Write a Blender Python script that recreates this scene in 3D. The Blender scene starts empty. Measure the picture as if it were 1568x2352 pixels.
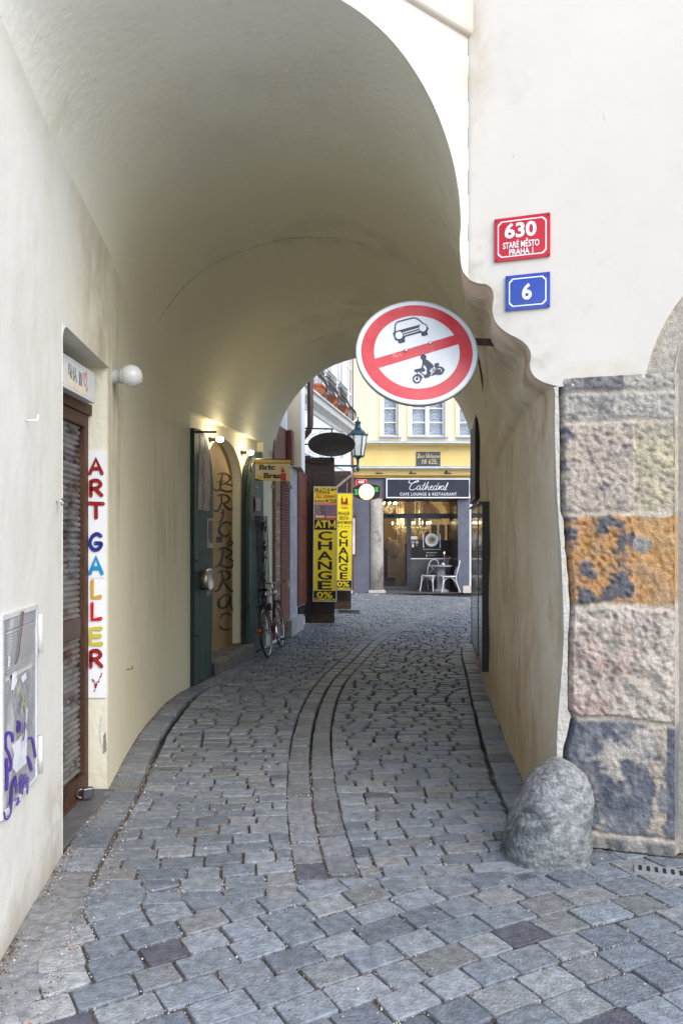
import bpy, bmesh, math, random
from mathutils import Vector, Matrix, noise
from mathutils.geometry import tessellate_polygon
random.seed(7)
sc = bpy.context.scene
COL = sc.collection
PI = math.pi
# camera model: eye 1.6 m above the paving, looking along +Y (a 27 mm lens with a little vertical shift)
F, CX, HY, H = 1764.0, 784.0, 1232.0, 1.6

def P(px, py, Y):
    return Vector(((px-CX)/F*Y, Y, H+(HY-py)/F*Y))
def G(px, py):
    Y = H*F/(py-HY)
    return Vector(((px-CX)/F*Y, Y, 0))
def frame(A, B, z=0.0):
    """local x runs from A to B, local y goes into the wall, local z is up"""
    A = Vector((A[0], A[1], z)); B = Vector((B[0], B[1], z))
    x = (B-A).normalized(); zz = Vector((0, 0, 1)); y = zz.cross(x)
    M = Matrix((x, y, zz)).transposed().to_4x4(); M.translation = A
    return M
def on(M, px, py, d=0.0):
    """where the sight line of a measured point meets the plane local y = d: returns local (x, z)"""
    R = M.inverted(); o = R @ Vector((0, 0, H)); t = R.to_3x3() @ Vector(((px-CX)/F, 1, (HY-py)/F))
    k = (d-o.y)/t.y; p = o+t*k
    return (p.x, p.z)
def lerp(a, b, t): return a+(b-a)*t
def interp(tab, x):
    if x <= tab[0][0]:
        a, b = tab[0], tab[1]
    elif x >= tab[-1][0]:
        a, b = tab[-2], tab[-1]
    else:
        for a, b in zip(tab, tab[1:]):
            if a[0] <= x <= b[0]: break
    return a[1]+(b[1]-a[1])*(x-a[0])/(b[0]-a[0])
def cinterp(tab, x):
    return interp(tab, min(max(x, tab[0][0]), tab[-1][0]))
def smooth(pts, n=6, closed=False):
    out = []; N = len(pts)
    if N < 3: return [tuple(p) for p in pts]
    rng = range(N) if closed else range(N-1)
    for i in rng:
        g = (lambda k: pts[k % N]) if closed else (lambda k: pts[max(0, min(N-1, k))])
        p0, p1, p2, p3 = g(i-1), g(i), g(i+1), g(i+2)
        for j in range(n):
            t = j/n
            out.append(tuple(.5*(2*b+(c-a)*t+(2*a-5*b+4*c-d)*t*t+(-a+3*b-3*c+d)*t**3) for a, b, c, d in zip(p0, p1, p2, p3)))
    if not closed: out.append(tuple(pts[-1]))
    return out

class MB:
    def __init__(s, M=None):
        s.v = []; s.f = []; s.m = []; s.s = []; s.c = []; s.M = M; s.usec = False
    def add(s, vs, fs, mi=0, sm=False, col=None):
        o = len(s.v)
        for i, p in enumerate(vs):
            p = Vector(p)
            s.v.append(tuple(s.M @ p) if s.M else tuple(p))
            if col is not None:
                s.usec = True
                s.c.append(col[i] if isinstance(col, list) else col)
            else: s.c.append((1, 1, 1))
        for f in fs:
            s.f.append(tuple(o+i for i in f)); s.m.append(mi); s.s.append(sm)
    def box(s, x0, x1, y0, y1, z0, z1, mi=0, R=None):
        vs = [(x, y, z) for z in (z0, z1) for y in (y0, y1) for x in (x0, x1)]
        if R: vs = [R @ Vector(v) for v in vs]
        s.add(vs, [(0, 2, 3, 1), (4, 5, 7, 6), (0, 1, 5, 4), (2, 6, 7, 3), (0, 4, 6, 2), (1, 3, 7, 5)], mi)
    def prism(s, poly, y0, y1, mi=0, mside=None, sm=False):
        """polygon in the local xz plane, from depth y0 to y1"""
        n = len(poly); mside = mi if mside is None else mside
        t = tessellate_polygon([[Vector((p[0], p[1], 0)) for p in poly]])
        s.add([(p[0], y0, p[1]) for p in poly], t, mi)
        s.add([(p[0], y1, p[1]) for p in poly], t, mi)
        s.add([(p[0], y0, p[1]) for p in poly]+[(p[0], y1, p[1]) for p in poly],
              [(i, (i+1) % n, (i+1) % n+n, i+n) for i in range(n)], mside, sm)
    def tube(s, pts, r, seg=8, mi=0, caps=True, closed=False):
        pts = [Vector(p) for p in pts]; n = len(pts); vs = []; prev = None
        for i, p in enumerate(pts):
            if closed: d = pts[(i+1) % n]-pts[i-1]
            else: d = pts[min(n-1, i+1)]-pts[max(0, i-1)]
            if d.length < 1e-9: d = Vector((0, 0, 1))
            d.normalize()
            if prev is None:
                a = d.orthogonal().normalized()
            else:
                a = (prev-d*prev.dot(d))
                a = a.normalized() if a.length > 1e-6 else d.orthogonal().normalized()
            prev = a; b = d.cross(a); rr = r[i] if isinstance(r, (list, tuple)) else r
            for k in range(seg):
                t = 2*PI*k/seg; vs.append(p+(a*math.cos(t)+b*math.sin(t))*rr)
        fs = []
        for i in range(n if closed else n-1):
            j = (i+1) % n
            for k in range(seg): fs.append((i*seg+k, i*seg+(k+1) % seg, j*seg+(k+1) % seg, j*seg+k))
        if caps and not closed:
            fs.append(tuple(range(seg))[::-1]); fs.append(tuple((n-1)*seg+k for k in range(seg)))
        s.add(vs, fs, mi, True)
    def lathe(s, prof, seg=16, mi=0, T=None, sm=True):
        """profile of (radius, height) turned about local z, then moved by T"""
        n = len(prof); vs = []
        for r, z in prof:
            for k in range(seg):
                t = 2*PI*k/seg; p = Vector((max(r, 1e-4)*math.cos(t), max(r, 1e-4)*math.sin(t), z))
                vs.append(T @ p if T else p)
        fs = [(i*seg+k, i*seg+(k+1) % seg, (i+1)*seg+(k+1) % seg, (i+1)*seg+k) for i in range(n-1) for k in range(seg)]
        fs += [tuple(range(seg))[::-1], tuple((n-1)*seg+k for k in range(seg))]
        s.add(vs, fs, mi, sm)
    def sphere(s, c, r, mi=0, seg=14, rings=8, sc3=(1, 1, 1)):
        prof = [(math.sin(PI*i/rings)*r, -math.cos(PI*i/rings)*r) for i in range(rings+1)]
        s.lathe(prof, seg, mi, Matrix.Translation(c) @ Matrix.Diagonal((*sc3, 1)))
    def ribbon(s, pts, w, f3, mi=0, y=0.0):
        """a brush stroke: pts in any 2-D space, f3 maps (p, depth) to 3-D"""
        n = len(pts)
        if n < 2: return
        L = []; R = []
        for i in range(n):
            a = Vector(pts[max(0, i-1)]); b = Vector(pts[min(n-1, i+1)]); d = b-a
            if d.length < 1e-9: d = Vector((1, 0))
            d.normalize(); q = Vector((-d.y, d.x)); ww = (w[i] if isinstance(w, (list, tuple)) else w)/2
            L.append(Vector(pts[i])+q*ww); R.append(Vector(pts[i])-q*ww)
        def cap(c, d, ww):
            q = Vector((-d.y, d.x)); return [c+d*ww*math.sin(t)+q*ww*math.cos(t) for t in (PI*.2, PI*.4, PI*.6, PI*.8)]
        d0 = (Vector(pts[0])-Vector(pts[1])).normalized(); d1 = (Vector(pts[-1])-Vector(pts[-2])).normalized()
        w0 = (w[0] if isinstance(w, (list, tuple)) else w)/2; w1 = (w[-1] if isinstance(w, (list, tuple)) else w)/2
        s.add([f3(p, y) for p in L+R], [(i, i+1, i+1+n, i+n) for i in range(n-1)], mi)
        s.add([f3(p, y) for p in [R[0]]+cap(Vector(pts[0]), d0, w0)[::1]+[L[0]]][::1], [tuple(range(6))], mi)
        s.add([f3(p, y) for p in [L[-1]]+cap(Vector(pts[-1]), d1, w1)+[R[-1]]], [tuple(range(6))], mi)
    def poly2(s, pts, f3, mi=0, y=0.0):
        t = tessellate_polygon([[Vector((p[0], p[1], 0)) for p in pts]])
        s.add([f3(p, y) for p in pts], t, mi)
    def build(s, name, mats, parent=None, label=None, bev=0.0, loc=None, fix=True):
        me = bpy.data.meshes.new(name)
        me.from_pydata(s.v, [], s.f)
        if not isinstance(mats, (list, tuple)): mats = [mats]
        for m in mats: me.materials.append(m)
        me.polygons.foreach_set('material_index', s.m)
        me.polygons.foreach_set('use_smooth', s.s)
        if s.usec:
            at = me.color_attributes.new('Col', 'FLOAT_COLOR', 'POINT')
            for i, c in enumerate(s.c): at.data[i].color = (c[0], c[1], c[2], 1)
        if fix:
            bm = bmesh.new(); bm.from_mesh(me); bmesh.ops.recalc_face_normals(bm, faces=bm.faces); bm.to_mesh(me); bm.free()
        me.update()
        o = bpy.data.objects.new(name, me); COL.objects.link(o)
        if parent: o.parent = parent
        if label: o['label'] = label
        if bev:
            b = o.modifiers.new('bevel', 'BEVEL'); b.width = bev; b.segments = 2; b.limit_method = 'ANGLE'
        return o

def thing(name, label, cat, M=None, group=None):
    o = bpy.data.objects.new(name, None); COL.objects.link(o); o.empty_display_size = .1
    if M is not None: o.matrix_world = M
    o['label'] = label; o['category'] = cat
    if group: o['group'] = group
    return o
def tag(o, label, cat, group=None, M=None):
    o['label'] = label; o['category'] = cat
    if group: o['group'] = group
    if M is not None: o.matrix_world = M
    return o
def copy_tree(o, parent=None, label=None):
    c = o.copy(); COL.objects.link(c)
    if parent: c.parent = parent
    if label: c['label'] = label
    for ch in [k for k in bpy.data.objects if k.parent == o]: copy_tree(ch, c)
    return c
def Tm(x, y, z): return Matrix.Translation((x, y, z))
def Rz(a): return Matrix.Rotation(a, 4, 'Z')
def Rx(a): return Matrix.Rotation(a, 4, 'X')
def Ry(a): return Matrix.Rotation(a, 4, 'Y')

_tc = {}
def glyphs(s, off=0.0, shear=0.0, space=1.0):
    k = (s, off, shear, space)
    if k not in _tc:
        cu = bpy.data.curves.new('t', 'FONT'); cu.body = s; cu.offset = off; cu.shear = shear; cu.space_character = space
        cu.resolution_u = 3
        ob = bpy.data.objects.new('t', cu); COL.objects.link(ob)
        dg = bpy.context.evaluated_depsgraph_get(); me = bpy.data.meshes.new_from_object(ob.evaluated_get(dg))
        vs = [(v.co.x, v.co.y) for v in me.vertices]; fs = [tuple(p.vertices) for p in me.polygons]
        bpy.data.objects.remove(ob); bpy.data.curves.remove(cu); bpy.data.meshes.remove(me)
        _tc[k] = (vs, fs)
    return _tc[k]
def txt(mb, s, x0, x1, z0, z1, y, mi=0, off=0.0, shear=0.0, f3=None, space=1.0):
    """lettering fitted to the box x0..x1, z0..z1 on the plane local y = y"""
    vs, fs = glyphs(s, off, shear, space)
    if not vs: return
    a0 = min(v[0] for v in vs); a1 = max(v[0] for v in vs); b0 = min(v[1] for v in vs); b1 = max(v[1] for v in vs)
    q = [(x0+(v[0]-a0)/(a1-a0)*(x1-x0), z0+(v[1]-b0)/(b1-b0)*(z1-z0)) for v in vs]
    mb.add([f3(p, y) if f3 else (p[0], y, p[1]) for p in q], fs, mi)
FL = lambda p, y: (p[0], y, p[1])
def circle(cx, cz, r, n=24, rz=None):
    rz = rz or r
    return [(cx+r*math.cos(2*PI*i/n), cz+rz*math.sin(2*PI*i/n)) for i in range(n)]

# ---------------------------------------------------------------- materials
def _n(nt, t, **kw):
    n = nt.nodes.new(t)
    for k, v in kw.items(): setattr(n, k, v)
    return n
def c4(c): return (c[0], c[1], c[2], 1)
def mat(name, col, rough=.6, metal=0.0, var=.18, scale=5.0, col2=None, bump=0.0, bscale=60.0, stretch=(1, 1, 1),
        spec=.5, emis=0.0, attr=False, lo=.35, hi=.65, trans=0.0, coat=0.0, ior=1.45, spots=None, emcol=None, rvar=.1):
    m = bpy.data.materials.new(name); m.use_nodes = True; nt = m.node_tree; nt.nodes.clear()
    out = _n(nt, 'ShaderNodeOutputMaterial'); b = _n(nt, 'ShaderNodeBsdfPrincipled'); L = nt.links.new
    L(b.outputs[0], out.inputs[0])
    b.inputs['Roughness'].default_value = rough; b.inputs['Metallic'].default_value = metal
    b.inputs['Specular IOR Level'].default_value = spec; b.inputs['IOR'].default_value = ior
    b.inputs['Transmission Weight'].default_value = trans; b.inputs['Coat Weight'].default_value = coat
    tc = _n(nt, 'ShaderNodeTexCoord'); mp = _n(nt, 'ShaderNodeMapping'); mp.inputs['Scale'].default_value = stretch
    L(tc.outputs['Object'], mp.inputs[0])
    nz = _n(nt, 'ShaderNodeTexNoise'); nz.inputs['Scale'].default_value = scale; nz.inputs['Detail'].default_value = 8
    nz.inputs['Roughness'].default_value = .62
    L(mp.outputs[0], nz.inputs['Vector'])
    mr = _n(nt, 'ShaderNodeMapRange'); mr.inputs['From Min'].default_value = lo; mr.inputs['From Max'].default_value = hi
    L(nz.outputs['Fac'], mr.inputs['Value'])
    mx = _n(nt, 'ShaderNodeMix', data_type='RGBA'); L(mr.outputs[0], mx.inputs[0])
    if attr:
        mx.inputs[6].default_value = (1-var, 1-var, 1-var, 1); mx.inputs[7].default_value = (1+var, 1+var, 1+var, 1)
        at = _n(nt, 'ShaderNodeAttribute', attribute_name='Col')
        mu = _n(nt, 'ShaderNodeMix', data_type='RGBA', blend_type='MULTIPLY'); mu.inputs[0].default_value = 1
        L(at.outputs['Color'], mu.inputs[6]); L(mx.outputs[2], mu.inputs[7]); cur = mu.outputs[2]
    else:
        a = tuple(c*(1-var) for c in col); d = col2 if col2 else tuple(min(1, c*(1+var)) for c in col)
        mx.inputs[6].default_value = c4(a if not col2 else col); mx.inputs[7].default_value = c4(d); cur = mx.outputs[2]
    for sp in (spots or []):   # (colour, scale, threshold, softness, stretch)
        scol, ss, th, so, st = sp
        m2 = _n(nt, 'ShaderNodeMapping'); m2.inputs['Scale'].default_value = st; m2.inputs['Location'].default_value = (ss, th*9, 3.1)
        L(tc.outputs['Object'], m2.inputs[0])
        n2 = _n(nt, 'ShaderNodeTexNoise'); n2.inputs['Scale'].default_value = ss; n2.inputs['Detail'].default_value = 7
        n2.inputs['Roughness'].default_value = .65
        L(m2.outputs[0], n2.inputs['Vector'])
        r2 = _n(nt, 'ShaderNodeMapRange'); r2.inputs['From Min'].default_value = th; r2.inputs['From Max'].default_value = th+so
        L(n2.outputs['Fac'], r2.inputs['Value'])
        x2 = _n(nt, 'ShaderNodeMix', data_type='RGBA'); L(r2.outputs[0], x2.inputs[0]); L(cur, x2.inputs[6])
        x2.inputs[7].default_value = c4(scol); cur = x2.outputs[2]
    L(cur, b.inputs['Base Color'])
    rr = _n(nt, 'ShaderNodeMapRange'); rr.inputs['To Min'].default_value = max(0.02, rough-rvar); rr.inputs['To Max'].default_value = min(1, rough+rvar)
    L(nz.outputs['Fac'], rr.inputs['Value']); L(rr.outputs[0], b.inputs['Roughness'])
    if bump:
        nb = _n(nt, 'ShaderNodeTexNoise'); nb.inputs['Scale'].default_value = bscale; nb.inputs['Detail'].default_value = 6
        L(mp.outputs[0], nb.inputs['Vector'])
        bp = _n(nt, 'ShaderNodeBump'); bp.inputs['Strength'].default_value = bump; bp.inputs['Distance'].default_value = .02
        L(nb.outputs['Fac'], bp.inputs['Height']); L(bp.outputs[0], b.inputs['Normal'])
    if emis:
        b.inputs['Emission Color'].default_value = c4(emcol or col); b.inputs['Emission Strength'].default_value = emis
    return m
def zmask(m, scol, z0, z1, ns=3.0, amount=.8, axis='Z', wob=.5, st=(1, 1, 1)):
    """colour with a soft noisy edge between two places (dirt along a foot, painted light by depth)"""
    nt = m.node_tree; L = nt.links.new; b = [n for n in nt.nodes if n.type == 'BSDF_PRINCIPLED'][0]
    src = b.inputs['Base Color'].links[0].from_socket
    tc = _n(nt, 'ShaderNodeTexCoord'); sx = _n(nt, 'ShaderNodeSeparateXYZ'); L(tc.outputs['Object'], sx.inputs[0])
    mp = _n(nt, 'ShaderNodeMapping'); mp.inputs['Scale'].default_value = st; L(tc.outputs['Object'], mp.inputs[0])
    nz = _n(nt, 'ShaderNodeTexNoise'); nz.inputs['Scale'].default_value = ns; nz.inputs['Detail'].default_value = 7
    L(mp.outputs[0], nz.inputs['Vector'])
    ma = _n(nt, 'ShaderNodeMath', operation='MULTIPLY_ADD'); ma.inputs[1].default_value = wob; L(nz.outputs['Fac'], ma.inputs[0])
    L(sx.outputs[axis], ma.inputs[2])
    mr = _n(nt, 'ShaderNodeMapRange'); mr.inputs['From Min'].default_value = z0+wob*.5; mr.inputs['From Max'].default_value = z1+wob*.5
    mr.inputs['To Min'].default_value = amount; mr.inputs['To Max'].default_value = 0
    L(ma.outputs[0], mr.inputs['Value'])
    x2 = _n(nt, 'ShaderNodeMix', data_type='RGBA'); L(mr.outputs[0], x2.inputs[0]); L(src, x2.inputs[6]); x2.inputs[7].default_value = c4(scol)
    L(x2.outputs[2], b.inputs['Base Color'])
    return m

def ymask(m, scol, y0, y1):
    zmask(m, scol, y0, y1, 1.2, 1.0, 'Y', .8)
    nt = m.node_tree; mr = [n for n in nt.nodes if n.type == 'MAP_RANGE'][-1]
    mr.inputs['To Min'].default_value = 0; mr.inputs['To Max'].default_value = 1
def blotch(m, c, r, col, amount=.6, ns=5.0, st=(1, 1, .4), edge=.35, thr=.42):
    """one stain: a patch round a place on the wall, broken up by noise"""
    nt = m.node_tree; L = nt.links.new; b = [n for n in nt.nodes if n.type == 'BSDF_PRINCIPLED'][0]
    src = b.inputs['Base Color'].links[0].from_socket
    tc = _n(nt, 'ShaderNodeTexCoord'); mp = _n(nt, 'ShaderNodeMapping', vector_type='TEXTURE'); mp.inputs['Location'].default_value = c; mp.inputs['Scale'].default_value = r
    L(tc.outputs['Object'], mp.inputs[0]); ln = _n(nt, 'ShaderNodeVectorMath', operation='LENGTH'); L(mp.outputs[0], ln.inputs[0])
    a = _n(nt, 'ShaderNodeMapRange'); a.inputs['From Min'].default_value = 1; a.inputs['From Max'].default_value = edge; L(ln.outputs['Value'], a.inputs['Value'])
    mp2 = _n(nt, 'ShaderNodeMapping'); mp2.inputs['Scale'].default_value = st; mp2.inputs['Location'].default_value = c; L(tc.outputs['Object'], mp2.inputs[0])
    nz_ = _n(nt, 'ShaderNodeTexNoise'); nz_.inputs['Scale'].default_value = ns; nz_.inputs['Detail'].default_value = 8; nz_.inputs['Roughness'].default_value = .68; L(mp2.outputs[0], nz_.inputs['Vector'])
    n2 = _n(nt, 'ShaderNodeMapRange'); n2.inputs['From Min'].default_value = thr; n2.inputs['From Max'].default_value = thr+.22; L(nz_.outputs['Fac'], n2.inputs['Value'])
    mu = _n(nt, 'ShaderNodeMath', operation='MULTIPLY'); L(a.outputs[0], mu.inputs[0]); L(n2.outputs[0], mu.inputs[1])
    m3 = _n(nt, 'ShaderNodeMath', operation='MULTIPLY'); m3.inputs[1].default_value = amount; L(mu.outputs[0], m3.inputs[0])
    x2 = _n(nt, 'ShaderNodeMix', data_type='RGBA'); L(m3.outputs[0], x2.inputs[0]); L(src, x2.inputs[6]); x2.inputs[7].default_value = c4(col)
    L(x2.outputs[2], b.inputs['Base Color'])
M = {}
M['plaster'] = mat('cream_plaster', (.76, .745, .66), .85, col2=(.80, .79, .71), scale=1.6, bump=.35, bscale=22,
                   spots=[((.50, .43, .30), 2.2, .60, .22, (1, 1, .35)), ((.80, .79, .73), 3.1, .58, .2, (1, 1, .6)), ((.33, .29, .22), 5, .71, .10, (2.2, 2.2, .5))])
zmask(M['plaster'], (.47, .42, .33), .05, .55, 2.5, .6)
M['facade'] = mat('white_facade_plaster', (.615, .56, .487), .88, col2=(.65, .60, .53), scale=1.0, bump=.10, bscale=9,
                  spots=[((.51, .485, .43), 1.3, .58, .2, (1, 1, 1)), ((.42, .37, .30), 9, .73, .08, (1, 1, 1))])
M['leftwall'] = mat('pale_to_cream_plaster', (.655, .64, .58), .85, col2=(.69, .68, .63), scale=2.2, bump=.22, bscale=10,
                    spots=[((.56, .53, .44), 2.0, .55, .2, (1, 1, .5)), ((.42, .42, .40), 4, .69, .1, (2, 2, .4))])
zmask(M['leftwall'], (.42, .38, .31), .02, .22, 4, .75)
ymask(M['plaster'], (.70, .655, .485), 3.3, 5.8)  # vault paler near the entrance: incoming daylight painted into the plaster colour
ymask(M['leftwall'], (.68, .635, .47), 3.7, 4.9)  # paler near end is partly painted daylight, the cream beyond is paint
M['jamb'] = mat('stained_jamb_plaster', (.64, .54, .39), .88, col2=(.74, .66, .53), scale=2.4, bump=.45, bscale=40, stretch=(1, 1, .8),
                spots=[((.44, .27, .11), 2.2, .56, .20, (1.3, 1.3, .6)), ((.70, .66, .57), 4, .57, .2, (1, 1, .4)), ((.20, .16, .12), 6, .70, .10, (1.4, 1.4, .6))])
zmask(M['jamb'], (.33, .20, .09), .1, 1.0, 2.5, .55, st=(1.2, 1.2, .8))
br = (.36, .29, .19); dk = (.22, .19, .14); gy = (.5, .48, .43)
for c, r, col, am, ns, st, thr in (((-1.45, 4.7, 3.05), (.5, .7, .75), br, .75, 3.5, (1, 1, .5), .42), ((-1.5, 5.15, 2.3), (.4, .45, 1.0), br, .8, 5, (2, 2, .3), .44), ((-1.5, 5.1, 2.7), (.3, .3, .5), dk, .7, 9, (2, 2, .3), .5),
                                   ((-1.38, 3.75, .15), (.3, .35, .4), (.36, .31, .24), .8, 5, (1, 1, .8), .42), ((-1.3, 3.2, .1), (.3, .6, .3), (.40, .36, .30), .7, 6, (1, 1, .8), .45), ((-1.6, 6.2, .9), (.3, 1.2, .8), gy, .6, 4, (1, 1, .3), .48),
                                   ((-1.6, 5.6, .5), (.3, .5, .6), (.30, .30, .29), .5, 7, (2, 2, .3), .52), ((-1.65, 7.3, 1.9), (.3, .9, 1.4), br, .5, 4, (2, 2, .3), .45), ((-1.3, 3.5, 2.1), (.3, .7, 1.2), (.50, .49, .44), .6, 3, (1, 1, .3), .48),
                                   ((-1.42, 4.0, 3.6), (.5, 1.4, .35), (.50, .42, .29), .7, 3, (1, 1, 1), .44)):
    blotch(M['leftwall'], c, r, col, am, ns, st, thr=thr)
for c, r, col, am, ns, st, thr in (((0, 6.6, 4.1), (1.6, .5, .7), (.45, .41, .31), .5, 3, (1, 1, 1), .45), ((.9, 8, 3.4), (.6, 2.2, .8), br, .6, 3, (1, 1, .6), .46), ((-.6, 4.6, 4.1), (1.2, .8, .5), (.60, .56, .45), .5, 1.8, (1, 1, 1), .45),
                                   ((.3, 9.5, 4.1), (1.3, 2, .6), (.48, .43, .32), .6, 2.5, (1, 1, 1), .45), ((.75, 4.8, 3.4), (.3, .9, .6), (.42, .37, .26), .6, 4, (1, 1, 1), .45)):
    blotch(M['plaster'], c, r, col, am, ns, st, thr=thr)
for c, r, col, am, ns, st, thr in (((.75, 4.1, 2.95), (.25, .25, .35), (.42, .36, .27), .8, 8, (1, 1, 1), .45), ((1.0, 4.0, 2.5), (.2, .2, .3), (.42, .37, .29), .7, 8, (1, 1, 1), .47), ((1.15, 3.9, 2.95), (.45, .3, .75), (.44, .40, .34), .55, 10, (1, 1, 1), .56),
                                   ((.7, 4.1, 4.2), (.12, .3, .6), (.50, .42, .31), .8, 9, (1, 1, .6), .42), ((1.6, 3.9, 2.42), (.7, .3, .12), (.55, .47, .34), .8, 6, (1, 1, 1), .42)):
    blotch(M['facade'], c, r, col, am, ns, st, thr=thr)
for c, r, col, am, ns, st, thr in (((.9, 4.3, 2.7), (.4, .7, .6), (.24, .18, .12), .7, 5, (1, 1, 1), .47), ((1.1, 4.6, 2.2), (.3, .6, .5), (.30, .22, .14), .6, 6, (1, 1, .7), .48), ((1.2, 5.0, .5), (.3, .9, .7), (.36, .20, .08), .8, 4, (1.3, 1.3, .5), .44), ((1.3, 5.6, 1.3), (.4, 1.3, 1.2), (.45, .31, .16), .7, 3, (1.3, 1.3, .5), .46)):
    blotch(M['jamb'], c, r, col, am, ns, st, thr=thr)
M['edge'] = mat('pale_corner_render', (.54, .48, .40), .9, col2=(.62, .57, .50), scale=9, bump=.6, bscale=50)
M['stone'] = mat('weathered_sandstone', (1, 1, 1), .92, attr=True, var=.24, scale=40, bump=.5, bscale=110)
M['sett'] = mat('granite_setts', (1, 1, 1), .43, attr=True, var=.3, scale=22, bump=.55, bscale=85, spec=.5, rvar=.14)
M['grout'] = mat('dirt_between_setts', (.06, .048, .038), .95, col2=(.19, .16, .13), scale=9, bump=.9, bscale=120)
ymask(M['grout'], (.024, .02, .017), 4.6, 6.2)  # joints darkened inside the passage: tunnel shade painted into the dirt colour
M['black'] = mat('black_paint', (.012, .012, .013), .5)
M['white'] = mat('white_paint', (.78, .78, .77), .5, var=.05)
M['iron'] = mat('black_iron', (.018, .018, .02), .45, .6)
M['steel'] = mat('steel', (.55, .55, .55), .3, 1.0, bump=.05)
M['rust'] = mat('rusty_steel', (.17, .065, .03), .75, .2, col2=(.06, .035, .025), scale=14, bump=.4)
# ---------------------------------------------------------------- plan of the passage
XLt = [(1.0, -1.06), (2.885, -1.28), (3.85, -1.395), (4.866, -1.473), (5.4, -1.545), (5.78, -1.59), (6.2, -1.635), (6.59, -1.66), (7.0, -1.675), (7.37, -1.685), (7.8, -1.66), (8.156, -1.604), (10.94, -1.11), (11.5, -1.01)]
XRt = [(4.013, 1.128), (4.968, 1.175), (5.78, 1.255), (6.75, 1.365), (7.88, 1.49), (8.7, 1.60), (10.2, 1.77), (11.5, 1.97)]
XL = lambda y: interp(XLt, y)
XR = lambda y: interp(XRt, y)
FM = frame((1.128, 4.013), (2.128, 4.013-.33))          # right-hand facade, local x to the right
def arch_y(X): return 3.598+.807*X                       # the splayed wall that carries the front arch
def fac_y(X): return 4.013-.33*(X-1.128)
XC = .6845                                               # where the two meet
def yfront(X): return arch_y(X) if X < XC else fac_y(X)
def on_front(px, py):
    u = (px-CX)/F
    Y = 3.598/(1-.807*u); X = u*Y
    if X > XC:
        Y = (4.013+.33*1.128)/(1+.33*u); X = u*Y
    return (X, H+(HY-py)/F*Y)
# moulded corbel: silhouette of the front edge, from the springing down to the paving
corb = [(1058, 520), (1055, 560), (1060, 615), (1074, 638), (1096, 650), (1116, 653), (1129, 664), (1133, 684), (1130, 712), (1138, 740), (1160, 762),
        (1190, 778), (1210, 794), (1219, 815), (1216, 842), (1226, 864), (1246, 877), (1268, 884), (1274, 902), (1273, 960), (1275, 1050), (1279, 1150), (1287, 1260),
        (1291, 1350), (1294, 1460), (1288, 1560), (1280, 1660), (1278, 1760), (1279, 1850), (1280, 1936)]
prof0 = [on_front(*p) for p in corb]
prof0 = smooth(prof0[:18], 3)[:-1]+smooth(prof0[17:], 2)
NP = len(prof0)
zs0 = [p[1] for p in prof0]
zspr0 = zs0[0]
Lz = [0, .25, .5, .8, 1.1, 1.4, 1.7, 2.0, 2.3, 2.5, 2.67, 2.8, 2.94]
NA = 44
def station(YL, YR, v, exit_t=0.0):
    """one cross-section: left foot, up, over the crown, down to the right foot"""
    f = YL
    zl = cinterp([(2.6, 3.42), (5.4, 3.2), (7.0, 2.97), (10.94, 2.95), (11.5, 2.74)], f)
    zc = cinterp([(2.6, 4.12), (6.7, 4.2), (11.5, 4.27)], f)
    w = cinterp([(4.013, 1), (4.6, .86), (5.3, .62), (6.2, .36), (6.74, .24), (6.78, 0)], YR)
    xl = XL(YL); xr = XR(YR)
    zr = lerp(2.72, zspr0, cinterp([(4.013, 1), (5.2, .6), (7.2, 0)], YR))
    xs = xr+cinterp([(4.013, 1), (4.8, .85), (5.6, .55), (7.6, 0)], YR)*(prof0[0][0]-1.128)
    xc = lerp((xl+xs)/2, 0.0, cinterp([(2.6, 1), (5.0, 0)], f))
    pts = []
    kk = min(1, zl/2.94)
    for z in Lz: pts.append((xl, z*kk))
    for j in range(1, 5): pts.append((xl, lerp(2.94*kk, zl, j/4)))
    nl = lerp(2.0, 2.35, cinterp([(2.6, 1), (6, 0)], f))
    for j in range(1, NA):
        t = PI*j/NA; c, s_ = -math.cos(t), math.sin(t)
        if c < 0: pts.append((xc-(xc-xl)*abs(c)**(2/nl), zl+(zc-zl)*s_**(2/nl)))
        else: pts.append((xc+(xs-xc)*c, zr+(zc-zr)*s_))
    for (X0, z0) in prof0:
        tt = z0/zspr0
        ws = lerp(w, cinterp([(4.013, 1), (4.8, .85), (5.6, .55), (7.6, 0)], YR), max(0, min(1, (tt-.9)/.1)))
        pts.append((xr+ws*(X0-1.128), z0*lerp(1, zr/zspr0, 1) if tt > .999 else lerp(z0*zr/zspr0, z0, w**.5)))
    out = []
    for X, z in pts:
        yl = lerp(YL, YR, (X-xl)/(xr-xl))
        y0 = lerp(2.6, 4.013, (X+1.245)/(1.128+1.245))
        out.append(Vector((X, yl+v*(yfront(X)-y0), z)))
    return out
keyst = [(2.6, 4.013, 1), (2.64, 4.07, .98), (2.9, 4.2, .85), (3.35, 4.42, .6), (3.85, 4.72, .35), (4.866, 5.4, .1), (5.4, 5.85, 0), (5.78, 6.2, 0), (6.2, 6.5, 0), (6.45, 6.74, 0), (6.59, 6.80, 0), (7.0, 7.2, 0), (7.37, 7.5, 0), (7.8, 7.95, 0), (8.156, 8.3, 0),
         (9.5, 9.4, 0), (10.94, 10.7, 0), (11.5, 11.3, 0)]
sts = []; key_i = {}
for a, b in zip(keyst, keyst[1:]):
    n = 3 if b[0]-a[0] > .25 else 1
    key_i[a[0]] = len(sts)
    for j in range(n): sts.append(tuple(lerp(p, q, j/n) for p, q in zip(a, b)))
key_i[11.5] = len(sts); sts.append(keyst[-1])
rows = [station(*s) for s in sts]
NROW = len(rows[0]); NLW = len(Lz)+4                       # left wall points
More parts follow.
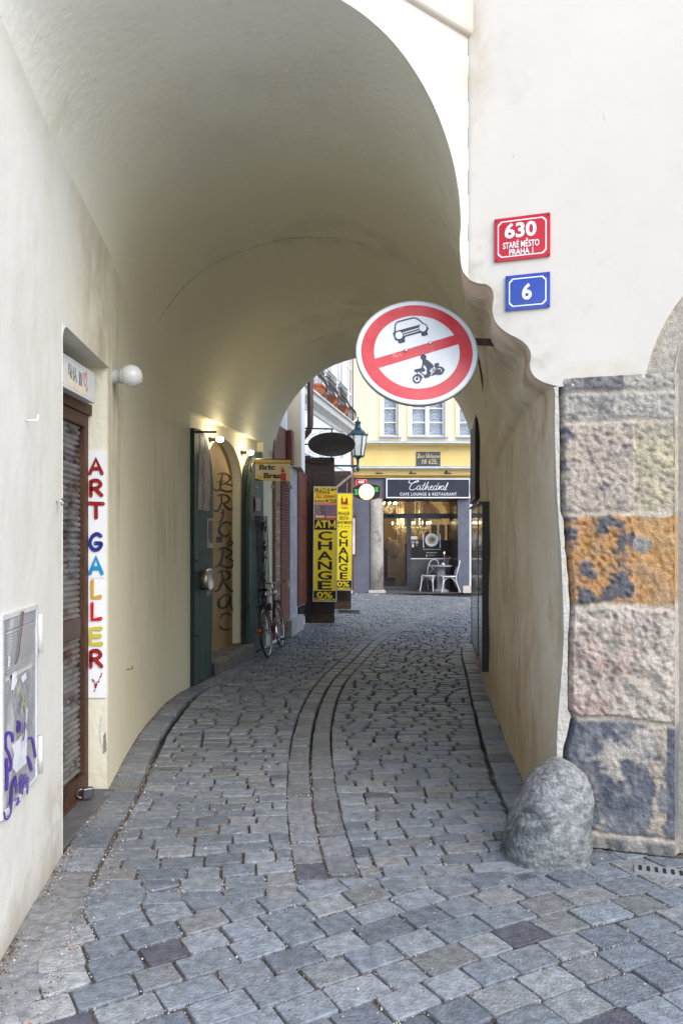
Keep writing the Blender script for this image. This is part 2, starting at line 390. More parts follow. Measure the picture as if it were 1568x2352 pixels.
# hand-laid plaster is never quite even
for i, r in enumerate(rows):
    for j, p in enumerate(r):
        if j >= NLW and j < NLW+NA-1:
            a = .016*noise.noise(p*1.1)+.006*noise.noise(p*3.3)
            p.z += a*math.sin(PI*(j-NLW+1)/NA)
        elif j >= NLW+NA and 0 < i:
            p.x += (.018*noise.noise(p*1.6)+.008*noise.noise(p*5))*min(1, i/3)

R0_ = random.Random(3)
building = thing('passage_building', 'cream plastered old house with a vaulted passage, moulded corbel and rough sandstone pier', 'building')
iA, iB = key_i[3.85], key_i[4.866]; iC, iD = key_i[8.156], key_i[10.94]
J1 = Lz.index(2.67); J2 = Lz.index(2.94)
def loft(j0, j1, skip=None):
    mb = MB(); vs = [p for r in rows for p in r[j0:j1+1]]; w = j1-j0+1; fs = []
    for i in range(len(rows)-1):
        for j in range(w-1):
            if skip and skip(i, j+j0): continue
            fs.append((i*w+j, i*w+j+1, (i+1)*w+j+1, (i+1)*w+j))
    mb.add(vs, fs, 0, True); return mb
sk = lambda i, j: (iA <= i < iB and j < J1) or (iC <= i < iD and j < J2)
iLW = key_i[4.866]
# left wall: entrance daylight partly painted in, cream further in; vault, right jamb
mb = loft(0, NLW+1, sk)
# recess round the shop door further in
W3 = frame(G(437, 1578), G(605, 1490)); W3len = (G(605, 1490)-G(437, 1578)).length; ND = .095
def w3(x, y, z): return W3 @ Vector((x, y, z))
mb.add([w3(0, 0, 2.94), w3(W3len, 0, 2.94), w3(W3len, ND, 2.94), w3(0, ND, 2.94)], [(0, 1, 2, 3)])
mb.add([w3(0, 0, 0), w3(0, ND, 0), w3(0, ND, 2.94), w3(0, 0, 2.94)], [(0, 1, 2, 3)])
mb.add([w3(W3len, 0, 0), w3(W3len, ND, 0), w3(W3len, ND, 2.94), w3(W3len, 0, 2.94)], [(0, 1, 2, 3)])
# recess wall with the arched shop doorway cut in it
ax, az = on(W3, 516, 1009, ND); rx, _ = on(W3, 555.5, 1300, ND); lx = 2*ax-rx; _, sz = on(W3, 554.5, 1110, ND)
def dooarch(shr, top, n=12):
    r = (rx-lx)/2-shr
    return [(ax-r*math.cos(PI*i/(2*n)*1), sz+(top-sz)*math.sin(PI*i/(2*n))) for i in range(n)]+[(ax+r*math.sin(PI*i/(2*n)), sz+(top-sz)*math.cos(PI*i/(2*n))) for i in range(n+1)]
da = dooarch(0, az)
wallp = [(0, 0), (lx, 0)]+da+[(rx, 0), (W3len, 0), (W3len, 2.94), (0, 2.94)]
m2 = MB(W3); m2.prism([(p[0], p[1]) for p in wallp], ND, ND+.02, 0)
n = len(da)
m2.add([(p[0], ND, p[1]) for p in [(lx, 0)]+da+[(rx, 0)]]+[(p[0]+(.0 if p[0] > ax else 0), ND+.17, p[1]) for p in [(lx, 0)]+da+[(rx, 0)]], [(i, i+1, i+n+3, i+n+2) for i in range(n+1)], 0, True)
mb.add(m2.v, m2.f, 0)
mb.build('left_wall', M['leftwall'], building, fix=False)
# recess of the gallery door near the entrance
mb = MB(); a = Vector((XL(3.85), 3.85, 0)); b = Vector((XL(4.866), 4.866, 0)); a2 = Vector((-1.72, 3.85, 0)); b2 = Vector((-1.72, 4.866, 0)); up = Vector((0, 0, 2.67))
mb.add([a, a2, a2+up, a+up], [(0, 1, 2, 3)]); mb.add([b, b2, b2+up, b+up], [(0, 1, 2, 3)]); mb.add([a2, b2, b2+up, a2+up], [(0, 1, 2, 3)])
mb.add([a+up, a2+up, b2+up, b+up], [(0, 1, 2, 3)])
for k in range(8):                                                     # the rounded upper corner of the recess on the near side
    t0, t1 = PI/2*k/8, PI/2*(k+1)/8; r = .09
    f0 = [(3.85+r-r*math.cos(t), 2.67-r+r*math.sin(t)) for t in (t0, t1)]
    X = lambda y: XL(y)-.001
    mb.add([(X(f0[0][0]), f0[0][0], f0[0][1]), (X(f0[1][0]), f0[1][0], f0[1][1]), (X(3.85), 3.85, 2.67)], [(0, 1, 2)])
    mb.add([(X(f0[0][0]), f0[0][0], f0[0][1]), (X(f0[1][0]), f0[1][0], f0[1][1]), (-1.72, f0[1][0], f0[1][1]), (-1.72, f0[0][0], f0[0][1])], [(0, 1, 2, 3)], 0, True)
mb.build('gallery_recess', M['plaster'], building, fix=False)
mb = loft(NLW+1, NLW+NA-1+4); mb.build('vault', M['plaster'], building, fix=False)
jj0 = NLW+NA-1+4
mb = loft(jj0, NROW-1); mb.m = [1 if i < NROW-1-jj0 else 0 for i in range(len(mb.m))]; mb.build('corbelled_jamb', [M['jamb'], M['edge']], building, 'brown stained right jamb with the wavy moulded corbel', fix=False)
# --- front facade
TOP = 6.6; rim = rows[0]  # wall above the view cut low to let sky light into the lane
top_i = [i for i, p in enumerate(rim) if i >= NLW-1 and i <= NLW+NA-1]
mb = MB()
for i, j in zip(top_i, top_i[1:]):
    p, q = rim[i], rim[j]
    mb.add([p, q, (q.x, q.y, TOP), (p.x, p.y, TOP)], [(0, 1, 2, 3)])
p = rim[NLW-1]
mb.add([(p.x, p.y, 0), (-4.5, arch_y(-4.5), 0), (-4.5, arch_y(-4.5), TOP), (p.x, p.y, TOP)], [(0, 1, 2, 3)])
k0 = NLW+NA-1
q = rim[k0]; mb.add([q, (XC, arch_y(XC), q.z), (XC, arch_y(XC), TOP), (q.x, q.y, TOP)], [(0, 1, 2, 3)])
k = k0
while rim[k+1].x < XC:
    p, q = rim[k], rim[k+1]
    mb.add([p, q, (XC, arch_y(XC), q.z), (XC, arch_y(XC), p.z)], [(0, 1, 2, 3)]); k += 1
kc = k
mb.build('arch_wall', M['facade'], building, 'white wall over the front arch', fix=False)
# raking drip moulding high on that wall, near the corner
a = on_front(934, -6); b_ = on_front(1078, 84)
mb = MB(); 
pa = Vector((a[0]-.25, arch_y(a[0]-.25), a[1])); pb = Vector((XC, arch_y(XC), b_[1]))
pa = Vector((-.6, arch_y(-.6), b_[1]))
nn = Vector((.807, -1, 0)).normalized()
sec = [(0, -.012), (.02, -.008), (.028, .0), (.034, .02), (.034, 2.0), (.0, 2.0)]
mb.add([pa+nn*u+Vector((0, 0, z)) for u, z in sec]+[pb+nn*u+Vector((0, 0, z)) for u, z in sec], [(i, (i+1) % 6, (i+1) % 6+6, i+6) for i in range(6)]+[(5, 4, 3, 2, 1, 0), (6, 7, 8, 9, 10, 11)])
mb.build('drip_moulding', M['facade'], building)
# right-hand facade: a plaster skin with a stepped lower edge, over the stone pier
def fl(X, z): return ((Vector((X, fac_y(X), 0))-Vector((1.128, 4.013, 0))).dot(FM.to_3x3() @ Vector((1, 0, 0))), z)
Z9 = TOP
lowr = [(1478, 880), (1484, 850), (1494, 815), (1510, 772), (1530, 733), (1550, 702), (1568, 678)]
low = [on(FM, *p) for p in lowr]
ccx = low[0][0]+1.45
arc = low[:-1]
x6, z6 = low[-1]
arc += [(lerp(x6, ccx, 1-math.cos(PI/2*i/8)), z6+(3.55-z6)*math.sin(PI/2*i/8)) for i in range(9)]
arc += [(2*ccx-p[0], p[1]) for p in arc[::-1][1:]]
edge = [fl(rim[i].x, rim[i].z) for i in range(kc+1, NROW) if rim[i].z > on(FM, 1272, 888)[1]]
xe = fl(XC, 0)[0]
botl = on(FM, 1281, 888)
poly = [(xe, Z9), (xe, rim[kc+1].z+.004)]+edge+[botl]+arc+[(arc[-1][0]+1.5, arc[-1][1]), (arc[-1][0]+1.5, 0), (7.5, 0), (7.5, Z9)]
mb = MB(FM); mb.prism(poly, 0, .03)
mb.build('facade_plaster', M['facade'], building, 'smooth white plaster of the right-hand facade')
# pale corner render between jamb and stones
zb = botl[1]
e2 = [fl(rim[i].x, rim[i].z) for i in range(kc+1, NROW) if rim[i].z <= on(FM, 1272, 888)[1]]
se = [(1281, 888), (1283, 960), (1284, 1060), (1285, 1170), (1293, 1200), (1296, 1260), (1303, 1330), (1307, 1400), (1303, 1470), (1302, 1560), (1303, 1630), (1310, 1648), (1300, 1690), (1292, 1720), (1290, 1760), (1292, 1850), (1292, 1940)]
se2 = []
for a, b in zip(se, se[1:]):
    for j in range(5):
        t = j/5; x = lerp(a[0], b[0], t)+2.5*noise.noise(Vector((0, lerp(a[1], b[1], t)*.06, 2))); se2.append(on(FM, x, lerp(a[1], b[1], t)))
poly = e2+[(se2[-1][0], 0)]+se2[::-1]
mb = MB(FM); mb.prism(poly, .0, .05); mb.build('corner_render', M['edge'], building, 'pale strip of render along the stone pier')
# --- stone pier: courses of picked sandstone, displaced block by block
ys = [888, 905, 973, 1180, 1388, 1645, 1908, 1960]
zj = [on(FM, 1300, y)[1] for y in ys]; zj[-1] = 0; zj[0] = 2.42
x0 = on(FM, 1281, 1200)[0]; x1 = on(FM, 1548, 1200)[0]
vj = {0: [], 1: [], 2: [], 3: [], 4: [], 5: [], 6: []}
def nz(*a): return noise.noise(Vector(a))
def fb(x, z, s, o=0): return noise.fractal(Vector((x*s, z*s, o)), .9, 2.1, 4)
def stone_at(x, z):
    """returns (outward displacement, colour) of the pier surface at local x, z"""
    k = 0
    for i in range(len(zj)-1):
        if zj[i] >= z > zj[i+1]: k = i
    wob = .016*nz(x*5, z*3, 5)+.006*nz(x*19, z*9, 2)
    d = min(abs(z+wob-zj[k]) if k else 1, abs(z+wob-zj[k+1]) if k < 6 else 1)
    for vx in vj[k]:
        d = min(d, abs(x+.014*nz(z*7, x, 1)-on(FM, vx, (ys[k]+ys[k+1])/2)[0])*1.4)
    j = max(0, min(1, (.020-d)/.012)) if k != 6 else 0
    n1 = fb(x, z, 3.2, k*7.1); n2 = fb(x, z, 11, 3+k); n3 = fb(x, z, 30, 9)
    right = k in (2, 3) and x+.02*nz(z*8, 3, 3) > on(FM, 1455, 1200)[0]
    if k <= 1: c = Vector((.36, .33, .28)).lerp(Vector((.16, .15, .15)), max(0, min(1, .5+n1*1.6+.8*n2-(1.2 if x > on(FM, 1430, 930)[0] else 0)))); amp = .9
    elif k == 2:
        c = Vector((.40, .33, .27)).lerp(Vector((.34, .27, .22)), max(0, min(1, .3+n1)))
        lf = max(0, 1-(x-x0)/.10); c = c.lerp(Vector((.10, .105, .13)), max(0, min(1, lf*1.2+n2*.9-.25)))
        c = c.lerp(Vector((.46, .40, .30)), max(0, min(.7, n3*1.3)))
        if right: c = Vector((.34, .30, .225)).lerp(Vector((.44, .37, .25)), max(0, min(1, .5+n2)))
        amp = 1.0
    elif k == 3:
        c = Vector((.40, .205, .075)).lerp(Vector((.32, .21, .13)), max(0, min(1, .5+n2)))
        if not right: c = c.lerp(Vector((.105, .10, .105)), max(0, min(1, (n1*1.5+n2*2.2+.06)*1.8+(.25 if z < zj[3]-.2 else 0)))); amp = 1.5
        else: c = c.lerp(Vector((.45, .26, .10)), max(0, min(1, n1+.3))); amp = .6
        gx, gz = on(FM, 1475, 1260); 
        if (x-gx)**2+(z-gz)**2 < .0022+.003*n2: c = Vector((.26, .235, .21))
    elif k == 4:
        c = Vector((.40, .34, .28)).lerp(Vector((.34, .24, .20)), max(0, min(1, n1*1.4))).lerp(Vector((.46, .41, .35)), max(0, min(.7, n3*1.2))); amp = 1.15
    elif k == 5:
        c = Vector((.085, .09, .11)).lerp(Vector((.17, .17, .175)), max(0, min(1, .5+n2)))
        c = c.lerp(Vector((.36, .32, .27)), max(0, min(1, (n1+.5*n2-.36)*4)))
        if abs(x+.02*n2*3-on(FM, 1512, 1700)[0]) < .022: c = Vector((.33, .27, .21))
        if x > on(FM, 1530, 1700)[0]: c = Vector((.075, .08, .10)).lerp(Vector((.13, .13, .14)), max(0, min(1, .5+n2)))
        amp = .55
    else: c = Vector((.26, .235, .21)).lerp(Vector((.13, .125, .12)), max(0, min(1, .5+n2))); amp = .8
    pick = max(0, nz(x*34+z*10, z*46, k*3.0))      # slanting pick marks
    disp = (.018+.009*n1+.007*n2-.016*pick*amp)*(1-j)+.006*j+.004*n3
    disp += (-.02 if k >= 1 and k <= 3 and right else 0)*(1-j)*.5
    if k == 4: disp += .012*(1-j)+.012*n2
    if k == 5: disp += .0
    if k == 6: disp = .045+.02*n2
    c = c.lerp(c*.62, min(1, pick*1.1*min(1, amp)))*1.12
    c = c.lerp(Vector((.52, .44, .35)), j*(.95 if k > 1 else .5))
    return disp, tuple(c)
se3 = [(b, on(FM, a, b)[0]) for a, b in se]
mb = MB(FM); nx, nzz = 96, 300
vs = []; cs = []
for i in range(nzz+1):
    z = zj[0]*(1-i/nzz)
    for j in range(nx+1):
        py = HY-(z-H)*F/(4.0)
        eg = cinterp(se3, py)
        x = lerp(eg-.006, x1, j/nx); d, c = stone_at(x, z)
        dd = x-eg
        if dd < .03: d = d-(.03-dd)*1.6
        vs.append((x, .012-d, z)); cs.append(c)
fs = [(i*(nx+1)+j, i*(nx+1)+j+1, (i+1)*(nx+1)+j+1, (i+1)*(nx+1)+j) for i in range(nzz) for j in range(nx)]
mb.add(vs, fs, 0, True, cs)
# tooled reveal turning into the next opening
vs = []; cs = []
for i in range(61):
    z = zj[0]*(1-i/60)+0.0
    for j in range(13):
        t = j/12; dd, c = stone_at(x1+t*.3, z); vs.append((x1+t*.16, .012-dd*.4+t*.42-.008, z)); cs.append(tuple(lerp(a, b, .2) for a, b in zip(c, (.30, .27, .235))))
mb.add(vs, [(i*13+j, i*13+j+1, (i+1)*13+j+1, (i+1)*13+j) for i in range(60) for j in range(12)], 0, True, cs)
mb.build('stone_pier', M['stone'], building, 'pier of rough picked sandstone blocks, one course rusty orange, the lowest blue-grey', fix=False)
# sandstone behind the plaster edge, rising as the next arch, and that opening's back wall
def scol(x, z):
    n2 = fb(x, z, 9, 4); return tuple(Vector((.50, .44, .35)).lerp(Vector((.36, .32, .27)), max(0, min(1, .5+n2))))
mb = MB(FM); xs_ = x1; nxx, nz2 = 60, 60; vs = []; cs = []
arcw = [(p[0]+.0, p[1]) for p in arc]
for i in range(nz2+1):
    t = i/nz2; p = None
    # ring between plaster edge (outer) and an inner intrados 0.28 m inside it
    ang = t*PI
    ox = ccx-math.cos(ang)*(ccx-arc[0][0]); oz = zj[0]+(3.62-zj[0])*math.sin(ang)
    for j in range(13):
        s = j/12; ix = ccx-math.cos(ang)*(ccx-x1); iz = zj[0]-.02+(3.25-zj[0])*math.sin(ang)
        x = lerp(ox-.25*math.cos(ang), ix, s); z = lerp(oz+.35*math.sin(ang), iz, s)
        vs.append((x, .034-.012*fb(x, z, 14)-.004, z)); cs.append(scol(x, z))
mb.add(vs, [(i*13+j, i*13+j+1, (i+1)*13+j+1, (i+1)*13+j) for i in range(nz2) for j in range(12)], 0, True, cs)
vs = []; cs = []
for i in range(nz2+1):
    ang = i/nz2*PI; ix = ccx-math.cos(ang)*(ccx-x1); iz = zj[0]-.02+(3.25-zj[0])*math.sin(ang)
    for j in range(5):
        s = j/4; x = ix+.16*s*math.cos(ang); z = iz-.16*s*math.sin(ang); vs.append((x, .034+.42*s-.004, z)); cs.append(scol(x, z+s))
mb.add(vs, [(i*5+j, i*5+j+1, (i+1)*5+j+1, (i+1)*5+j) for i in range(nz2) for j in range(4)], 0, True, cs)
mb.build('stone_arch', M['stone'], building, fix=False)
mb = MB(FM); mb.box(x1-.1, 7.5, .46, .5, 0, 4.2); mb.box(x0+.25, x1+.05, .06, .5, 0, 3.2)
mb.build('inner_wall', mat('inner_stone', (.36, .32, .265), .9, col2=(.26, .235, .2), scale=4, bump=.6, bscale=40), building)
# roof slab and the wall over the far mouth
mb = MB(); er = rows[-1]; BX0, BX1, BT = -4.5, 8.0, 4.9  # unseen rear wall height lowered so sun gets into the lane
ye = lambda x: 11.5-.03*(x+1)
tops = [p for p in er[NLW-1:NLW+NA]]
for p, q in zip(tops, tops[1:]): mb.add([p, q, (q.x, q.y, BT), (p.x, p.y, BT)], [(0, 1, 2, 3)])
p = tops[0]; mb.add([(p.x, p.y, 0), (BX0, p.y, 0), (BX0, p.y, BT), (p.x, p.y, BT)], [(0, 1, 2, 3)])
p = tops[-1]; q = er[-1]; 
mb.add([p, (BX1, p.y, p.z), (BX1, p.y, BT), (p.x, p.y, BT)], [(0, 1, 2, 3)])
rr = er[NLW+NA-1:]
for a, b in zip(rr, rr[1:]): mb.add([a, b, (BX1, b.y, b.z), (BX1, a.y, a.z)], [(0, 1, 2, 3)])
mb.build('rear_wall', M['facade'], building, fix=False)
mb = MB(); mb.add([(-4.5, arch_y(-4.5), TOP), (XC, fac_y(XC), TOP), (8, fac_y(8), TOP), (8, 11.3, BT), (-4.5, 11.5, BT)], [(0, 1, 2, 3, 4)])
mb.build('roof', mat('roof_tiles', (.25, .09, .05), .8, bump=.5), building)
# hairline cracks in the vault and on the facade
cm = mat('hairline_crack', (.38, .35, .31), .95)
mb = MB()
for pts in ([(1385, 262), (1386, 278)], [(1176, 350), (1178, 362)]):
    sp = smooth(pts, 4); mb.tube([FM @ Vector((lambda q: (q[0], -.0004, q[1]))(on(FM, x+nz(i, 0, 1)*2, y+nz(0, i, 2)*2))) for i, (x, y) in enumerate(sp)], .0007, 4)
for j in range(5):
    zz = 3.2+j*.25; mb.tube([(XC+.003*nz(i*.4, j, 0), arch_y(XC)-.002, zz+i*.012) for i in range(int(R0_.uniform(6, 18)))], .003, 4)
mb.build('facade_cracks', cm, building)
mb = MB()
def on_rows(px, py):
    best = None
    u = Vector(((px-CX)/F, 1, (HY-py)/F))
    for r in rows:
        for p in r[NLW-2:NROW-30]:
            w = Vector((p.x/p.y, 1, (p.z-H)/p.y)); d = (w.x-u.x)**2+(w.z-u.z)**2
            if best is None or d < best[0]: best = (d, p)
    Y = best[1].y; return Vector((u.x*Y, Y, H+u.z*Y))*1.0
for pts in ([(395, 752), (408, 725), (425, 700), (450, 668), (480, 640), (520, 608), (560, 580), (610, 558), (660, 547), (710, 542), (770, 546), (815, 556), (838, 558)],):
    sp = smooth(pts, 5); q = []
    for i, (x, y) in enumerate(sp):
        # the crack follows one cross-section of the vault, near 6.7 m
        Y = 6.62; q.append((x+1.2*nz(i*.7, 0, 0), y+1.5*nz(i*.9, 4, 0)))
    r0 = rows[min(range(len(sts)), key=lambda k: abs(sts[k][0]-6.59))]
    pr = []
    for x, y in q:
        best = min(r0[NLW-3:NLW+NA+6], key=lambda p: ((p.x/p.y*F+CX-x)**2+(HY-(p.z-H)/p.y*F-y)**2)); ang = Vector((x-745, y-800)).normalized()
        Y = best.y; w = Vector(((x-CX)/F*Y, Y, H+(HY-y)/F*Y))
        # pull onto the section polyline
        seg = min(((a, b) for a, b in zip(r0[NLW-3:NLW+NA+6], r0[NLW-2:NLW+NA+7])), key=lambda ab: ((ab[0]+ab[1])/2-w).length)
        a, b = seg; t = max(0, min(1, (w-a).dot(b-a)/(b-a).length_squared)); s_ = a.lerp(b, t)
        pr.append(s_+Vector((.0, .02*nz(x*.05, y*.05, 0), 0)))
    mb.tube(pr, [.0022*(.5+abs(nz(i*.5, 1, 2))*1.8) for i in range(len(pr))], 5)
mb.build('plaster_crack', mat('crack', (.10, .08, .055), .95), building)
# ---------------------------------------------------------------- paving
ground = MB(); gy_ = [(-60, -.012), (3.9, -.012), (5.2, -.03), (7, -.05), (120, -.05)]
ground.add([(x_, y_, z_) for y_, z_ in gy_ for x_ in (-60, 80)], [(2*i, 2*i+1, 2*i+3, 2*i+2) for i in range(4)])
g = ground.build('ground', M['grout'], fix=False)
sq = MB(); sq.add([(-60, -60, -.008), (60, -60, -.008), (60, .85, -.008), (-60, .85, -.008)], [(0, 1, 2, 3)])
sq = sq.build('square_paving', mat('plaza_stone', (.34, .33, .32), .8, col2=(.40, .39, .37), scale=3, bump=.3), fix=False); sq['kind'] = 'structure'; g['kind'] = 'structure'
Cl = smooth([(3.4, -.035), (3.52, -.05), (4.5, -.163), (5.94, -.236), (7.33, -.21), (8.68, -.08), (10.19, .19), (11.7, .46), (13.77, 1.03), (16.1, 1.9), (19, 3.2), (22, 4.8)], 12)
cum = [0]
for a, b in zip(Cl, Cl[1:]): cum.append(cum[-1]+math.hypot(a[0]-b[0], a[1]-b[1]))
def cpt(s):
    s = max(0, min(cum[-1]-1e-4, s))
    lo, hi = 0, len(cum)-1
    while hi-lo > 1:
        m = (lo+hi)//2
        if cum[m] <= s: lo = m
        else: hi = m
    t = (s-cum[lo])/(cum[lo+1]-cum[lo]+1e-9)
    a, b = Cl[lo], Cl[lo+1]
    i0, i1 = max(0, lo-6), min(len(Cl)-1, lo+7)
    d = Vector((Cl[i1][1]-Cl[i0][1], Cl[i1][0]-Cl[i0][0])).normalized()
    return Vector((lerp(a[1], b[1], t), lerp(a[0], b[0], t))), d
def st(s, t):
    p, d = cpt(s); return Vector((p.x+d.y*t, p.y-d.x*t))
pal = [tuple(1.62*q for q in p) for p in [(.108, .120, .134), (.122, .134, .150), (.098, .110, .126), (.134, .144, .156), (.116, .126, .139), (.090, .101, .117), (.122, .125, .125), (.109, .123, .139), (.136, .142, .147)]]
R = random.Random(11); JOINTS = []
def clip(poly, a, b):
    """keep the part of a convex polygon left of the line a->b"""
    out = []; n = len(poly); d = b-a
    sd = [d.x*(p.y-a.y)-d.y*(p.x-a.x) for p in poly]
    for i in range(n):
        j = (i+1) % n
        if sd[i] >= 0: out.append(poly[i])
        if (sd[i] >= 0) != (sd[j] >= 0):
            out.append(poly[i].lerp(poly[j], sd[i]/(sd[i]-sd[j])))
    return out
def area(p): return .5*sum(a.x*b.y-b.x*a.y for a, b in zip(p, p[1:]+p[:1]))
def sett(mb, poly, gap=.010, far=False, col=None, dz=0.0, rough=1.0):
    if len(poly) < 3 or abs(area(poly)) < .0012: return
    if area(poly) < 0: poly = poly[::-1]
    c = sum(poly, Vector((0, 0)))/len(poly); n = len(poly)
    if c.y < 5.6 and c.x < 3: JOINTS.extend((poly[i], poly[(i+1) % n]) for i in range(n))
    ins = []
    for i in range(n):
        p = poly[i]; a = poly[i-1]; b = poly[(i+1) % n]
        u = (a-p); v = (b-p)
        if u.length < 1e-5 or v.length < 1e-5: return
        u.normalize(); v.normalize(); gp = gap*(1+1.0*max(0, min(1, (c.y-4.6)/2.5))); q = p+(u+v)*(gp/max(.35, abs(u.x*v.y-u.y*v.x)))*.5*1.0
        q += Vector((R.uniform(-1, 1), R.uniform(-1, 1)))*.0045*rough
        ins.append(q)
    ring = []
    cut = R.uniform(.008, .018)
    for i in range(n):
        p = ins[i]; a = ins[i-1]; b = ins[(i+1) % n]
        k = min(cut, (a-p).length*.25, (b-p).length*.25)
        if False: ring += [p]
        else:
            ring += [p+(a-p).normalized()*k, p+(c-p).normalized()*k*.35, p+(b-p).normalized()*k]
    m = len(ring); zt = R.uniform(-.004, .004)+dz; tx, ty = R.uniform(-.018, .018)*rough, R.uniform(-.018, .018)*rough
    if col is None:
        col = R.choice(pal); k = R.uniform(.84, 1.18)
        if R.random() < .04: k *= .6
        col = tuple(x*k for x in col)
    zf = lambda q: zt+tx*(q.x-c.x)+ty*(q.y-c.y)
    bev = .004+.009*max(0, min(1, (c.y-4.6)/2.5))
    vs = [(q.x, q.y, -.07) for q in ring]+[(q.x, q.y, zf(q)-bev*.9) for q in ring]
    top = [q+(c-q)*min(.45, bev*.9/max(.02, (c-q).length)) for q in ring]
    vs += [(q.x, q.y, zf(q)+R.uniform(-.001, .001)) for q in top]+[(c.x, c.y, zt+.001+R.uniform(-.001, .001))]
    fs = []
    for r_ in (0, 1): fs += [(r_*m+i, r_*m+(i+1) % m, (r_+1)*m+(i+1) % m, (r_+1)*m+i) for i in range(m)]
    mb.add(vs[:3*m], fs, 0, True, [tuple(x*.5 for x in col)]*m+[tuple(x*.85 for x in col)]*m+[col]*m)
    mb.add(vs[2*m:], [(i, (i+1) % m, m) for i in range(m)], 0, False, [col]*(m+1))
mb = MB()
# courses across the passage and the lane behind it, with the doubled gutter line down the middle
s = .04; row = 0
S_end = cum[-1]-2.3
while s < S_end:
    far = s > 6.0
    dl = R.uniform(.095, .125)*(1.12 if s < 2.5 else 1)
    p, d = cpt(s)
    inside = p.y < 11.3
    if inside:
        tl = XL(p.y)-p.x+.02; tr = XR(max(4.013, p.y))-p.x-.02
        tl += .0; tr += .02
        if p.y < 4.1: tr = 1.12-p.x
    else: tl, tr = -3.6, 5.5
    j = .16
    def edge(s_, t): return st(s_, t)
    # border course along each wall
    bl = tl+.2 if inside else tl; br = tr-.18 if inside else tr
    for side in (-1, 1):
        t = .152*side
        end = bl if side < 0 else br
        off = R.uniform(.0, .16); first = True
        while (end-t)*side > .05:
            w = R.uniform(.15, .235)
            if first: w = R.uniform(.08, .22); first = False
            t2 = t+side*w
            if (end-t2)*side < .08: t2 = end
            a, b = (t, t2) if side > 0 else (t2, t)
            wb = lambda tt: .018*math.sin(tt*5+row*.7)
            q = [st(s+wb(a), a), st(s+wb(b), b), st(s+dl+wb(b), b), st(s+dl+wb(a), a)]
            cc = None; 
            if not any(math.isnan(v.x) for v in q): sett(mb, q, .011, far)
            t = t2
    row += 1; s += dl
# gutter stones, two abreast
for side in (-1, 1):
    s = .0
    while s < S_end:
        dl = R.uniform(.17, .27); a, b = (0, .158) if side > 0 else (-.158, 0)
        kk = R.uniform(.8, 1.2); col = tuple(x*kk for x in (.185, .195, .212))
        if side < 0 and .1 < s < .3: col = (.095, .104, .12)
        sett(mb, [st(s, a), st(s, b), st(s+dl, b), st(s+dl, a)], .012, s > 6, col, -.006); s += dl
# border stones by the walls
for side in (-1, 1):
    y = 1.0 if side < 0 else 4.1
    while y < 11.3:
        dl = R.uniform(.2, .34)
        f = (lambda yy: XL(yy)) if side < 0 else (lambda yy: XR(yy))
        if y > 4.0: dl *= .8
        w = .2 if side < 0 else .18
        a0, a1 = f(y), f(y+dl)
        if side < 0: q = [Vector((a0-.01, y)), Vector((a0+w, y)), Vector((a1+w, y+dl)), Vector((a1-.01, y+dl))]
        else: q = [Vector((a0-w, y)), Vector((a0+.01, y)), Vector((a1+.01, y+dl)), Vector((a1-w, y+dl))]
        kk = R.uniform(.85, 1.25); col = tuple(x*kk for x in (.22, .22, .222)) if y < 3.6 else None
        sett(mb, q, .014, y > 8, col, .002); y += dl
# diagonal courses in front
A_ = Vector((-1.15, 3.50)); B_ = Vector((1.15, 3.70)); LA = Vector((-1.04, 1.0)); LB = Vector((-1.20, 3.85))
fp = lambda X: Vector((X, fac_y(X)-.02))
th = math.radians(31)
for i in range(-34, 38):
    # courses fan slightly towards the right
    v0 = i*.148
    u = -6.0+R.uniform(0, .15)
    while u < 7.5:
        w = R.uniform(.16, .23)
        def mp_(uu, vv):
            x = uu*math.cos(th)-vv*math.sin(th)+.3; y = uu*math.sin(th)+vv*math.cos(th)+2.6
            k = max(0, x-.4); a = -min(.30, k*.10); ox, oy = .4, 2.6
            dx, dy = x-ox, y-oy
            return Vector((ox+dx*math.cos(a)-dy*math.sin(a), oy+dx*math.sin(a)+dy*math.cos(a)))
        q = [mp_(u, v0), mp_(u+w, v0), mp_(u+w, v0+.148), mp_(u, v0+.148)]
        u += w
        c = sum(q, Vector((0, 0)))/4
        if c.y < .9 or c.y > 4.3 or c.x < -1.5 or c.x > 5.2: continue
        q = clip(q, B_, A_) if c.x < 1.1 else q
        if len(q) < 3: continue
        q = clip(q, LB, LA)
        if len(q) < 3: continue
        if c.x > .9:
            q = clip(q, fp(5), fp(.9)) if True else q
        if len(q) >= 3:
            k = R.uniform(.85, 1.25); col = tuple(x*k for x in R.choice(pal))
            if R.random() < .03: col = (.095, .095, .115)
            if c.x < -.5 and c.y < 3.0 and R.random() < .4: col = (.33, .335, .33)
            sett(mb, q, .010, False, col)
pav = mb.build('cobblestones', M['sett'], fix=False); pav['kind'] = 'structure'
# threshold slab of the gallery door
mb = MB(); mb.add([], [])
mb.box(-1.72, -1.42, 3.87, 4.85, -.03, .006); o = mb.build('threshold_slab', mat('slab', (.085, .085, .09), .7, col2=(.14, .14, .14), bump=.5), building, bev=.006)
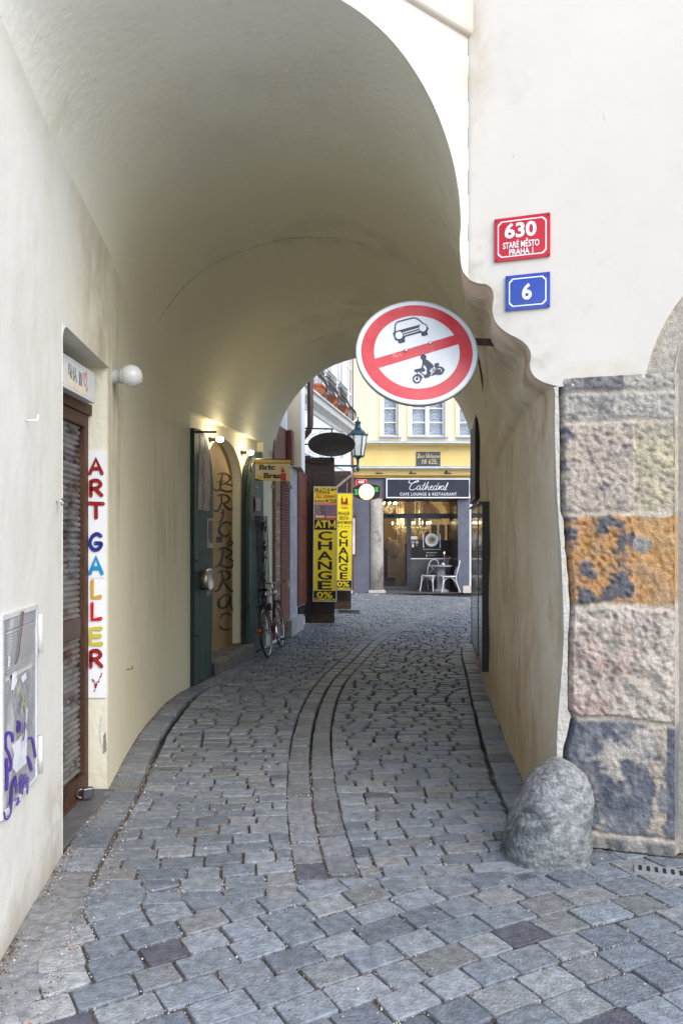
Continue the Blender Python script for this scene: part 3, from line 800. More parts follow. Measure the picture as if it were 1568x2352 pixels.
# crumbs of mortar, grit and small litter in the joints
mb = MB(); mats = [mat('pale_grit', (.5, .48, .44), .9), mat('brown_grit', (.12, .075, .045), .9), mat('orange_leaf', (.45, .16, .04), .8)]
for i in range(4200):
    y = R.uniform(1.9, 5.4)
    if R.random() < .45: x = XL(y)+abs(R.gauss(0, .05))+(.2 if R.random() < .6 else 0)
    else: x = R.uniform(XL(y), min(XR(max(4.1, y))-.05, 1.1) if y > 3.9 else 3.0)
    if y > 3.2 and x > 1.0 and y > fac_y(x)-.04: continue
    r = R.uniform(.0015, .0042)*(1.8 if R.random() < .05 else 1)
    mi = 0 if R.random() < .42 else 1
    if R.random() < .005: mi = 2; r = .008
    a = R.uniform(0, PI); mb.add([Vector((x+r*math.cos(a+k*1.9)*R.uniform(.7, 1.4), y+r*math.sin(a+k*1.9), .004)) for k in range(3)]+[Vector((x, y, .004+r*1.0))], [(0, 1, 2), (0, 1, 3), (1, 2, 3), (0, 2, 3)], mi)
for i in range(15000):
    a_, b_ = R.choice(JOINTS); p_ = a_.lerp(b_, R.random())+Vector((R.gauss(0, .006), R.gauss(0, .006)))
    if noise.noise(Vector((p_.x*3, p_.y*3, 7))) < -.25: continue
    r = R.uniform(.0018, .0052)*(1.4 if R.random() < .06 else 1); a = R.uniform(0, PI); mi = 0 if R.random() < .3 else 1
    mb.add([Vector((p_.x+r*math.cos(a+k*2.1), p_.y+r*math.sin(a+k*2.1), -.005)) for k in range(3)]+[Vector((p_.x, p_.y, -.003+r*.9))], [(0, 1, 3), (1, 2, 3), (0, 2, 3)], mi)
o = mb.build('grit', mats); o['kind'] = 'stuff'; o['label'] = 'pale grit, crumbs of mortar and litter scattered over the cobblestones'; o['category'] = 'litter'
# debris along the foot of the left wall
mb = MB()
for i in range(1300):
    y = R.uniform(1.9, 8.0); x = XL(y)+abs(R.gauss(0, .018))+.004
    if 3.85 < y < 4.87: x -= .0
    r = R.uniform(.003, .012); a = R.uniform(0, PI)
    mb.add([Vector((x+r*math.cos(a+k*2.1), y+r*math.sin(a+k*2.1), -.004)) for k in range(3)]+[Vector((x, y, r*.9))], [(0, 1, 2), (0, 1, 3), (1, 2, 3), (0, 2, 3)], i % 2)
o = mb.build('wall_foot_debris', [mats[1], mat('grey_grit', (.2, .19, .18), .9)]); o['kind'] = 'stuff'; o['label'] = 'dark dirt and crumbs gathered along the foot of the left wall'; o['category'] = 'dirt'
# the big rounded guard stone at the corner
mb = MB(); C0 = G(1255, 1958)
sil = [(1998, 1165, 1330), (1975, 1156, 1340), (1950, 1160, 1343), (1915, 1167, 1350), (1880, 1178, 1351), (1845, 1194, 1352), (1815, 1209, 1350), (1790, 1222, 1344), (1772, 1238, 1334), (1760, 1255, 1320), (1754, 1272, 1305)]
vs = []; cs = []; seg = 40; NR = 44
Yr = 3.88
zt = lambda py: H+(HY-py)/F*Yr
xt = lambda px: (px-CX)/F*Yr
zz = [zt(s_[0]) for s_ in sil]; z0 = zz[0]
for i in range(NR+1):
    t = i/NR; z = lerp(-.06, zz[-1]+.012, 1-(1-t)**1.25 if t < 1 else 1)
    zc_ = max(z, z0)
    L = cinterp([(a, xt(s_[1])) for a, s_ in zip(zz, sil)], z); Rr = cinterp([(a, xt(s_[2])) for a, s_ in zip(zz, sil)], z)
    hw = (Rr-L)/2; cx = (L+Rr)/2; tp = max(0, (z-.25)/.2)
    dd = .21-.10*max(0, min(1, (z-.1)/.33))
    if i >= NR-3: k = [.985, .93, .72, .05][i-(NR-3)]; hw *= k; dd *= k
    for j in range(seg):
        a = 2*PI*j/seg; e = 2.8
        ca, sa = math.cos(a), math.sin(a)
        rr = (abs(ca)**e+abs(sa)**e)**(-1/e)
        p = Vector((cx+hw*ca*rr, Yr+.0+dd*sa*rr-.0*(1-z), z))
        n_ = fb(p.x+p.z*.6, p.y*1.3+p.z, 5.0, 2); n2 = fb(p.x+p.y, p.z, 22, 5)
        p += Vector((ca, sa, 0))*(.014*n_+.009*n2+.006)
        if i > NR-6: p.z += .012*n_
        vs.append(p)
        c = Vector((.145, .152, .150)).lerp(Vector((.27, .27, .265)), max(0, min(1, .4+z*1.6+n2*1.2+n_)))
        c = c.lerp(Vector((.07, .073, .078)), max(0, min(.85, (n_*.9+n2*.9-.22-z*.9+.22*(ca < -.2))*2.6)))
        cs.append(tuple(c))
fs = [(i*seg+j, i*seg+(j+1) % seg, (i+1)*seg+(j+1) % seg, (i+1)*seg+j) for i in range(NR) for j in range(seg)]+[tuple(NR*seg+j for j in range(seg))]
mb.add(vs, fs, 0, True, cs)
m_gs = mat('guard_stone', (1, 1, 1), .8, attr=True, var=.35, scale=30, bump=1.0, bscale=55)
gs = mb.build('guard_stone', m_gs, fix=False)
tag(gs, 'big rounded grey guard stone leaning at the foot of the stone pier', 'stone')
# small slotted drain by the pier
M_dr = frame(G(1455, 1987), G(1575, 2003), 0.006)
mb = MB(M_dr); mb.box(0, .42, -.10, .0, -.01, .004, 0)
for k in range(11): mb.box(.02+k*.036, .034+k*.036, -.075, -.02, .004, .0065, 1, None)
o = mb.build('drain_grate', [mat('cast_concrete', (.27, .27, .27), .8, bump=.3), M['black']]); tag(o, 'narrow pale drain with a row of dark slots beside the stone pier', 'drain')
# grate set in the lane beyond the passage
a = G(770, 1394)
mb = MB(); mb.box(-.1, .42, 15.9, 16.55, -.005, .014, 0)
for k in range(9): mb.box(-.06, .38, 15.95+k*.065, 15.98+k*.065, .014, .017, 1)
o = mb.build('lane_grate', [mat('lane_grate_iron', (.16, .16, .165), .6, .4), M['black']]); tag(o, 'flat square iron grate in the paving beside the dark door leaves', 'grate')
# ---------------------------------------------------------------- near things
UP = Vector((0, 0, 1))
# --- road sign: no cars, no motorcycles
Yc = .35*F/139.16
Cs = P(956.8, 807.4, Yc); sa = Vector((.94510, .11161, .30712)); sb = Vector((.32675, -.33223, -.88479))
zz_ = -sb; yy_ = zz_.cross(sa)
SM = Matrix((sa, yy_, zz_)).transposed().to_4x4(); SM.translation = Cs
sign = thing('road_sign', 'round red-rimmed road sign banning cars and motorcycles, tilted on a bracket under the corbel', 'road sign', SM)
m_sw = mat('sign_white', (.62, .63, .64), .32, var=.06, scale=6, spots=[((.60, .60, .57), 4, .60, .15, (1, 1, 1)), ((.45, .44, .40), 22, .74, .04, (1, 1, 1))])
m_sr = mat('sign_red', (.46, .022, .028), .32, col2=(.55, .06, .07), var=.1, scale=5, spots=[((.62, .20, .20), 7, .64, .1, (1, 1, 1)), ((.7, .55, .52), 30, .73, .03, (1, 1, 1))])
m_sk = mat('sign_dark', (.025, .03, .055), .4)
R0 = .35
mb = MB(); mb.prism(circle(0, 0, R0, 72), 0, .004); mb.build('plate', m_sw, sign)
mb = MB()
prof = [(R0-.004, -.002), (R0+.001, -.004), (R0+.004, .0), (R0+.004, .018), (R0-.004, .018)]
mb.lathe([(r, -z) for r, z in prof], 72, 0, Rx(-PI/2) if False else Matrix.Rotation(PI/2, 4, 'X')); mb.f = [f for f in mb.f if len(f) == 4]; mb.m = mb.m[:len(mb.f)]; mb.s = mb.s[:len(mb.f)]
mb.build('rim', mat('rim_grey', (.34, .34, .33), .5, .3), sign, fix=False)
mb = MB(); ro, ri = .917*R0, .705*R0; n = 96; hb = .094*R0
vs = [(ro*math.cos(2*PI*i/n), -.0015, ro*math.sin(2*PI*i/n)) for i in range(n)]+[(ri*math.cos(2*PI*i/n), -.0015, ri*math.sin(2*PI*i/n)) for i in range(n)]
mb.add(vs, [(i, (i+1) % n, (i+1) % n+n, i+n) for i in range(n)], 0)
a0 = math.asin(hb/ri); k = 8; arcR = [(ri*math.cos(-a0+2*a0*i/k), ri*math.sin(-a0+2*a0*i/k)) for i in range(k+1)]; arcL = [(-x, -z) for x, z in arcR]
mb.poly2(arcR+arcL, FL, 0, -.0015)
mb.build('red_ring_and_bar', m_sr, sign, fix=False)
def s7(p, y=0):
    dx, dz = p[0]-770, p[1]-650           # measured point -> sign plane (inverse of the tilt)
    ax_, az_, bx_, bz_ = 650, -195, 250, 560
    det = ax_*bz_-bx_*az_
    return ((dx*bz_-bx_*dz)/det*R0, y, -(ax_*dz-az_*dx)/det*R0)
mb = MB()
mb.ribbon([(517, 425), (516, 380), (522, 330), (545, 306), (640, 280), (735, 256), (770, 264), (810, 295), (852, 332)], 15, s7, 0, -.0020)
mb.poly2([(492, 440), (515, 418), (700, 367), (830, 333), (872, 326), (905, 382), (900, 405), (888, 415), (898, 455), (890, 463), (838, 476), (828, 468), (815, 432), (640, 482), (628, 500), (637, 535), (630, 545), (573, 560), (562, 555), (550, 525), (528, 525), (512, 500)], s7, 0, -.0023)
c_ = lambda cx, cz, r, n=22: [(cx+r*math.cos(2*PI*i/n), cz+r*math.sin(2*PI*i/n)) for i in range(n)]
mb.poly2(c_(563, 465, 43), s7, 1, -.0028); mb.poly2(c_(838, 377, 43), s7, 1, -.0028)
mb.ribbon([(610, 438), (785, 384)], 11, s7, 1, -.0028); mb.ribbon([(618, 464), (792, 410)], 9, s7, 1, -.0028)
mb.build('car_symbol', [m_sk, m_sw], sign, fix=False)
mb = MB()
y1 = -.0020
mb.poly2(c_(845, 716, 34), s7, 0, y1)
mb.poly2([(833, 745), (870, 738), (905, 758), (945, 793), (966, 830), (935, 850), (890, 850), (862, 812), (850, 800), (834, 790)], s7, 0, y1-.0003)
mb.ribbon([(846, 765), (842, 800), (826, 842)], 20, s7, 0, y1-.0006)
mb.ribbon([(940, 835), (895, 858), (898, 895), (905, 900)], 34, s7, 0, y1-.0009)
mb.ribbon([(893, 870), (935, 905), (915, 925)], 20, s7, 0, y1-.0012)
mb.poly2([(737, 858), (800, 845), (850, 838), (868, 868), (850, 882), (775, 882), (748, 887)], s7, 0, y1-.0015)
mb.ribbon(c_(772, 963, 42, 26)+[(814, 963)], 17, s7, 0, y1-.0018); mb.poly2(c_(772, 963, 15), s7, 0, y1-.0021)
mb.ribbon([(728, 940), (760, 915), (800, 915), (828, 940), (832, 952)], 9, s7, 0, y1-.0024)
mb.ribbon([(776, 880), (772, 960)], 9, s7, 0, y1-.0027); mb.ribbon([(800, 885), (862, 925)], 9, s7, 0, y1-.0030)
mb.poly2([(848, 925), (890, 905), (920, 914), (912, 943), (870, 955), (852, 945)], s7, 0, y1-.0033)
mb.poly2([(968, 795), (1015, 782), (1025, 804), (1000, 832), (972, 828)], s7, 0, y1-.0036)
mb.poly2([(958, 832), (1010, 822), (1060, 832), (1086, 860), (1062, 905), (1035, 918), (1010, 915), (970, 915), (938, 932), (948, 890)], s7, 0, y1-.0039)
mb.ribbon([(1008, 856), (1028, 848), (1046, 862), (1044, 884)], 8, s7, 1, y1-.0045)
mb.ribbon([(968, 838), (925, 860), (965, 884), (925, 918)], 9, s7, 1, y1-.0045)
for i in range(3): mb.ribbon([(952+i*5, 850+i*10), (985, 842+i*10)], 4, s7, 1, y1-.0048)
mb.build('motorcycle_symbol', [m_sk, m_sw], sign, fix=False)
for p in ((643, 643), (922, 556)):
    q = s7(p); mb = MB(); mb.sphere((q[0], -.004, q[2]), .0105, 0, 14, 8, (1, .8, 1)); mb.build('bolt', M['steel'], sign)
mb = MB(); mb.box(-.12, .12, .006, .02, -.03, .03); mb.box(.05, .345, .02, .026, -.018, .018)
mb.build('clamp', M['iron'], sign)
mb = MB(SM.inverted())
pa, pb = SM @ Vector((.30, .025, -.01)), on_front(1130, 752)
pb = Vector((pb[0]+.16, fac_y(pb[0])+.42, pb[1]+.02)); d = (pb-pa).normalized(); u = UP.cross(d).normalized()*.003; v = UP*.021
mb.add([pa+a*u+b*v for a in (-1, 1) for b in (-1, 1)]+[pb+a*u+b*v for a in (-1, 1) for b in (-1, 1)], [(0, 1, 3, 2), (4, 6, 7, 5), (0, 4, 5, 1), (2, 3, 7, 6), (0, 2, 6, 4), (1, 5, 7, 3)])
mb.build('bracket', M['rust'], sign)

# --- enamel house-number plates
def enamel(name, label, quad, col, lines, pd=.004, seg=None):
    """quad: two opposite corners measured on the facade"""
    (x0, z1), (x1, z0) = on(FM, *quad[0]), on(FM, *quad[1])
    w, h = x1-x0, z1-z0
    T = thing(name, label, 'house sign', FM @ Tm(x0, -.012, z0))
    m = mat(name+'_enamel', col, .22, var=.06, coat=.15, spots=[(tuple(c*.5+.02 for c in col), 14, .72, .05, (1, 1, 1))])
    nx_, nz_ = 10, 8; mb = MB(); vs = []
    for i in range(nz_+1):
        for j in range(nx_+1):
            x, z = w*j/nx_, h*i/nz_; b_ = .006*(1-(2*j/nx_-1)**2)*(1-(2*i/nz_-1)**2); vs.append((x, -b_, z))
    mb.add(vs, [(i*(nx_+1)+j, i*(nx_+1)+j+1, (i+1)*(nx_+1)+j+1, (i+1)*(nx_+1)+j) for i in range(nz_) for j in range(nx_)], 0, True)
    mb.box(0, w, .0005, .006, 0, h); mb.build('plate', m, T, fix=False)
    yb = lambda p, y: (p[0], y-.006*(1-(2*p[0]/w-1)**2)*(1-(2*p[1]/h-1)**2), p[1])
    mb = MB(); e = .022; c = .018; t = .006
    def oct_(e): return [(e+c, e), (w-e-c, e), (w-e, e+c), (w-e, h-e-c), (w-e-c, h-e), (e+c, h-e), (e, h-e-c), (e, e+c)]
    A, B = oct_(e-.004), oct_(e+t-.004)
    sub = 5
    def dens(P_): return [tuple(lerp(P_[i][k], P_[(i+1) % 8][k], j/sub) for k in (0, 1)) for i in range(8) for j in range(sub)]
    A, B = dens(A), dens(B); n = len(A)
    mb.add([yb(p, -.0012) for p in A+B], [(i, (i+1) % n, (i+1) % n+n, i+n) for i in range(n)], 0)
    mb.build('white_border', M['white'], T, fix=False)
    mb = MB()
    for s_, a, b, c0, c1, off in lines: txt(mb, s_, a*w, b*w, c0*h, c1*h, -.0016, 0, off, f3=yb)
    mb.build('lettering', M['white'], T, fix=False)
    for x in (.010, w-.010):
        for z in (.010, h-.010):
            mb = MB(); mb.sphere((x, -.001, z), .005, 0, 8, 5); mb.build('screw', M['rust'], T)
    return T
enamel('red_house_number', 'red enamel plate reading 630 STARÉ MĚSTO PRAHA 1 on the white facade', ((1135, 506), (1263, 590)), (.50, .006, .010),
       [('630', .19, .76, .50, .86, .03), ('STARÉ MĚSTO', .16, .81, .27, .47, .022), ('PRAHA 1', .27, .70, .115, .25, .022)])
enamel('blue_house_number', 'blue enamel plate with a white number 6 below the red plate', ((1160.5, 636), (1262.5, 707)), (.03, .06, .33),
       [('6', .375, .60, .26, .73, .03)])

# --- globe lamp at the corner of the gallery recess
Yg = 5.02; gc = P(302, 863.5, Yg); wx = XL(Yg)
gl = thing('globe_lamp', 'unlit white glass globe lamp on the left passage wall', 'wall lamp', Tm(*gc))
mb = MB(); mb.sphere((0, 0, 0), .0735, 0, 28, 18); mb.build('globe', mat('opal_glass', (.62, .62, .60), .22, var=.05, coat=.3), gl)
mb = MB(); L_ = gc.x-wx; T = Matrix.Rotation(-PI/2, 4, 'Y')
mb.lathe([(.052, .052), (.052, .062), (.047, .066), (.047, L_-.01), (.052, L_-.008), (.052, L_+.02)], 24, 0, T); mb.build('mount', mat('grey_porcelain', (.42, .41, .38), .5), gl)

# --- gallery door: roller shutter in a rusty frame
W1 = frame((XL(3.85), 3.85), (XL(4.866), 4.866)); W1b = W1 @ Tm(0, 0, 0)
A_ = Vector((-1.61, 3.85, 0)); B_ = Vector((-1.60, 4.866, 0)); GM = frame(A_, B_)
gd = thing('roller_shutter', 'grimy closed roller shutter in a rusty brown frame in the left recess', 'shutter', GM)
ln = (B_-A_).length
m_sh = mat('shutter_slats', (.19, .19, .185), .42, .65, col2=(.33, .33, .33), scale=5, bump=.25, stretch=(1, 1, 2.5),
           spots=[((.05, .035, .03), 4, .52, .1, (1, 1, 2)), ((.16, .035, .03), 6, .64, .06, (1, 1, 1)), ((.04, .07, .16), 7, .67, .05, (1, 1, 1)), ((.26, .12, .05), 5, .6, .1, (1, 1, .4))])
mb = MB(); ns = 62; z0, z1 = .13, 2.33; vs = []; sub = 6; nn = ns*sub; x_a, x_b = .02, ln-.10; nxs = 14
for i in range(nn+1):
    z = lerp(z0, z1, i/nn); ph = (i % sub)/sub; b_ = .017*math.sin(PI*ph)**.75
    for j in range(nxs+1):
        x = lerp(x_a, x_b, j/nxs); vs.append((x, .035-b_+.006*nz(x*3, z*1.5, 1), z+.010*nz(x*2.2, z*.8, 8)+.004*nz(x*9, i//sub, 8)))
mb.add(vs, [(i*(nxs+1)+j, i*(nxs+1)+j+1, (i+1)*(nxs+1)+j+1, (i+1)*(nxs+1)+j) for i in range(nn) for j in range(nxs)], 0, True)
mb.build('slats', m_sh, gd, fix=False)
m_fr = mat('rusty_frame', (.060, .028, .016), .6, .15, col2=(.095, .042, .022), scale=6, bump=.4, stretch=(1, 1, .3), spots=[((.025, .02, .02), 2.5, .56, .08, (1, 1, .5)), ((.12, .12, .14), 4, .66, .05, (1, 1, 1))])
mb = MB(); mb.box(ln-.075, ln-.012, -.004, .06, 0, 2.36); mb.box(0, .03, -.004, .06, 0, 2.36); mb.build('side_rails', m_fr, gd, bev=.004)
mb = MB(); mb.box(0, ln-.005, -.025, .06, 2.36, 2.43); mb.box(.03, ln-.08, -.012, .05, 2.28, 2.357); mb.build('header', m_fr, gd, bev=.004)
mb = MB(); mb.box(.02, ln-.09, -.012, .02, .015, .125); mb.box(.02, ln-.09, -.03, .03, .0, .02); mb.box(.02, ln-.09, -.02, .0, .118, .13); mb.build('bottom_rail', m_fr, gd, bev=.003)
mb = MB(); zz0 = 1.0
mb.box(.25, ln-.12, .008, .016, .98, 1.10); mb.build('lock_plate', mat('lock_plate', (.10, .075, .075), .5, .4, bump=.2), gd, bev=.002)
# padlock
pc = P(188, 1818, 4.62)
pl = thing('padlock', 'heavy dark steel padlock hanging at the foot of the roller shutter', 'padlock', Tm(*(pc+Vector((.035, 0, -.005)))) @ Rz(.5))
mb = MB(); mb.box(-.03, .034, -.02, .02, -.035, .03); mb.build('body', mat('padlock_steel', (.12, .12, .14), .3, .8), pl, bev=.008)
mb = MB(); mb.tube([(-.02+.0, 0, .0)]+[(-.028-.034*math.sin(PI*i/10), 0, -.002+.026*math.cos(PI*i/10)) for i in range(11)], .006, 10); mb.build('shackle', mat('shackle', (.25, .2, .18), .3, .9), pl)
# light box over the door
LB_ = frame((-1.52, 3.90), (-1.52, 4.735), 2.42)
lb = thing('light_box_sign', 'white light box over the shutter reading PRAHA IN with a red heart', 'sign', LB_)
LW = .835
mb = MB(); mb.box(0, LW, 0, .19, 0, .185); mb.build('case', mat('light_box_white', (.66, .67, .68), .4, var=.05), lb, bev=.003)
mb = MB()
for k in range(20):
    x = LW-.018-k*.043
    if x > 0: mb.poly2(circle(x, .168, .0035, 8), FL, 0, -.0012); mb.poly2(circle(x, .018, .0035, 8), FL, 0, -.0012)
def lq(px, py): return on(LB_, px, py)
def lb2(c, y=0):     # measured in the 4.36x enlargement of this corner
    x, z = on(LB_, (200+c[0]/4.3556)*.6272, (1180+c[1]/4.3556)*.6272); return (x, y, z)
for st_ in ([(216, 850), (232, 650), (262, 895)], [(222, 800), (250, 822)], [(262, 670), (268, 895)], [(300, 700), (300, 930)], [(266, 785), (300, 815)],
            [(312, 935), (328, 725), (352, 965)], [(318, 860), (345, 890)], [(394, 780), (400, 1000)], [(410, 1012), (412, 800), (436, 1030), (436, 825)]):
    mb.ribbon([tuple(p) for p in st_], 7, lb2, 0, -.0014-.0003*R.random())
mb.ribbon([(505, 1105), (512, 1080), (528, 1025)], [7, 14, 3], lb2, 0, -.0022)
mb.build('lettering', M['black'], lb, fix=False)
mb = MB(); mb.ribbon(smooth([(492, 870), (470, 805), (458, 840), (470, 930), (494, 1038), (512, 950), (516, 860), (508, 800), (494, 850), (490, 900)], 5), 7, lb2, 0, -.0019); mb.build('heart', mat('heart_red', (.6, .03, .03), .5), lb, fix=False)
mb = MB(); mb.poly2([(205, 740), (222, 800), (270, 920), (330, 990), (395, 1020), (440, 1015), (492, 1040), (500, 1170), (498, 1195), (400, 1140), (205, 985)], lb2, 0, -.0007); mb.build('peeled_patch', mat('peeled_cream', (.78, .66, .50), .7), lb, fix=False)
# vertical ART GALLERY board on the reveal
RM = frame((-1.72, 4.862), (-1.473, 4.862))
x0, z1 = on(RM, 201, 1034, -.01); x1, z0 = on(RM, 243.5, 1603, -.01)
ag = thing('gallery_board', 'tall white board with coloured letters spelling ART GALLERY beside the shutter', 'sign', RM @ Tm(x0, -.001, z0))
bw, bh = x1-x0, z1-z0; zmid = on(RM, 220, 1328, 0)[1]-z0
mb = MB(); mb.box(0, bw, -.008, -.001, zmid+.001, bh); mb.box(0, bw, -.006, -.001, 0, zmid-.001); mb.build('board', mat('board_white', (.82, .82, .83), .4, var=.05), ag)
DR, BL, CY, OR, RD, YE = (.30, .012, .015), (.02, .03, .22), (.01, .27, .52), (.62, .36, .01), (.60, .01, .01), (.58, .50, .05)
LET = {'A': [[(.05, 1), (.5, 0), (.95, 1)], [(.22, .68), (.80, .68)]], 'R': [[(.12, 1), (.12, .03), (.55, 0), (.85, .25), (.55, .52), (.14, .55)], [(.45, .56), (.92, .97)]],
       'T': [[(0, .05), (1, .08)], [(.5, .06), (.52, .98)]], 'G': [[(.85, .12), (.55, 0), (.2, .2), (.05, .6), (.3, .95), (.7, .92), (.9, .6), (.45, .58)]],
       'L': [[(.2, 0), (.2, .98), (.88, .92)]], 'E': [[(.88, .04), (.15, .06), (.1, .96), (.92, .94)], [(.12, .5), (.82, .48)]]}
m_let = {}
for ch, yc, hgt, col, wid in (('A', 1071, 38, DR, 34), ('R', 1121, 40, DR, 34), ('T', 1172, 40, DR, 36), ('G', 1245, 42, BL, 34), ('A', 1298, 42, CY, 34), ('L', 1354, 44, OR, 30), ('L', 1405, 42, RD, 32),
                         ('E', 1461, 44, YE, 34), ('R', 1512, 42, DR, 34), ('Y', 1567, 44, DR, 34)):
    if col not in m_let: m_let[col] = mat('letter_paint', col, .3, var=.08, coat=.3)
    cxp = 222.5; w2 = wid*.90
    fp_ = lambda p, y: (on(RM, cxp+(p[0]-.5)*w2, yc+(p[1]-.5)*hgt*.88)[0]-x0, y, on(RM, cxp, yc+(p[1]-.5)*hgt*.88)[1]-z0)
    mb = MB()
    if ch == 'Y':
        for k in range(26):
            t = R.random(); s_ = R.choice((0, 1, 2)); a, b = ((0.05, .05), (.5, .62)) if s_ == 0 else (((.95, .0), (.5, .62)) if s_ == 1 else ((.5, .62), (.4, 1)))
            x, z = lerp(a[0], b[0], t)+R.uniform(-.05, .05), lerp(a[1], b[1], t)+R.uniform(-.04, .04)
            mb.poly2([(x+R.uniform(.03, .09)*math.cos(q), z+R.uniform(.03, .07)*math.sin(q)) for q in [i*PI/3 for i in range(6)]], fp_, 0, -.0095-k*.0001)
    else:
        for k, s_ in enumerate(LET[ch]):
            sp = smooth(s_, 5) if ch in 'G' else (smooth(s_, 5) if ch == 'R' and k == 0 else s_)
            if ch == 'R' and k == 0: sp = [(.12, 1), (.12, .5)]+smooth([(.12, .06), (.6, .02), (.85, .27), (.58, .5), (.14, .56)], 5)
            for d_ in (-.0095, -.0155): mb.ribbon([tuple(q) for q in sp], .25, fp_, 0, d_-.0008*k)
    mb.build('letter_'+ch.lower(), m_let[col], ag, fix=False)
    if ch != 'Y':
        mb = MB()
        for s_ in LET[ch][:1]:
            for e_ in (s_[0], s_[-1]):
                q = fp_(e_, -.017); mb.sphere(q, .0028, 0, 7, 4)
        mb.build('screw', M['steel'], ag)
# flaked render on that reveal
fk = MB(RM)
for pts, dd in (([(232, 1650), (238, 1640), (243, 1648), (243, 1700), (236, 1712), (230, 1690)], -.0012), ([(237, 1690), (244, 1680), (246, 1725), (238, 1732)], -.0022)):
    fk.poly2([(p[0]+R.uniform(-1, 1), p[1]+R.uniform(-2, 2)) for p in pts], lambda p, y: (on(RM, *p)[0], y, on(RM, *p)[1]), 0 if dd == -.0012 else 1, dd)
fk.build('flaked_render', [mat('flake', (.72, .70, .62), .9), mat('bare_render', (.27, .23, .18), .95, bump=.6)], building, fix=False)

# --- meter cupboard in the near left wall
CM = frame((XL(2.885), 2.885), (XL(3.85), 3.85))
x0, z1 = on(CM, 3, 1404); x1, _ = on(CM, 82, 1400); _, z0 = on(CM, 82, 1796); x0 -= .02
zt_l = on(CM, 3, 1408)[1]; z0 = on(CM, 81, 1793)[1]; zt_ = on(CM, 80, 1388)[1]
cw, chh = x1-x0, zt_-z0
cb = thing('meter_cupboard', 'grey metal meter cupboard with louvres, torn posters and purple graffiti set in the left wall', 'cupboard', CM @ Tm(x0, 0, z0))
m_cab = mat('cupboard_grey', (.30, .31, .33), .5, .2, col2=(.42, .43, .45), scale=4, bump=.15, spots=[((.62, .62, .63), 5, .55, .1, (1, 1, .6)), ((.16, .07, .05), 4, .66, .06, (2.5, 1, .5))])
mb = MB(); t = .022
mb.box(0, cw, -.012, .02, chh-t, chh); mb.box(0, cw, -.012, .02, 0, t); mb.box(0, t, -.0115, .02, t, chh-t); mb.box(cw-t, cw, -.0115, .02, t, chh-t)
mb.build('frame', mat('frame_white', (.62, .63, .62), .6, col2=(.5, .5, .5), bump=.3), cb, bev=.002)
zl_ = on(CM, 78, 1503)[1]-z0; zlb = on(CM, 78, 1528)[1]-z0
mb = MB(); mb.box(t, cw-t, -.006, .0, t, zlb-.0); mb.box(t, cw-t, -.007, 0, zl_-.01, zl_+.012); mb.box(t, cw-t, -.008, 0, chh-t-.045, chh-t); mb.box(t, t+.03, -.0065, 0, zlb, chh-t-.045); mb.box(cw-t-.016, cw-t, -.0065, 0, zlb, chh-t-.045)
door = mb.build('door', m_cab, cb)
mb = MB(); nl_ = 15; za, zb_ = zlb+.02, chh-t-.047
for i in range(nl_):
    z = lerp(za, zb_, (i+.5)/nl_); h_ = (zb_-za)/nl_*.8
    mb.add([(t+.03, -.010, z-h_/2), (cw-t-.016, -.010, z-h_/2), (cw-t-.016, -.001, z+h_/2), (t+.03, -.001, z+h_/2)], [(0, 1, 2, 3)])
mb.build('louvres', m_cab, door, fix=False)
mb = MB(); mb.box(t+.03, cw-t-.016, -.0005, .0, zlb+.02, zb_); mb.build('dark_gap', mat('gap', (.10, .05, .055), .8), door)
mp = MB(); cc = lambda p, y: ((lambda q: (q[0]-x0, y, q[1]-z0))(on(CM, p[0]/2.351*.6272, (2100+p[1]/2.351)*.6272)))
for pts in ([(85, 850), (128, 840), (125, 900), (132, 930), (100, 1000), (78, 1010)], [(80, 1480), (120, 1450), (160, 1400), (205, 1330), (218, 1370), (214, 1640), (120, 1720), (80, 1660), (100, 1560)], [(165, 890), (205, 850), (210, 900), (180, 950)],
            [(210, 1150), (225, 1170), (215, 1300), (206, 1290)], [(55, 700), (80, 720), (70, 800), (45, 830)]):
    mp.poly2([(p[0]+R.uniform(-5, 5), p[1]+R.uniform(-8, 8)) for p in pts for _ in (0, 1)][::2], cc, 0, -.0085)
mp.poly2([(90, 960), (205, 860), (215, 1160), (180, 1300), (120, 1290), (100, 1100)], cc, 1, -.0075)
mp.build('torn_posters', [mat('torn_paper', (.66, .67, .70), .8, bump=.2), mat('old_glue', (.16, .17, .18), .8, col2=(.40, .41, .43), scale=16)], door, fix=False)
mb = MB(); k = 0
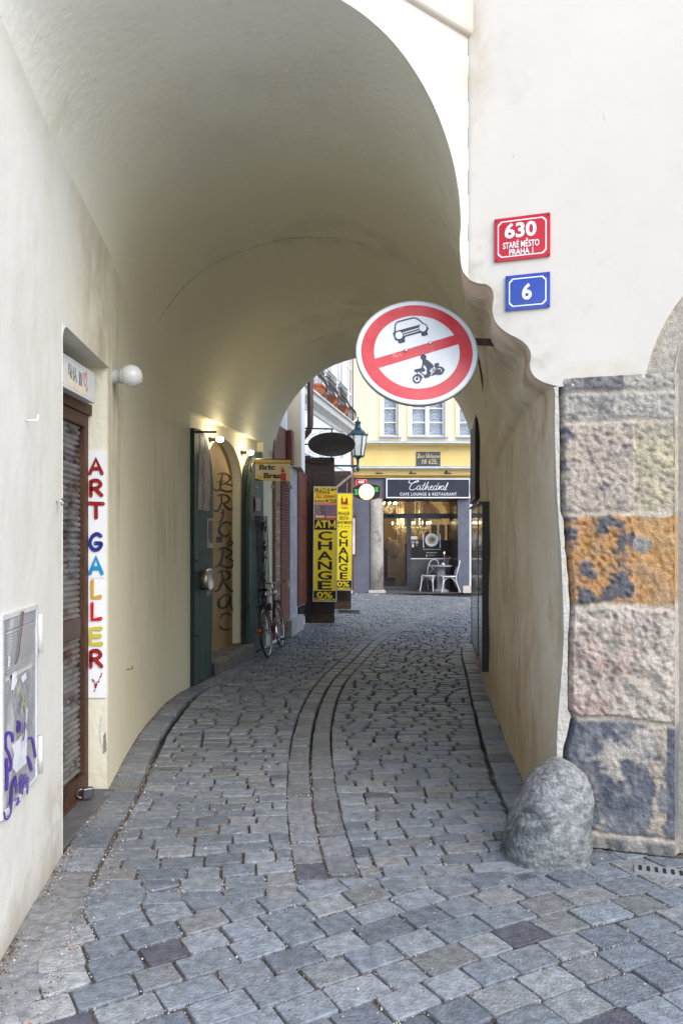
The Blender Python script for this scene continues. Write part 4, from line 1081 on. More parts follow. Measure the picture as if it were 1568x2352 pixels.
for st_, w_, mi in (([(30, 1500), (25, 1420), (50, 1370), (85, 1390), (90, 1440)], 24, 0), ([(30, 1500), (60, 1560), (78, 1640), (60, 1700), (30, 1640)], 20, 0), ([(35, 1600), (40, 1750), (36, 1860)], 26, 0), ([(130, 1270), (150, 1290), (148, 1360), (130, 1350), (135, 1280)], 14, 0),
                ([(225, 1420), (255, 1420), (275, 1500), (285, 1580)], 16, 0), ([(215, 1580), (240, 1640), (250, 1690)], 22, 0), ([(10, 2060), (20, 2120), (60, 2080), (75, 1960), (82, 1800)], 16, 0), ([(82, 1800), (110, 1740), (80, 1850), (60, 2020)], 14, 0),
                ([(110, 1760), (120, 1890)], 12, 0), ([(112, 1830), (150, 1800)], 10, 0), ([(155, 1730), (150, 1880)], 12, 0), ([(165, 1900), (175, 1740), (205, 1760), (170, 1830)], 12, 0), ([(205, 1900), (215, 1760)], 12, 0), ([(90, 1960), (130, 1930), (110, 2000), (140, 1960)], 9, 0),
                ([(180, 1280), (175, 1400), (165, 1440)], 9, 0), ([(110, 960), (120, 1020), (105, 1060)], 6, 1), ([(150, 1030), (170, 1080), (155, 1140), (180, 1120), (190, 1200)], 6, 1), ([(130, 1420), (160, 1385)], 9, 1), ([(150, 340), (165, 345), (140, 560), (125, 700), (95, 780)], 9, 2)):
    mb.ribbon([(p[0], p[1]) for p in smooth(st_, 5)], w_, cc, mi, -.0105-.0004*k); k += 1
mb.build('graffiti', [mat('purple_spray', (.10, .045, .36), .5), mat('yellow_spray', (.55, .50, .08), .5), mat('rust_run', (.16, .06, .045), .8)], door, fix=False)
for (pa_, pb_) in (((86, 1412), (86, 1500)), ((86, 1772), (86, 1862))):
    pass
for ya, yb_ in ((1410, 1500), (1775-85, 1775)):
    q0 = on(CM, 87, ya); q1 = on(CM, 87, yb_); xx = q0[0]-x0
    mb = MB(); mb.tube([(xx-.006, -.012, q1[1]-z0), (xx-.006, -.012, q0[1]-z0)], .011, 10); mb.box(xx-.03, xx+.0, -.006, -.001, q1[1]-z0+.02, q0[1]-z0-.02); mb.build('hinge', mat('hinge_white', (.6, .6, .58), .6, bump=.3), cb)

# --- little fixings in the walls
q = on(CM, 130, 1153)
rg = thing('eyelet', 'small round steel eyelet screwed into the pale wall left of the shutter', 'eyelet', CM @ Tm(q[0], 0, q[1]))
mb = MB(); mb.tube([(0, .0, 0), (0, -.022, 0)], .004, 8); mb.build('shank', M['steel'], rg)
mb = MB(); mb.tube([(.022*math.cos(2*PI*i/20), -.026, .016*math.sin(2*PI*i/20)) for i in range(20)], .0034, 8, closed=True); mb.build('ring', M['steel'], rg)
def hook(M_, px, py, label, s_=1.0, m=None):
    q = on(M_, px, py); mb = MB(); mb.tube([(0, .0, 0), (0, -.02*s_, -.001), (.004, -.03*s_, 0), (.006, -.032*s_, .016*s_)], .0022*s_, 6)
    o = mb.build('screw_hook', m or M['steel']); tag(o, label, 'hook', M=M_ @ Tm(q[0], 0, q[1]))
hook(CM, 60, 965, 'tiny white painted hook high on the near left wall', 1.5, M['white'])
hook(frame((XL(5.4), 5.4), (XL(6.0), 6.0)), 291, 1537, 'small dark hook low on the cream wall past the gallery board', 1.3, M['iron'])
# ---------------------------------------------------------------- further into the passage
def crop(ox, oy, s): return lambda x, y: ((ox+x/s)*.6272, (oy+y/s)*.6272)
q1 = crop(1080, 1300, 3.92); q2 = crop(680, 1500, 2.3516); q3 = crop(1080, 1700, 3.92); q4 = crop(1380, 1780, 3.92); q5 = crop(680, 1500, 3.92); qb = crop(1380, 1400, 3.92)
def mapper(M_, q, d=0.0, org=(0, 0)):
    def f(p, y=0):
        x, z = on(M_, *q(*p), d); return (x-org[0], y+d, z-org[1])
    return f
m_green = mat('green_door_paint', (.026, .060, .050), .6, col2=(.045, .088, .076), scale=3, bump=.3, stretch=(2, 2, .4), spots=[((.12, .15, .14), 5, .62, .1, (2, 2, .5)), ((.015, .02, .02), 4, .62, .1, (2, 2, .4))])
m_dkwood = mat('dark_brown_door', (.022, .013, .012), .55, col2=(.035, .02, .018), scale=4, bump=.3, stretch=(3, 3, .5), spots=[((.11, .075, .05), 9, .68, .05, (1, 1, .6))])
m_red = mat('red_brown_paint', (.115, .025, .018), .5, col2=(.16, .04, .03), scale=4, bump=.2, stretch=(3, 3, .5))
m_paper = mat('faded_notice', (.36, .31, .30), .8, col2=(.26, .22, .21), scale=9, bump=.2)
m_ochre = mat('ochre_panel', (.36, .23, .10), .75, col2=(.42, .28, .13), scale=3, bump=.25, stretch=(1, 1, .6), spots=[((.20, .14, .08), 3, .62, .12, (1, 1, .4))])

# shop doorway: ochre panel with brushed letters
pnl = thing('painted_shop_panel', 'arched ochre panel brushed with the black words BRIC à BRAC in the shop doorway', 'shop door', W3)
ym = ND+.13
pa = dooarch(.0, az); mb = MB(); mb.prism([(lx-.01, .1)]+pa+[(rx+.01, .1)], ym, ym+.02, 0); mb.build('panel', m_ochre, pnl)
f = mapper(W3, q2, ym)
mb = MB(); k = 0
STR = [([(262, 622), (300, 620), (335, 610)], 5), ([(275, 560), (300, 548), (345, 552), (375, 575), (378, 605), (340, 632), (310, 640)], 9), ([(310, 640), (360, 640), (410, 665), (412, 690), (370, 705), (330, 700), (300, 685), (290, 690), (262, 697), (240, 680)], 10), ([(318, 548), (305, 600), (300, 650), (292, 688)], 10),
       ([(268, 742), (300, 732), (350, 738), (375, 765), (365, 790), (330, 805), (312, 802)], 9), ([(305, 735), (308, 790), (295, 830), (285, 860), (262, 875), (240, 862)], 9), ([(320, 803), (345, 835), (375, 858), (415, 850)], 10), ([(318, 862), (322, 868)], 11), ([(295, 890), (325, 882), (318, 915), (305, 950), (292, 968)], 9), ([(285, 970), (305, 965)], 6),
       ([(385, 978), (350, 968), (315, 980), (288, 1020), (295, 1065), (330, 1090), (362, 1080), (380, 1055)], 11), ([(385, 978), (378, 990)], 8), ([(368, 1097), (378, 1110), (372, 1128)], 7), ([(405, 1140), (385, 1132), (358, 1150), (362, 1172), (385, 1168), (405, 1140), (408, 1165), (425, 1180), (438, 1186)], 8),
       ([(270, 1215), (310, 1190), (355, 1200), (390, 1225), (375, 1255), (330, 1270)], 10), ([(330, 1270), (375, 1285), (408, 1315), (395, 1350), (350, 1362), (310, 1345), (290, 1325), (265, 1350), (240, 1352)], 11), ([(320, 1192), (315, 1250), (300, 1310), (285, 1330)], 10),
       ([(265, 1408), (310, 1388), (360, 1400), (378, 1430), (350, 1460), (310, 1468)], 10), ([(300, 1395), (315, 1450), (298, 1510), (275, 1555), (240, 1565)], 11), ([(318, 1468), (345, 1515), (380, 1558), (418, 1565)], 11),
       ([(375, 1605), (335, 1595), (290, 1630), (280, 1680), (305, 1710), (345, 1690), (372, 1640), (378, 1605), (378, 1670), (395, 1720), (420, 1728)], 11), ([(385, 1775), (350, 1755), (310, 1765), (290, 1800)], 9), ([(280, 1855), (310, 1890), (350, 1895), (385, 1880)], 9)]
for p_, w_ in STR:
    sp = smooth(p_, 5); n = len(sp)
    mb.ribbon(sp, [w_*1.45*(.5+.65*math.sin(PI*min(1, max(0, (i+.6)/n)))) for i in range(n)], lambda p, y: f(p, y), 0, -.003-.0005*k); k += 1
mb.poly2([(262, 1095), (313, 1093), (313, 1143), (263, 1145)], f, 0, -.003)
mb.build('brushed_letters', mat('brush_black', (.025, .018, .014), .6), pnl, fix=False)
# door step
mb = MB(); vs = []
for i in range(25):
    for j in range(9):
        x = lerp(lx-.10, rx+.10, i/24); s_ = j/8
        y, z = ((ym+.02)*(1-s_*2)+(-.06)*(s_*2), .17) if s_ <= .5 else (-.06-.02*(s_-.5), .17*(1-(s_-.5)*2))
        vs.append((x, y+.02*nz(x*6, z*14, 1), z+.02*nz(x*5, y*8, 4)-(.0 if s_ < .4 else .01)))
mb.add(vs, [(i*9+j, i*9+j+1, (i+1)*9+j+1, (i+1)*9+j) for i in range(24) for j in range(8)], 0, True)
mb.build('step', mat('step_stone', (.12, .11, .10), .85, col2=(.22, .20, .17), scale=8, bump=.9, bscale=30), pnl, 'worn rough stone step', fix=False)
# left door leaf
yl = -.045
dl = thing('green_door_leaf', 'green arched door leaf against the wall, with a pale notice and round metal dial', 'door leaf', W3)
f0 = mapper(W3, q2, yl)
out = [(42, 2384), (60, 400), (76, 150), (92, 160), (130, 172), (165, 215), (190, 290), (212, 385), (228, 490), (238, 620), (240, 760), (238, 1000), (235, 1500), (228, 2000), (218, 2292)]
pl_ = []
for i, p in enumerate(out):
    x, _, z = f0(p); pl_.append((max(.005, x), max(.02, z)))
pl_[0] = (.005, .02); pl_[1] = (.005, 2.2); pl_[2] = (.01, pl_[3][1]-.005)
mb = MB(); mb.prism(pl_, yl, yl+.05, 0, 1); mb.build('leaf', [m_green, mat('leaf_edge', (.012, .018, .017), .7)], dl)
for x in (.17, .33, .49):
    mb = MB(); top_z = cinterp([(p[0], p[1]) for p in sorted(pl_[2:13])], x)-.05; mb.box(x-.004, x+.004, yl-.0015, yl, .03, max(.5, top_z)); mb.build('board_joint', M['black'], dl)
mb = MB(); f1 = mapper(W3, q2, yl); mb.poly2([(112, 372), (205, 378), (210, 700), (200, 872), (105, 860), (108, 600)], f1, 0, -.004); mb.build('long_notice', mat('pale_notice', (.42, .36, .35), .8, col2=(.30, .26, .25), scale=7, bump=.4), dl, fix=False)
mb = MB(); mb.poly2([(182, 940), (235, 938), (235, 1160), (232, 1192), (180, 1190)], f1, 0, -.004); mb.poly2([(192, 955), (232, 955), (232, 1150), (205, 1150), (192, 1110)], f1, 1, -.005); mb.build('framed_notice', [mat('notice_rim', (.42, .40, .37), .8), mat('notice_dark', (.13, .10, .095), .7)], dl, fix=False)
mb = MB(); mb.poly2([(172, 1405), (215, 1400), (215, 1590), (175, 1610)], f1, 0, -.004); mb.build('small_notice', m_paper, dl, fix=False)
mb = MB(); cr = [(130, 235), (148, 262), (150, 320), (140, 380), (150, 440), (142, 520), (152, 600), (146, 680), (153, 760), (143, 840), (150, 900), (138, 985)]
mb.ribbon(smooth(cr, 4), 6, f1, 0, -.0075); mb.build('long_crack', M['black'], dl, fix=False)
mb = MB(); tk = 0
for s_, b_ in (('Bric', (128, 170, 985, 1020)), ('a', (140, 158, 1090, 1115)), ('Brac', (122, 196, 1210, 1265))):
    a = f1((b_[0], b_[3])); c = f1((b_[1], b_[2])); txt(mb, s_, a[0], c[0], a[2], c[2], yl-.0035, 0)
mb.build('faded_letters', mat('chalk', (.15, .17, .16), .9), dl, fix=False)
dq = f1((150, 1462)); T = Tm(dq[0], yl, dq[2]) @ Matrix.Rotation(PI/2, 4, 'X')
mb = MB(); mb.lathe([(.115, 0), (.118, .05), (.122, .085), (.112, .092), (.105, .088)], 32, 0, T); dm = mb.build('metal_dial', mat('dull_brass', (.40, .36, .30), .35, .9, bump=.1), dl)
mb = MB(); mb.lathe([(.0, .087), (.104, .087)], 32, 0, T); mb.build('dial_face', mat('dial_glass', (.30, .32, .34), .15, .3), dm)
mb = MB(); a = f1((90, 195)); mb.tube([(a[0]-.02, yl-.0, a[2]), (a[0]+.02, yl-.22, a[2]), ], .012, 8); mb.build('top_bolt', M['iron'], dl)
for yy in (1300, 1950, 1395):
    mb = MB(); a = f1((62, yy+0)); mb.tube([(a[0], yl, a[2]), (a[0]+.05, yl-.03, a[2]), (a[0]+.09, yl-.02, a[2]-.03)], .006, 6); mb.build('latch', M['iron'], dl)
# right door leaf with its window grille
yr = -.02
dr = thing('green_door_leaf', 'green arched door leaf behind the bicycle, hung with a black iron grille', 'door leaf', W3)
f2 = mapper(W3, q2, yr)
out = [(548, 2110), (548, 900), (552, 700), (562, 560), (580, 450), (605, 390), (630, 366), (656, 364), (664, 620), (676, 1100), (690, 1600), (692, 2030)]
pl_ = [(f2(p)[0], max(.02, f2(p)[2])) for p in out]; pl_[0] = (pl_[0][0], .03); pl_[-1] = (pl_[-1][0], .03)
mb = MB(); mb.prism(pl_, yr, yr+.05, 0); mb.build('leaf', m_green, dr)
mb = MB(); fa = mapper(W3, q2, .03); pp = [(497, 2150), (500, 1200), (500, 800), (512, 600), (530, 480), (560, 410), (600, 375), (600, 420), (560, 560), (548, 760), (546, 2130)]
pp = [(fa(p)[0], max(.02, fa(p)[2])) for p in pp]; mb.prism(pp, .03, .06, 0); mb.build('shaded_edge_strip', mat('edge_strip_dark', (.016, .022, .02), .6), dr)  # added dark strip, standing in for the shadowed edge of the leaf
mb = MB(); mb.poly2([(588, 755), (634, 765), (632, 870), (590, 875)], f2, 0, -.02); mb.poly2([(584, 750), (638, 760), (636, 878), (586, 880)], f2, 1, -.012); mb.build('small_notice', [m_paper, M['black']], dr, fix=False)
mb = MB()
for i in range(9):
    xa = 578+i*12; t_ = 916 if i not in (0, 8) else 918
    yb_ = 1560+R.randint(-60, 260); pts = [(xa+R.uniform(-1, 1)+(yy-916)*.035, yy) for yy in (t_, 1050, 1200, 1350, 1500, yb_)]
    mb.tube([f2(p, -.045) for p in smooth(pts, 2)], .0055, 6)
for yy in (920, 962, 1180, 1385, 1545): mb.tube([f2((574+(yy-916)*.035, yy), -.045), f2((672+(yy-916)*.02, yy+4), -.045)], .007, 6)
for i in range(5):
    c_x = 598+i*14; mb.tube([f2((c_x+9*math.cos(t), 1000+45*math.sin(t)), -.045) for t in [2*PI*j/14 for j in range(14)]], .004, 5, closed=True)
mb.build('iron_grille', M['iron'], dr, fix=False)
mb = MB(); 
for i in range(90):
    t = R.random(); yy = lerp(1010, 1850, t); xx = 628+R.gauss(0, 13)+(yy-900)*.02; c = f2((xx, yy), -.05+R.uniform(-.03, .02)); r = R.uniform(.01, .035)
    mb.add([Vector(c)+Vector((R.uniform(-r, r), R.uniform(-r, r), R.uniform(-r*2, r*2))) for _ in range(4)], [(0, 1, 2), (0, 2, 3), (0, 3, 1), (1, 3, 2)])
mb.build('dried_stems', mat('dry_stems', (.035, .025, .02), .9, col2=(.07, .05, .03)), dr, fix=False)
mb = MB(); mb.tube([f2(p, -.02) for p in smooth([(556, 1010), (553, 800), (553, 560), (556, 480), (572, 445), (598, 432)], 5)], .009, 8); mb.build('copper_conduit', mat('copper', (.25, .13, .07), .45, .7), dr)
# bare bulbs
m_bulb = mat('lit_bulb', (1, .93, .78), .3, emis=14, emcol=(1, .93, .80)); m_sock = mat('socket', (.13, .12, .10), .5)
bulbs = []
for i, (sx_, bx_, lab) in enumerate((((345, 432), (467, 436), 'lit bare bulb on a short socket, nearer one above the ochre panel'), ((800, 620), (905, 620), 'lit bare bulb on a short socket, farther one above the green leaf'))):
    w_ = on(W3, *q5(*sx_), ND); bt = thing('bare_bulb', lab, 'lamp', W3 @ Tm(w_[0], ND, w_[1]), 'bare bulbs over the shop doorway')
    T = Matrix.Rotation(PI/2, 4, 'X'); mb = MB(); mb.lathe([(.03, 0), (.03, .012), (.022, .014), (.020, .075), (.024, .08), (.024, .086)], 16, 0, T); mb.build('socket', m_sock, bt)
    mb = MB(); mb.lathe([(.010, .086), (.024, .098), (.029, .118), (.029, .145), (.022, .163), (.0, .17)], 16, 0, T); mb.build('bulb', m_bulb, bt)
    l = bpy.data.lights.new('bulb_light', 'POINT'); l.energy = 2.6; l.color = (1, .85, .55); l.shadow_soft_size = .03
    lo = bpy.data.objects.new('bulb_light', l); COL.objects.link(lo); lo.parent = bt; lo.location = (0, -.215, 0)
# cream hanging shop sign
Ys = 10.15
HS = Tm(*P(*q5(1000, 1025), Ys))
def fs(p, y=0): v = P(*q5(*p), Ys)-HS.translation; return (v.x, y, v.z)
hs = thing('hanging_shop_sign', 'small cream and yellow sign reading Bric à Brac hung from a copper rod', 'shop sign', HS)
mb = MB(); w_ = fs((1503, 725)); mb.box(0, w_[0], 0, .02, 0, w_[2]); mb.build('panel', mat('sign_cream', (.52, .44, .27), .5, col2=(.60, .52, .34), scale=4), hs)
mb = MB(); mb.poly2([(1000, 730), (1503, 730), (1503, 762), (1000, 764)], fs, 0, -.001); mb.poly2([(1000, 925), (1100, 958), (1300, 1018), (1170, 1022), (1000, 965)], fs, 0, -.001); mb.poly2([(1000, 764), (1503, 762), (1503, 774), (1000, 775)], fs, 1, -.001); mb.poly2([(1000, 985), (1130, 1024), (1000, 1024)], fs, 1, -.001)
mb.poly2([(1365, 912), (1440, 912), (1440, 1022), (1362, 1022)], fs, 2, -.0016)
def tb(mb, s, b_, fm, mi, y, off=.0, **kw):
    """fit lettering into a measured box (x0, x1, ytop, ybottom)"""
    txt(mb, s, b_[0], b_[1], b_[3], b_[2], y, mi, off, f3=fm, **kw)
tb(mb, 'Bric', (1055, 1282, 788, 865), fs, 1, -.0022, .05); tb(mb, 'Brac', (1120, 1378, 908, 988), fs, 1, -.0028, .05); tb(mb, 'à', (1367, 1423, 830, 905), fs, 2, -.0034, .06)
for b_ in ((1052, 1082, 788, 796), (1052, 1086, 857, 866), (1117, 1147, 908, 916), (1117, 1150, 979, 989), (1140, 1176, 857, 866), (1188, 1222, 857, 866)): mb.poly2([(b_[0], b_[2]), (b_[1], b_[2]), (b_[1], b_[3]), (b_[0], b_[3])], fs, 1, -.0038)
mb.build('painted_design', [mat('sign_yellow', (.62, .42, .03), .5), M['black'], mat('sign_dkred', (.40, .02, .02), .5)], hs, fix=False)
mb = MB(); mb.tube([fs(p, .01) for p in [(930, 900), (928, 820), (945, 760), (975, 722), (1005, 712), (1250, 712), (1535, 714)]], .008, 8); mb.build('rod', mat('rod_copper', (.22, .12, .06), .45, .7), hs)
for x in (1018, 1245, 1500):
    mb = MB(); c = fs((x, 1072)); T = Tm(c[0], .01, c[2]-.055); mb.lathe([(.033, 0), (.028, .008), (.022, .02), (.015, .045), (.006, .055)], 12, 0, T); mb.tube([(c[0], .01, c[2]), (c[0], .01, c[2]+.035)], .002, 5); mb.build('little_bell', mat('bell_glass', (.28, .26, .20), .25, .3), hs)

# --- bicycle leaning by the green leaf
ra, fa_ = Vector((-.955, 10.12, 0)), Vector((-.862, 11.10, 0))
xd = (fa_-ra).normalized(); BM = Matrix((xd, UP.cross(xd), UP)).transposed().to_4x4(); BM.translation = ra; BM = BM @ Matrix.Rotation(math.radians(-7), 4, 'X')
bk = thing('bicycle', 'old dark red bicycle leaning beside the green door leaf', 'bicycle', BM)
m_bf = mat('bike_red', (.16, .022, .025), .35, coat=.3); m_ty = mat('tyre', (.02, .02, .02), .8); m_ch = mat('chrome', (.6, .6, .6), .2, 1.0)
rr_ = .335
for cx_, nm in ((0, 'rear'), (1.0, 'front')):
    c = (cx_, 0, rr_)
    mb = MB(); mb.tube([(cx_+(rr_-.013)*math.cos(2*PI*i/40), 0, rr_+(rr_-.013)*math.sin(2*PI*i/40)) for i in range(40)], .0145, 8, closed=True); wh = mb.build('wheel', m_ty, bk)
    mb = MB(); mb.tube([(cx_+(rr_-.034)*math.cos(2*PI*i/40), 0, rr_+(rr_-.034)*math.sin(2*PI*i/40)) for i in range(40)], .009, 6, closed=True); mb.build('wheel_rim', m_ch, wh)
    mb = MB()
    for i in range(24):
        a = 2*PI*i/24; s_ = 1 if i % 2 else -1; mb.tube([(cx_+.018*math.cos(a+.9*s_), .03*s_, rr_+.018*math.sin(a+.9*s_)), (cx_+(rr_-.036)*math.cos(a), 0, rr_+(rr_-.036)*math.sin(a))], .0013, 4)
    mb.tube([(cx_, -.06, rr_), (cx_, .06, rr_)], .016, 8); mb.build('spokes_and_hub', m_ch, wh, fix=False)
    mb = MB(); a0, a1 = ((.2, 3.5) if nm == 'rear' else (.9, 3.0)); pts = [(cx_+(rr_+.018)*math.cos(lerp(a0, a1, i/20)), rr_+(rr_+.018)*math.sin(lerp(a0, a1, i/20))) for i in range(21)]
    mb.add([(p[0], y_, p[1]) for y_ in (-.022, 0, .022) for p in pts], [(k_*21+i, k_*21+i+1, (k_+1)*21+i+1, (k_+1)*21+i) for k_ in (0, 1) for i in range(20)], 0, True); mb.build('mudguard', mat('guard_dark', (.05, .05, .055), .3, .5), bk, fix=False)
bb, st_, hd0, hd1 = (.43, 0, .28), (.27, 0, .78), (.885, 0, .60), (.835, 0, .79)
mb = MB()
for a, b, r in ((bb, st_, .015), (st_, hd1, .014), (bb, hd0, .016), (hd0, hd1, .019)): mb.tube([a, b], r, 8)
for s_ in (-1, 1):
    mb.tube([bb, (0, .05*s_, rr_)], .009, 6); mb.tube([(.275, 0, .76), (0, .05*s_, rr_)], .008, 6); mb.tube([hd0, (.90, .035*s_, .56), (.96, .045*s_, .42), (1.0, .045*s_, rr_)], .011, 6)
mb.build('frame', m_bf, bk, fix=False)
mb = MB(); mb.tube([st_, (.255, 0, .86)], .012, 8); mb.build('seat_post', m_ch, bk)
mb = MB(); prof = [(-.13, .075), (-.10, .085), (-.04, .07), (.02, .04), (.10, .022), (.16, .016)]; vs = []
for x, w_ in prof:
    for k in range(9):
        t = PI*k/8; vs.append((.24+x, w_*math.cos(t), .865+.035*math.sin(t)+(.01 if x < -.05 else 0)))
mb.add(vs, [(i*9+k, i*9+k+1, (i+1)*9+k+1, (i+1)*9+k) for i in range(5) for k in range(8)]+[tuple(range(9)), tuple(range(45, 54))]+[(i*9, (i+1)*9, (i+1)*9+8, i*9+8) for i in range(5)], 0, True); mb.build('saddle', M['black'], bk, fix=False)
mb = MB(); mb.tube([hd1, (.82, 0, .90), (.86, 0, .93)], .012, 8)
for s_ in (-1, 1): mb.tube(smooth([(.86, 0, .93), (.87, .10*s_, .95), (.86, .20*s_, .945), (.78, .25*s_, .92), (.70, .265*s_, .87)], 5), .011, 8)
mb.build('handlebar', m_ch, bk, fix=False)
for s_ in (-1, 1): mb = MB(); mb.tube([(.76, .255*s_, .905), (.66, .272*s_, .83)], .017, 10); mb.build('grip', mat('grip_pale', (.42, .41, .38), .6), bk)
mb = MB(); mb.tube([(.86, -.02, .93), (.95, -.04, 1.0), (.90, .05, 1.03), (.80, 0, .78), (.60, 0, .75)], .003, 5); mb.tube([(.70, .2, .92), (.85, .1, 1.0), (.86, 0, .86)], .003, 5); mb.build('brake_cable', M['black'], bk)
mb = MB(); mb.lathe([(.0, 0), (.07, .0), (.085, .01), (.085, .012), (.07, .02), (0, .02)], 22, 0, Tm(.43, -.05, .28) @ Rx(PI/2)); mb.tube([(.43, -.07, .28), (.52, -.08, .17)], .008, 6); mb.tube([(.43, .06, .28), (.34, .08, .39)], .008, 6); mb.build('cranks', m_ch, bk, fix=False)
for s_, c in ((-1, (.52, -.12, .17)), (1, (.34, .12, .39))): mb = MB(); mb.box(c[0]-.045, c[0]+.045, c[1]-.04, c[1]+.04, c[2]-.012, c[2]+.012); mb.build('pedal', M['black'], bk, bev=.004)
mb = MB()
for s_ in (-1, 1): mb.tube([(.22, .05*s_, .70), (-.16, .055*s_, .69), ], .006, 6); mb.tube([(-.14, .055*s_, .69), (0, .055*s_, rr_)], .005, 6)
for x in (-.15, -.05, .05, .15): mb.tube([(x, -.055, .69), (x, .055, .69)], .005, 6)
mb.build('luggage_rack', M['iron'], bk)
mb = MB(); mb.lathe([(0, 0), (.026, 0), (.026, .012), (.0, .018)], 16, 0, Tm(-rr_-.028, 0, .40) @ Ry(-PI/2)); mb.build('red_reflector', mat('reflector', (.8, .03, .01), .2, emis=0.0), bk)
mb = MB(); mb.sphere((.93, -.0, .80), .035, 0, 14, 8); mb.build('head_lamp', m_ch, bk)
mb = MB(); mb.box(-.08+.28, -.02+.28, -.07, -.02, .60, .70); mb.build('lock', M['black'], bk, bev=.006)

# --- display cases on the right wall
m_glas = mat('case_glass', (.10, .095, .085), .12, .0, var=.3, scale=2, spec=.8, coat=.5); m_cased = mat('case_dark', (.016, .009, .008), .4)
def case(label, Y0, Y1, pr0, pr1, z0, z1, inner):
    A = (XR(Y1)-pr1, Y1); B = (XR(Y0)-pr0, Y0); Mx = frame(A, B); ln_ = math.hypot(A[0]-B[0], A[1]-B[1])
    t = thing('display_case', label, 'display case', Mx @ Tm(0, 0, z0), 'display cases on the right passage wall'); h = z1-z0
    mb = MB(); mb.box(0, ln_, .012, max(pr0, pr1)+.0, 0, h); mb.box(0, ln_, 0, .012, 0, .035); mb.box(0, ln_, 0, .012, h-.035, h); mb.box(0, .035, 0, .012, .035, h-.035); mb.box(ln_-.035, ln_, 0, .012, .035, h-.035); mb.build('case', m_cased, t)
    mb = MB(); mb.box(.035, ln_-.035, .004, .011, .035, h-.035); mb.build('glazed_front', inner, t)
    mb = MB(); mb.box(-.03, ln_+.02, -.03, max(pr0, pr1), h, h+.015); mb.build('top_ledge', m_cased, t)
    return t
case('dark glazed display case on the right wall, the nearer and plainer one', 7.6, 8.42, .07, .07, .26, 1.93, m_glas)
m_post = mat('poster_case', (.13, .12, .105), .15, col2=(.22, .20, .17), scale=3, coat=.5, spots=[((.30, .16, .05), 2.2, .60, .03, (1, .6, 1)), ((.28, .30, .34), 3, .56, .02, (1, .6, 1)), ((.05, .05, .06), 2.6, .6, .02, (1, 1, 1))])
case('display case with posters on the right wall, the farther one by the exit', 8.46, 9.85, .07, .07, .26, 1.95, m_post)
# black shutter high on that wall near the exit
A = (XR(11.0)-.03, 11.0); B = (XR(9.2)-.03, 9.2); Mx = frame(A, B)
wd = math.hypot(A[0]-B[0], A[1]-B[1])
bs = thing('black_wall_panel', 'tall black wooden panel fixed above the display cases by the passage exit', 'panel', Mx @ Tm(0, 0, 2.06))
mb = MB(); mb.prism([(0, 0), (wd, 0), (wd, .95), (wd-.3, 1.1), (.3, 1.26), (0, 1.28)], -.02, .10, 0); mb.build('board', mat('black_wood', (.008, .007, .007), .6), bs)
mb = MB(); mb.box(-.01, wd, -.03, -.02, 0, .05); mb.box(wd-.1, wd, -.03, -.02, .05, .95); mb.build('battens', mat('batten', (.014, .012, .012), .5), bs)
# cable hanging in the exit arch
cab = [P(1085, 985, 10.9), P(1082, 1060, 10.8), P(1079, 1120, 10.5), P(1082, 1150, 10.2), P(1087, 1164, 9.9)]
mb = MB(); o_ = cab[0]; mb.tube([Vector(p)-o_ for p in [cab[0]+Vector((0, 0, .9))]+smooth(cab, 5)], .006, 6); o = mb.build('cable', M['black']); tag(o, 'thin black cable hanging down to the top of the display case', 'cable', M=Tm(*o_))

# ---------------------------------------------------------------- the house past the passage on the left
A, B = Vector((-1.01, 11.46, 0)), G(700.5, 1434); B = Vector((B.x, 13.97, 0)); WA = frame(A, B); la = (B-A).length
def xa(px): return on(WA, px, 1300)[0]
lh = thing('lane_house', 'narrow whitewashed house just past the passage, with an overhanging upper storey', 'house', WA)
m_wh = mat('cool_whitewash', (.70, .71, .73), .85, col2=(.76, .77, .78), scale=3, bump=.3, spots=[((.5, .47, .42), 4, .64, .1, (2, 2, .4))])
mb = MB(); mb.box(0, la, 0, .3, 0, 2.74); mb.box(0, xa(660), .001, .3, 2.74, 5.2); mb.box(-.3, la, .3, 3.5, 0, 5.1); mb.build('wall', m_wh, lh)
mb = MB(MB and WA.inverted()); X0, X1, Y0_, Y1_ = -1.25, -.672, 12.62, 13.9
mb.box(X0, X1, Y0_, Y1_, 2.74, 5.3); mb.build('overhang', mat('cream_overhang', (.62, .57, .44), .85, col2=(.68, .64, .52), bump=.3), lh)
mb = MB(WA.inverted()); mb.box(X1, X1+.012, Y0_+.0, Y1_, 2.74, 5.3); mb.build('overhang_face', m_wh, lh)
mb = MB(); f = mapper(WA, q2); a, b = f((872, 1800))[0], f((934, 1800))[0]; mb.box(a, b, -.05, -.001, 0, 2.72); mb.build('grey_pilaster', mat('lavender_render', (.34, .33, .37), .8, bump=.2), lh)
mb = MB(); a, b = f((862, 1830))[0], f((960, 1830))[0]; mb.box(a-.1, b, -.12, -.002, 0, .26); mb.build('stone_plinth', mat('plinth_stone', (.30, .29, .28), .85, col2=(.4, .39, .37), bump=.6), lh, bev=.01)
ld = thing('louvred_shop_door', 'red-brown louvred door with a lettered menu panel, first past the passage', 'door', WA)
a, b, c = f((752, 1700))[0], f((802, 1700))[0], f((868, 1700))[0]
mb = MB(); mb.box(a, c, -.02, -.001, .06, 3.3); mb.build('frame', m_red, ld)
mb = MB()
for i in range(58):
    z = .14+i*.042; mb.add([(b+.02, -.05, z), (c-.02, -.05, z), (c-.02, -.022, z+.03), (b+.02, -.022, z+.03), (b+.02, -.022, z-.004), (c-.02, -.022, z-.004)], [(0, 1, 2, 3), (0, 1, 5, 4)])
mb.build('louvres', mat('louvre_paint', (.20, .055, .045), .45), ld, fix=False)
mb = MB()
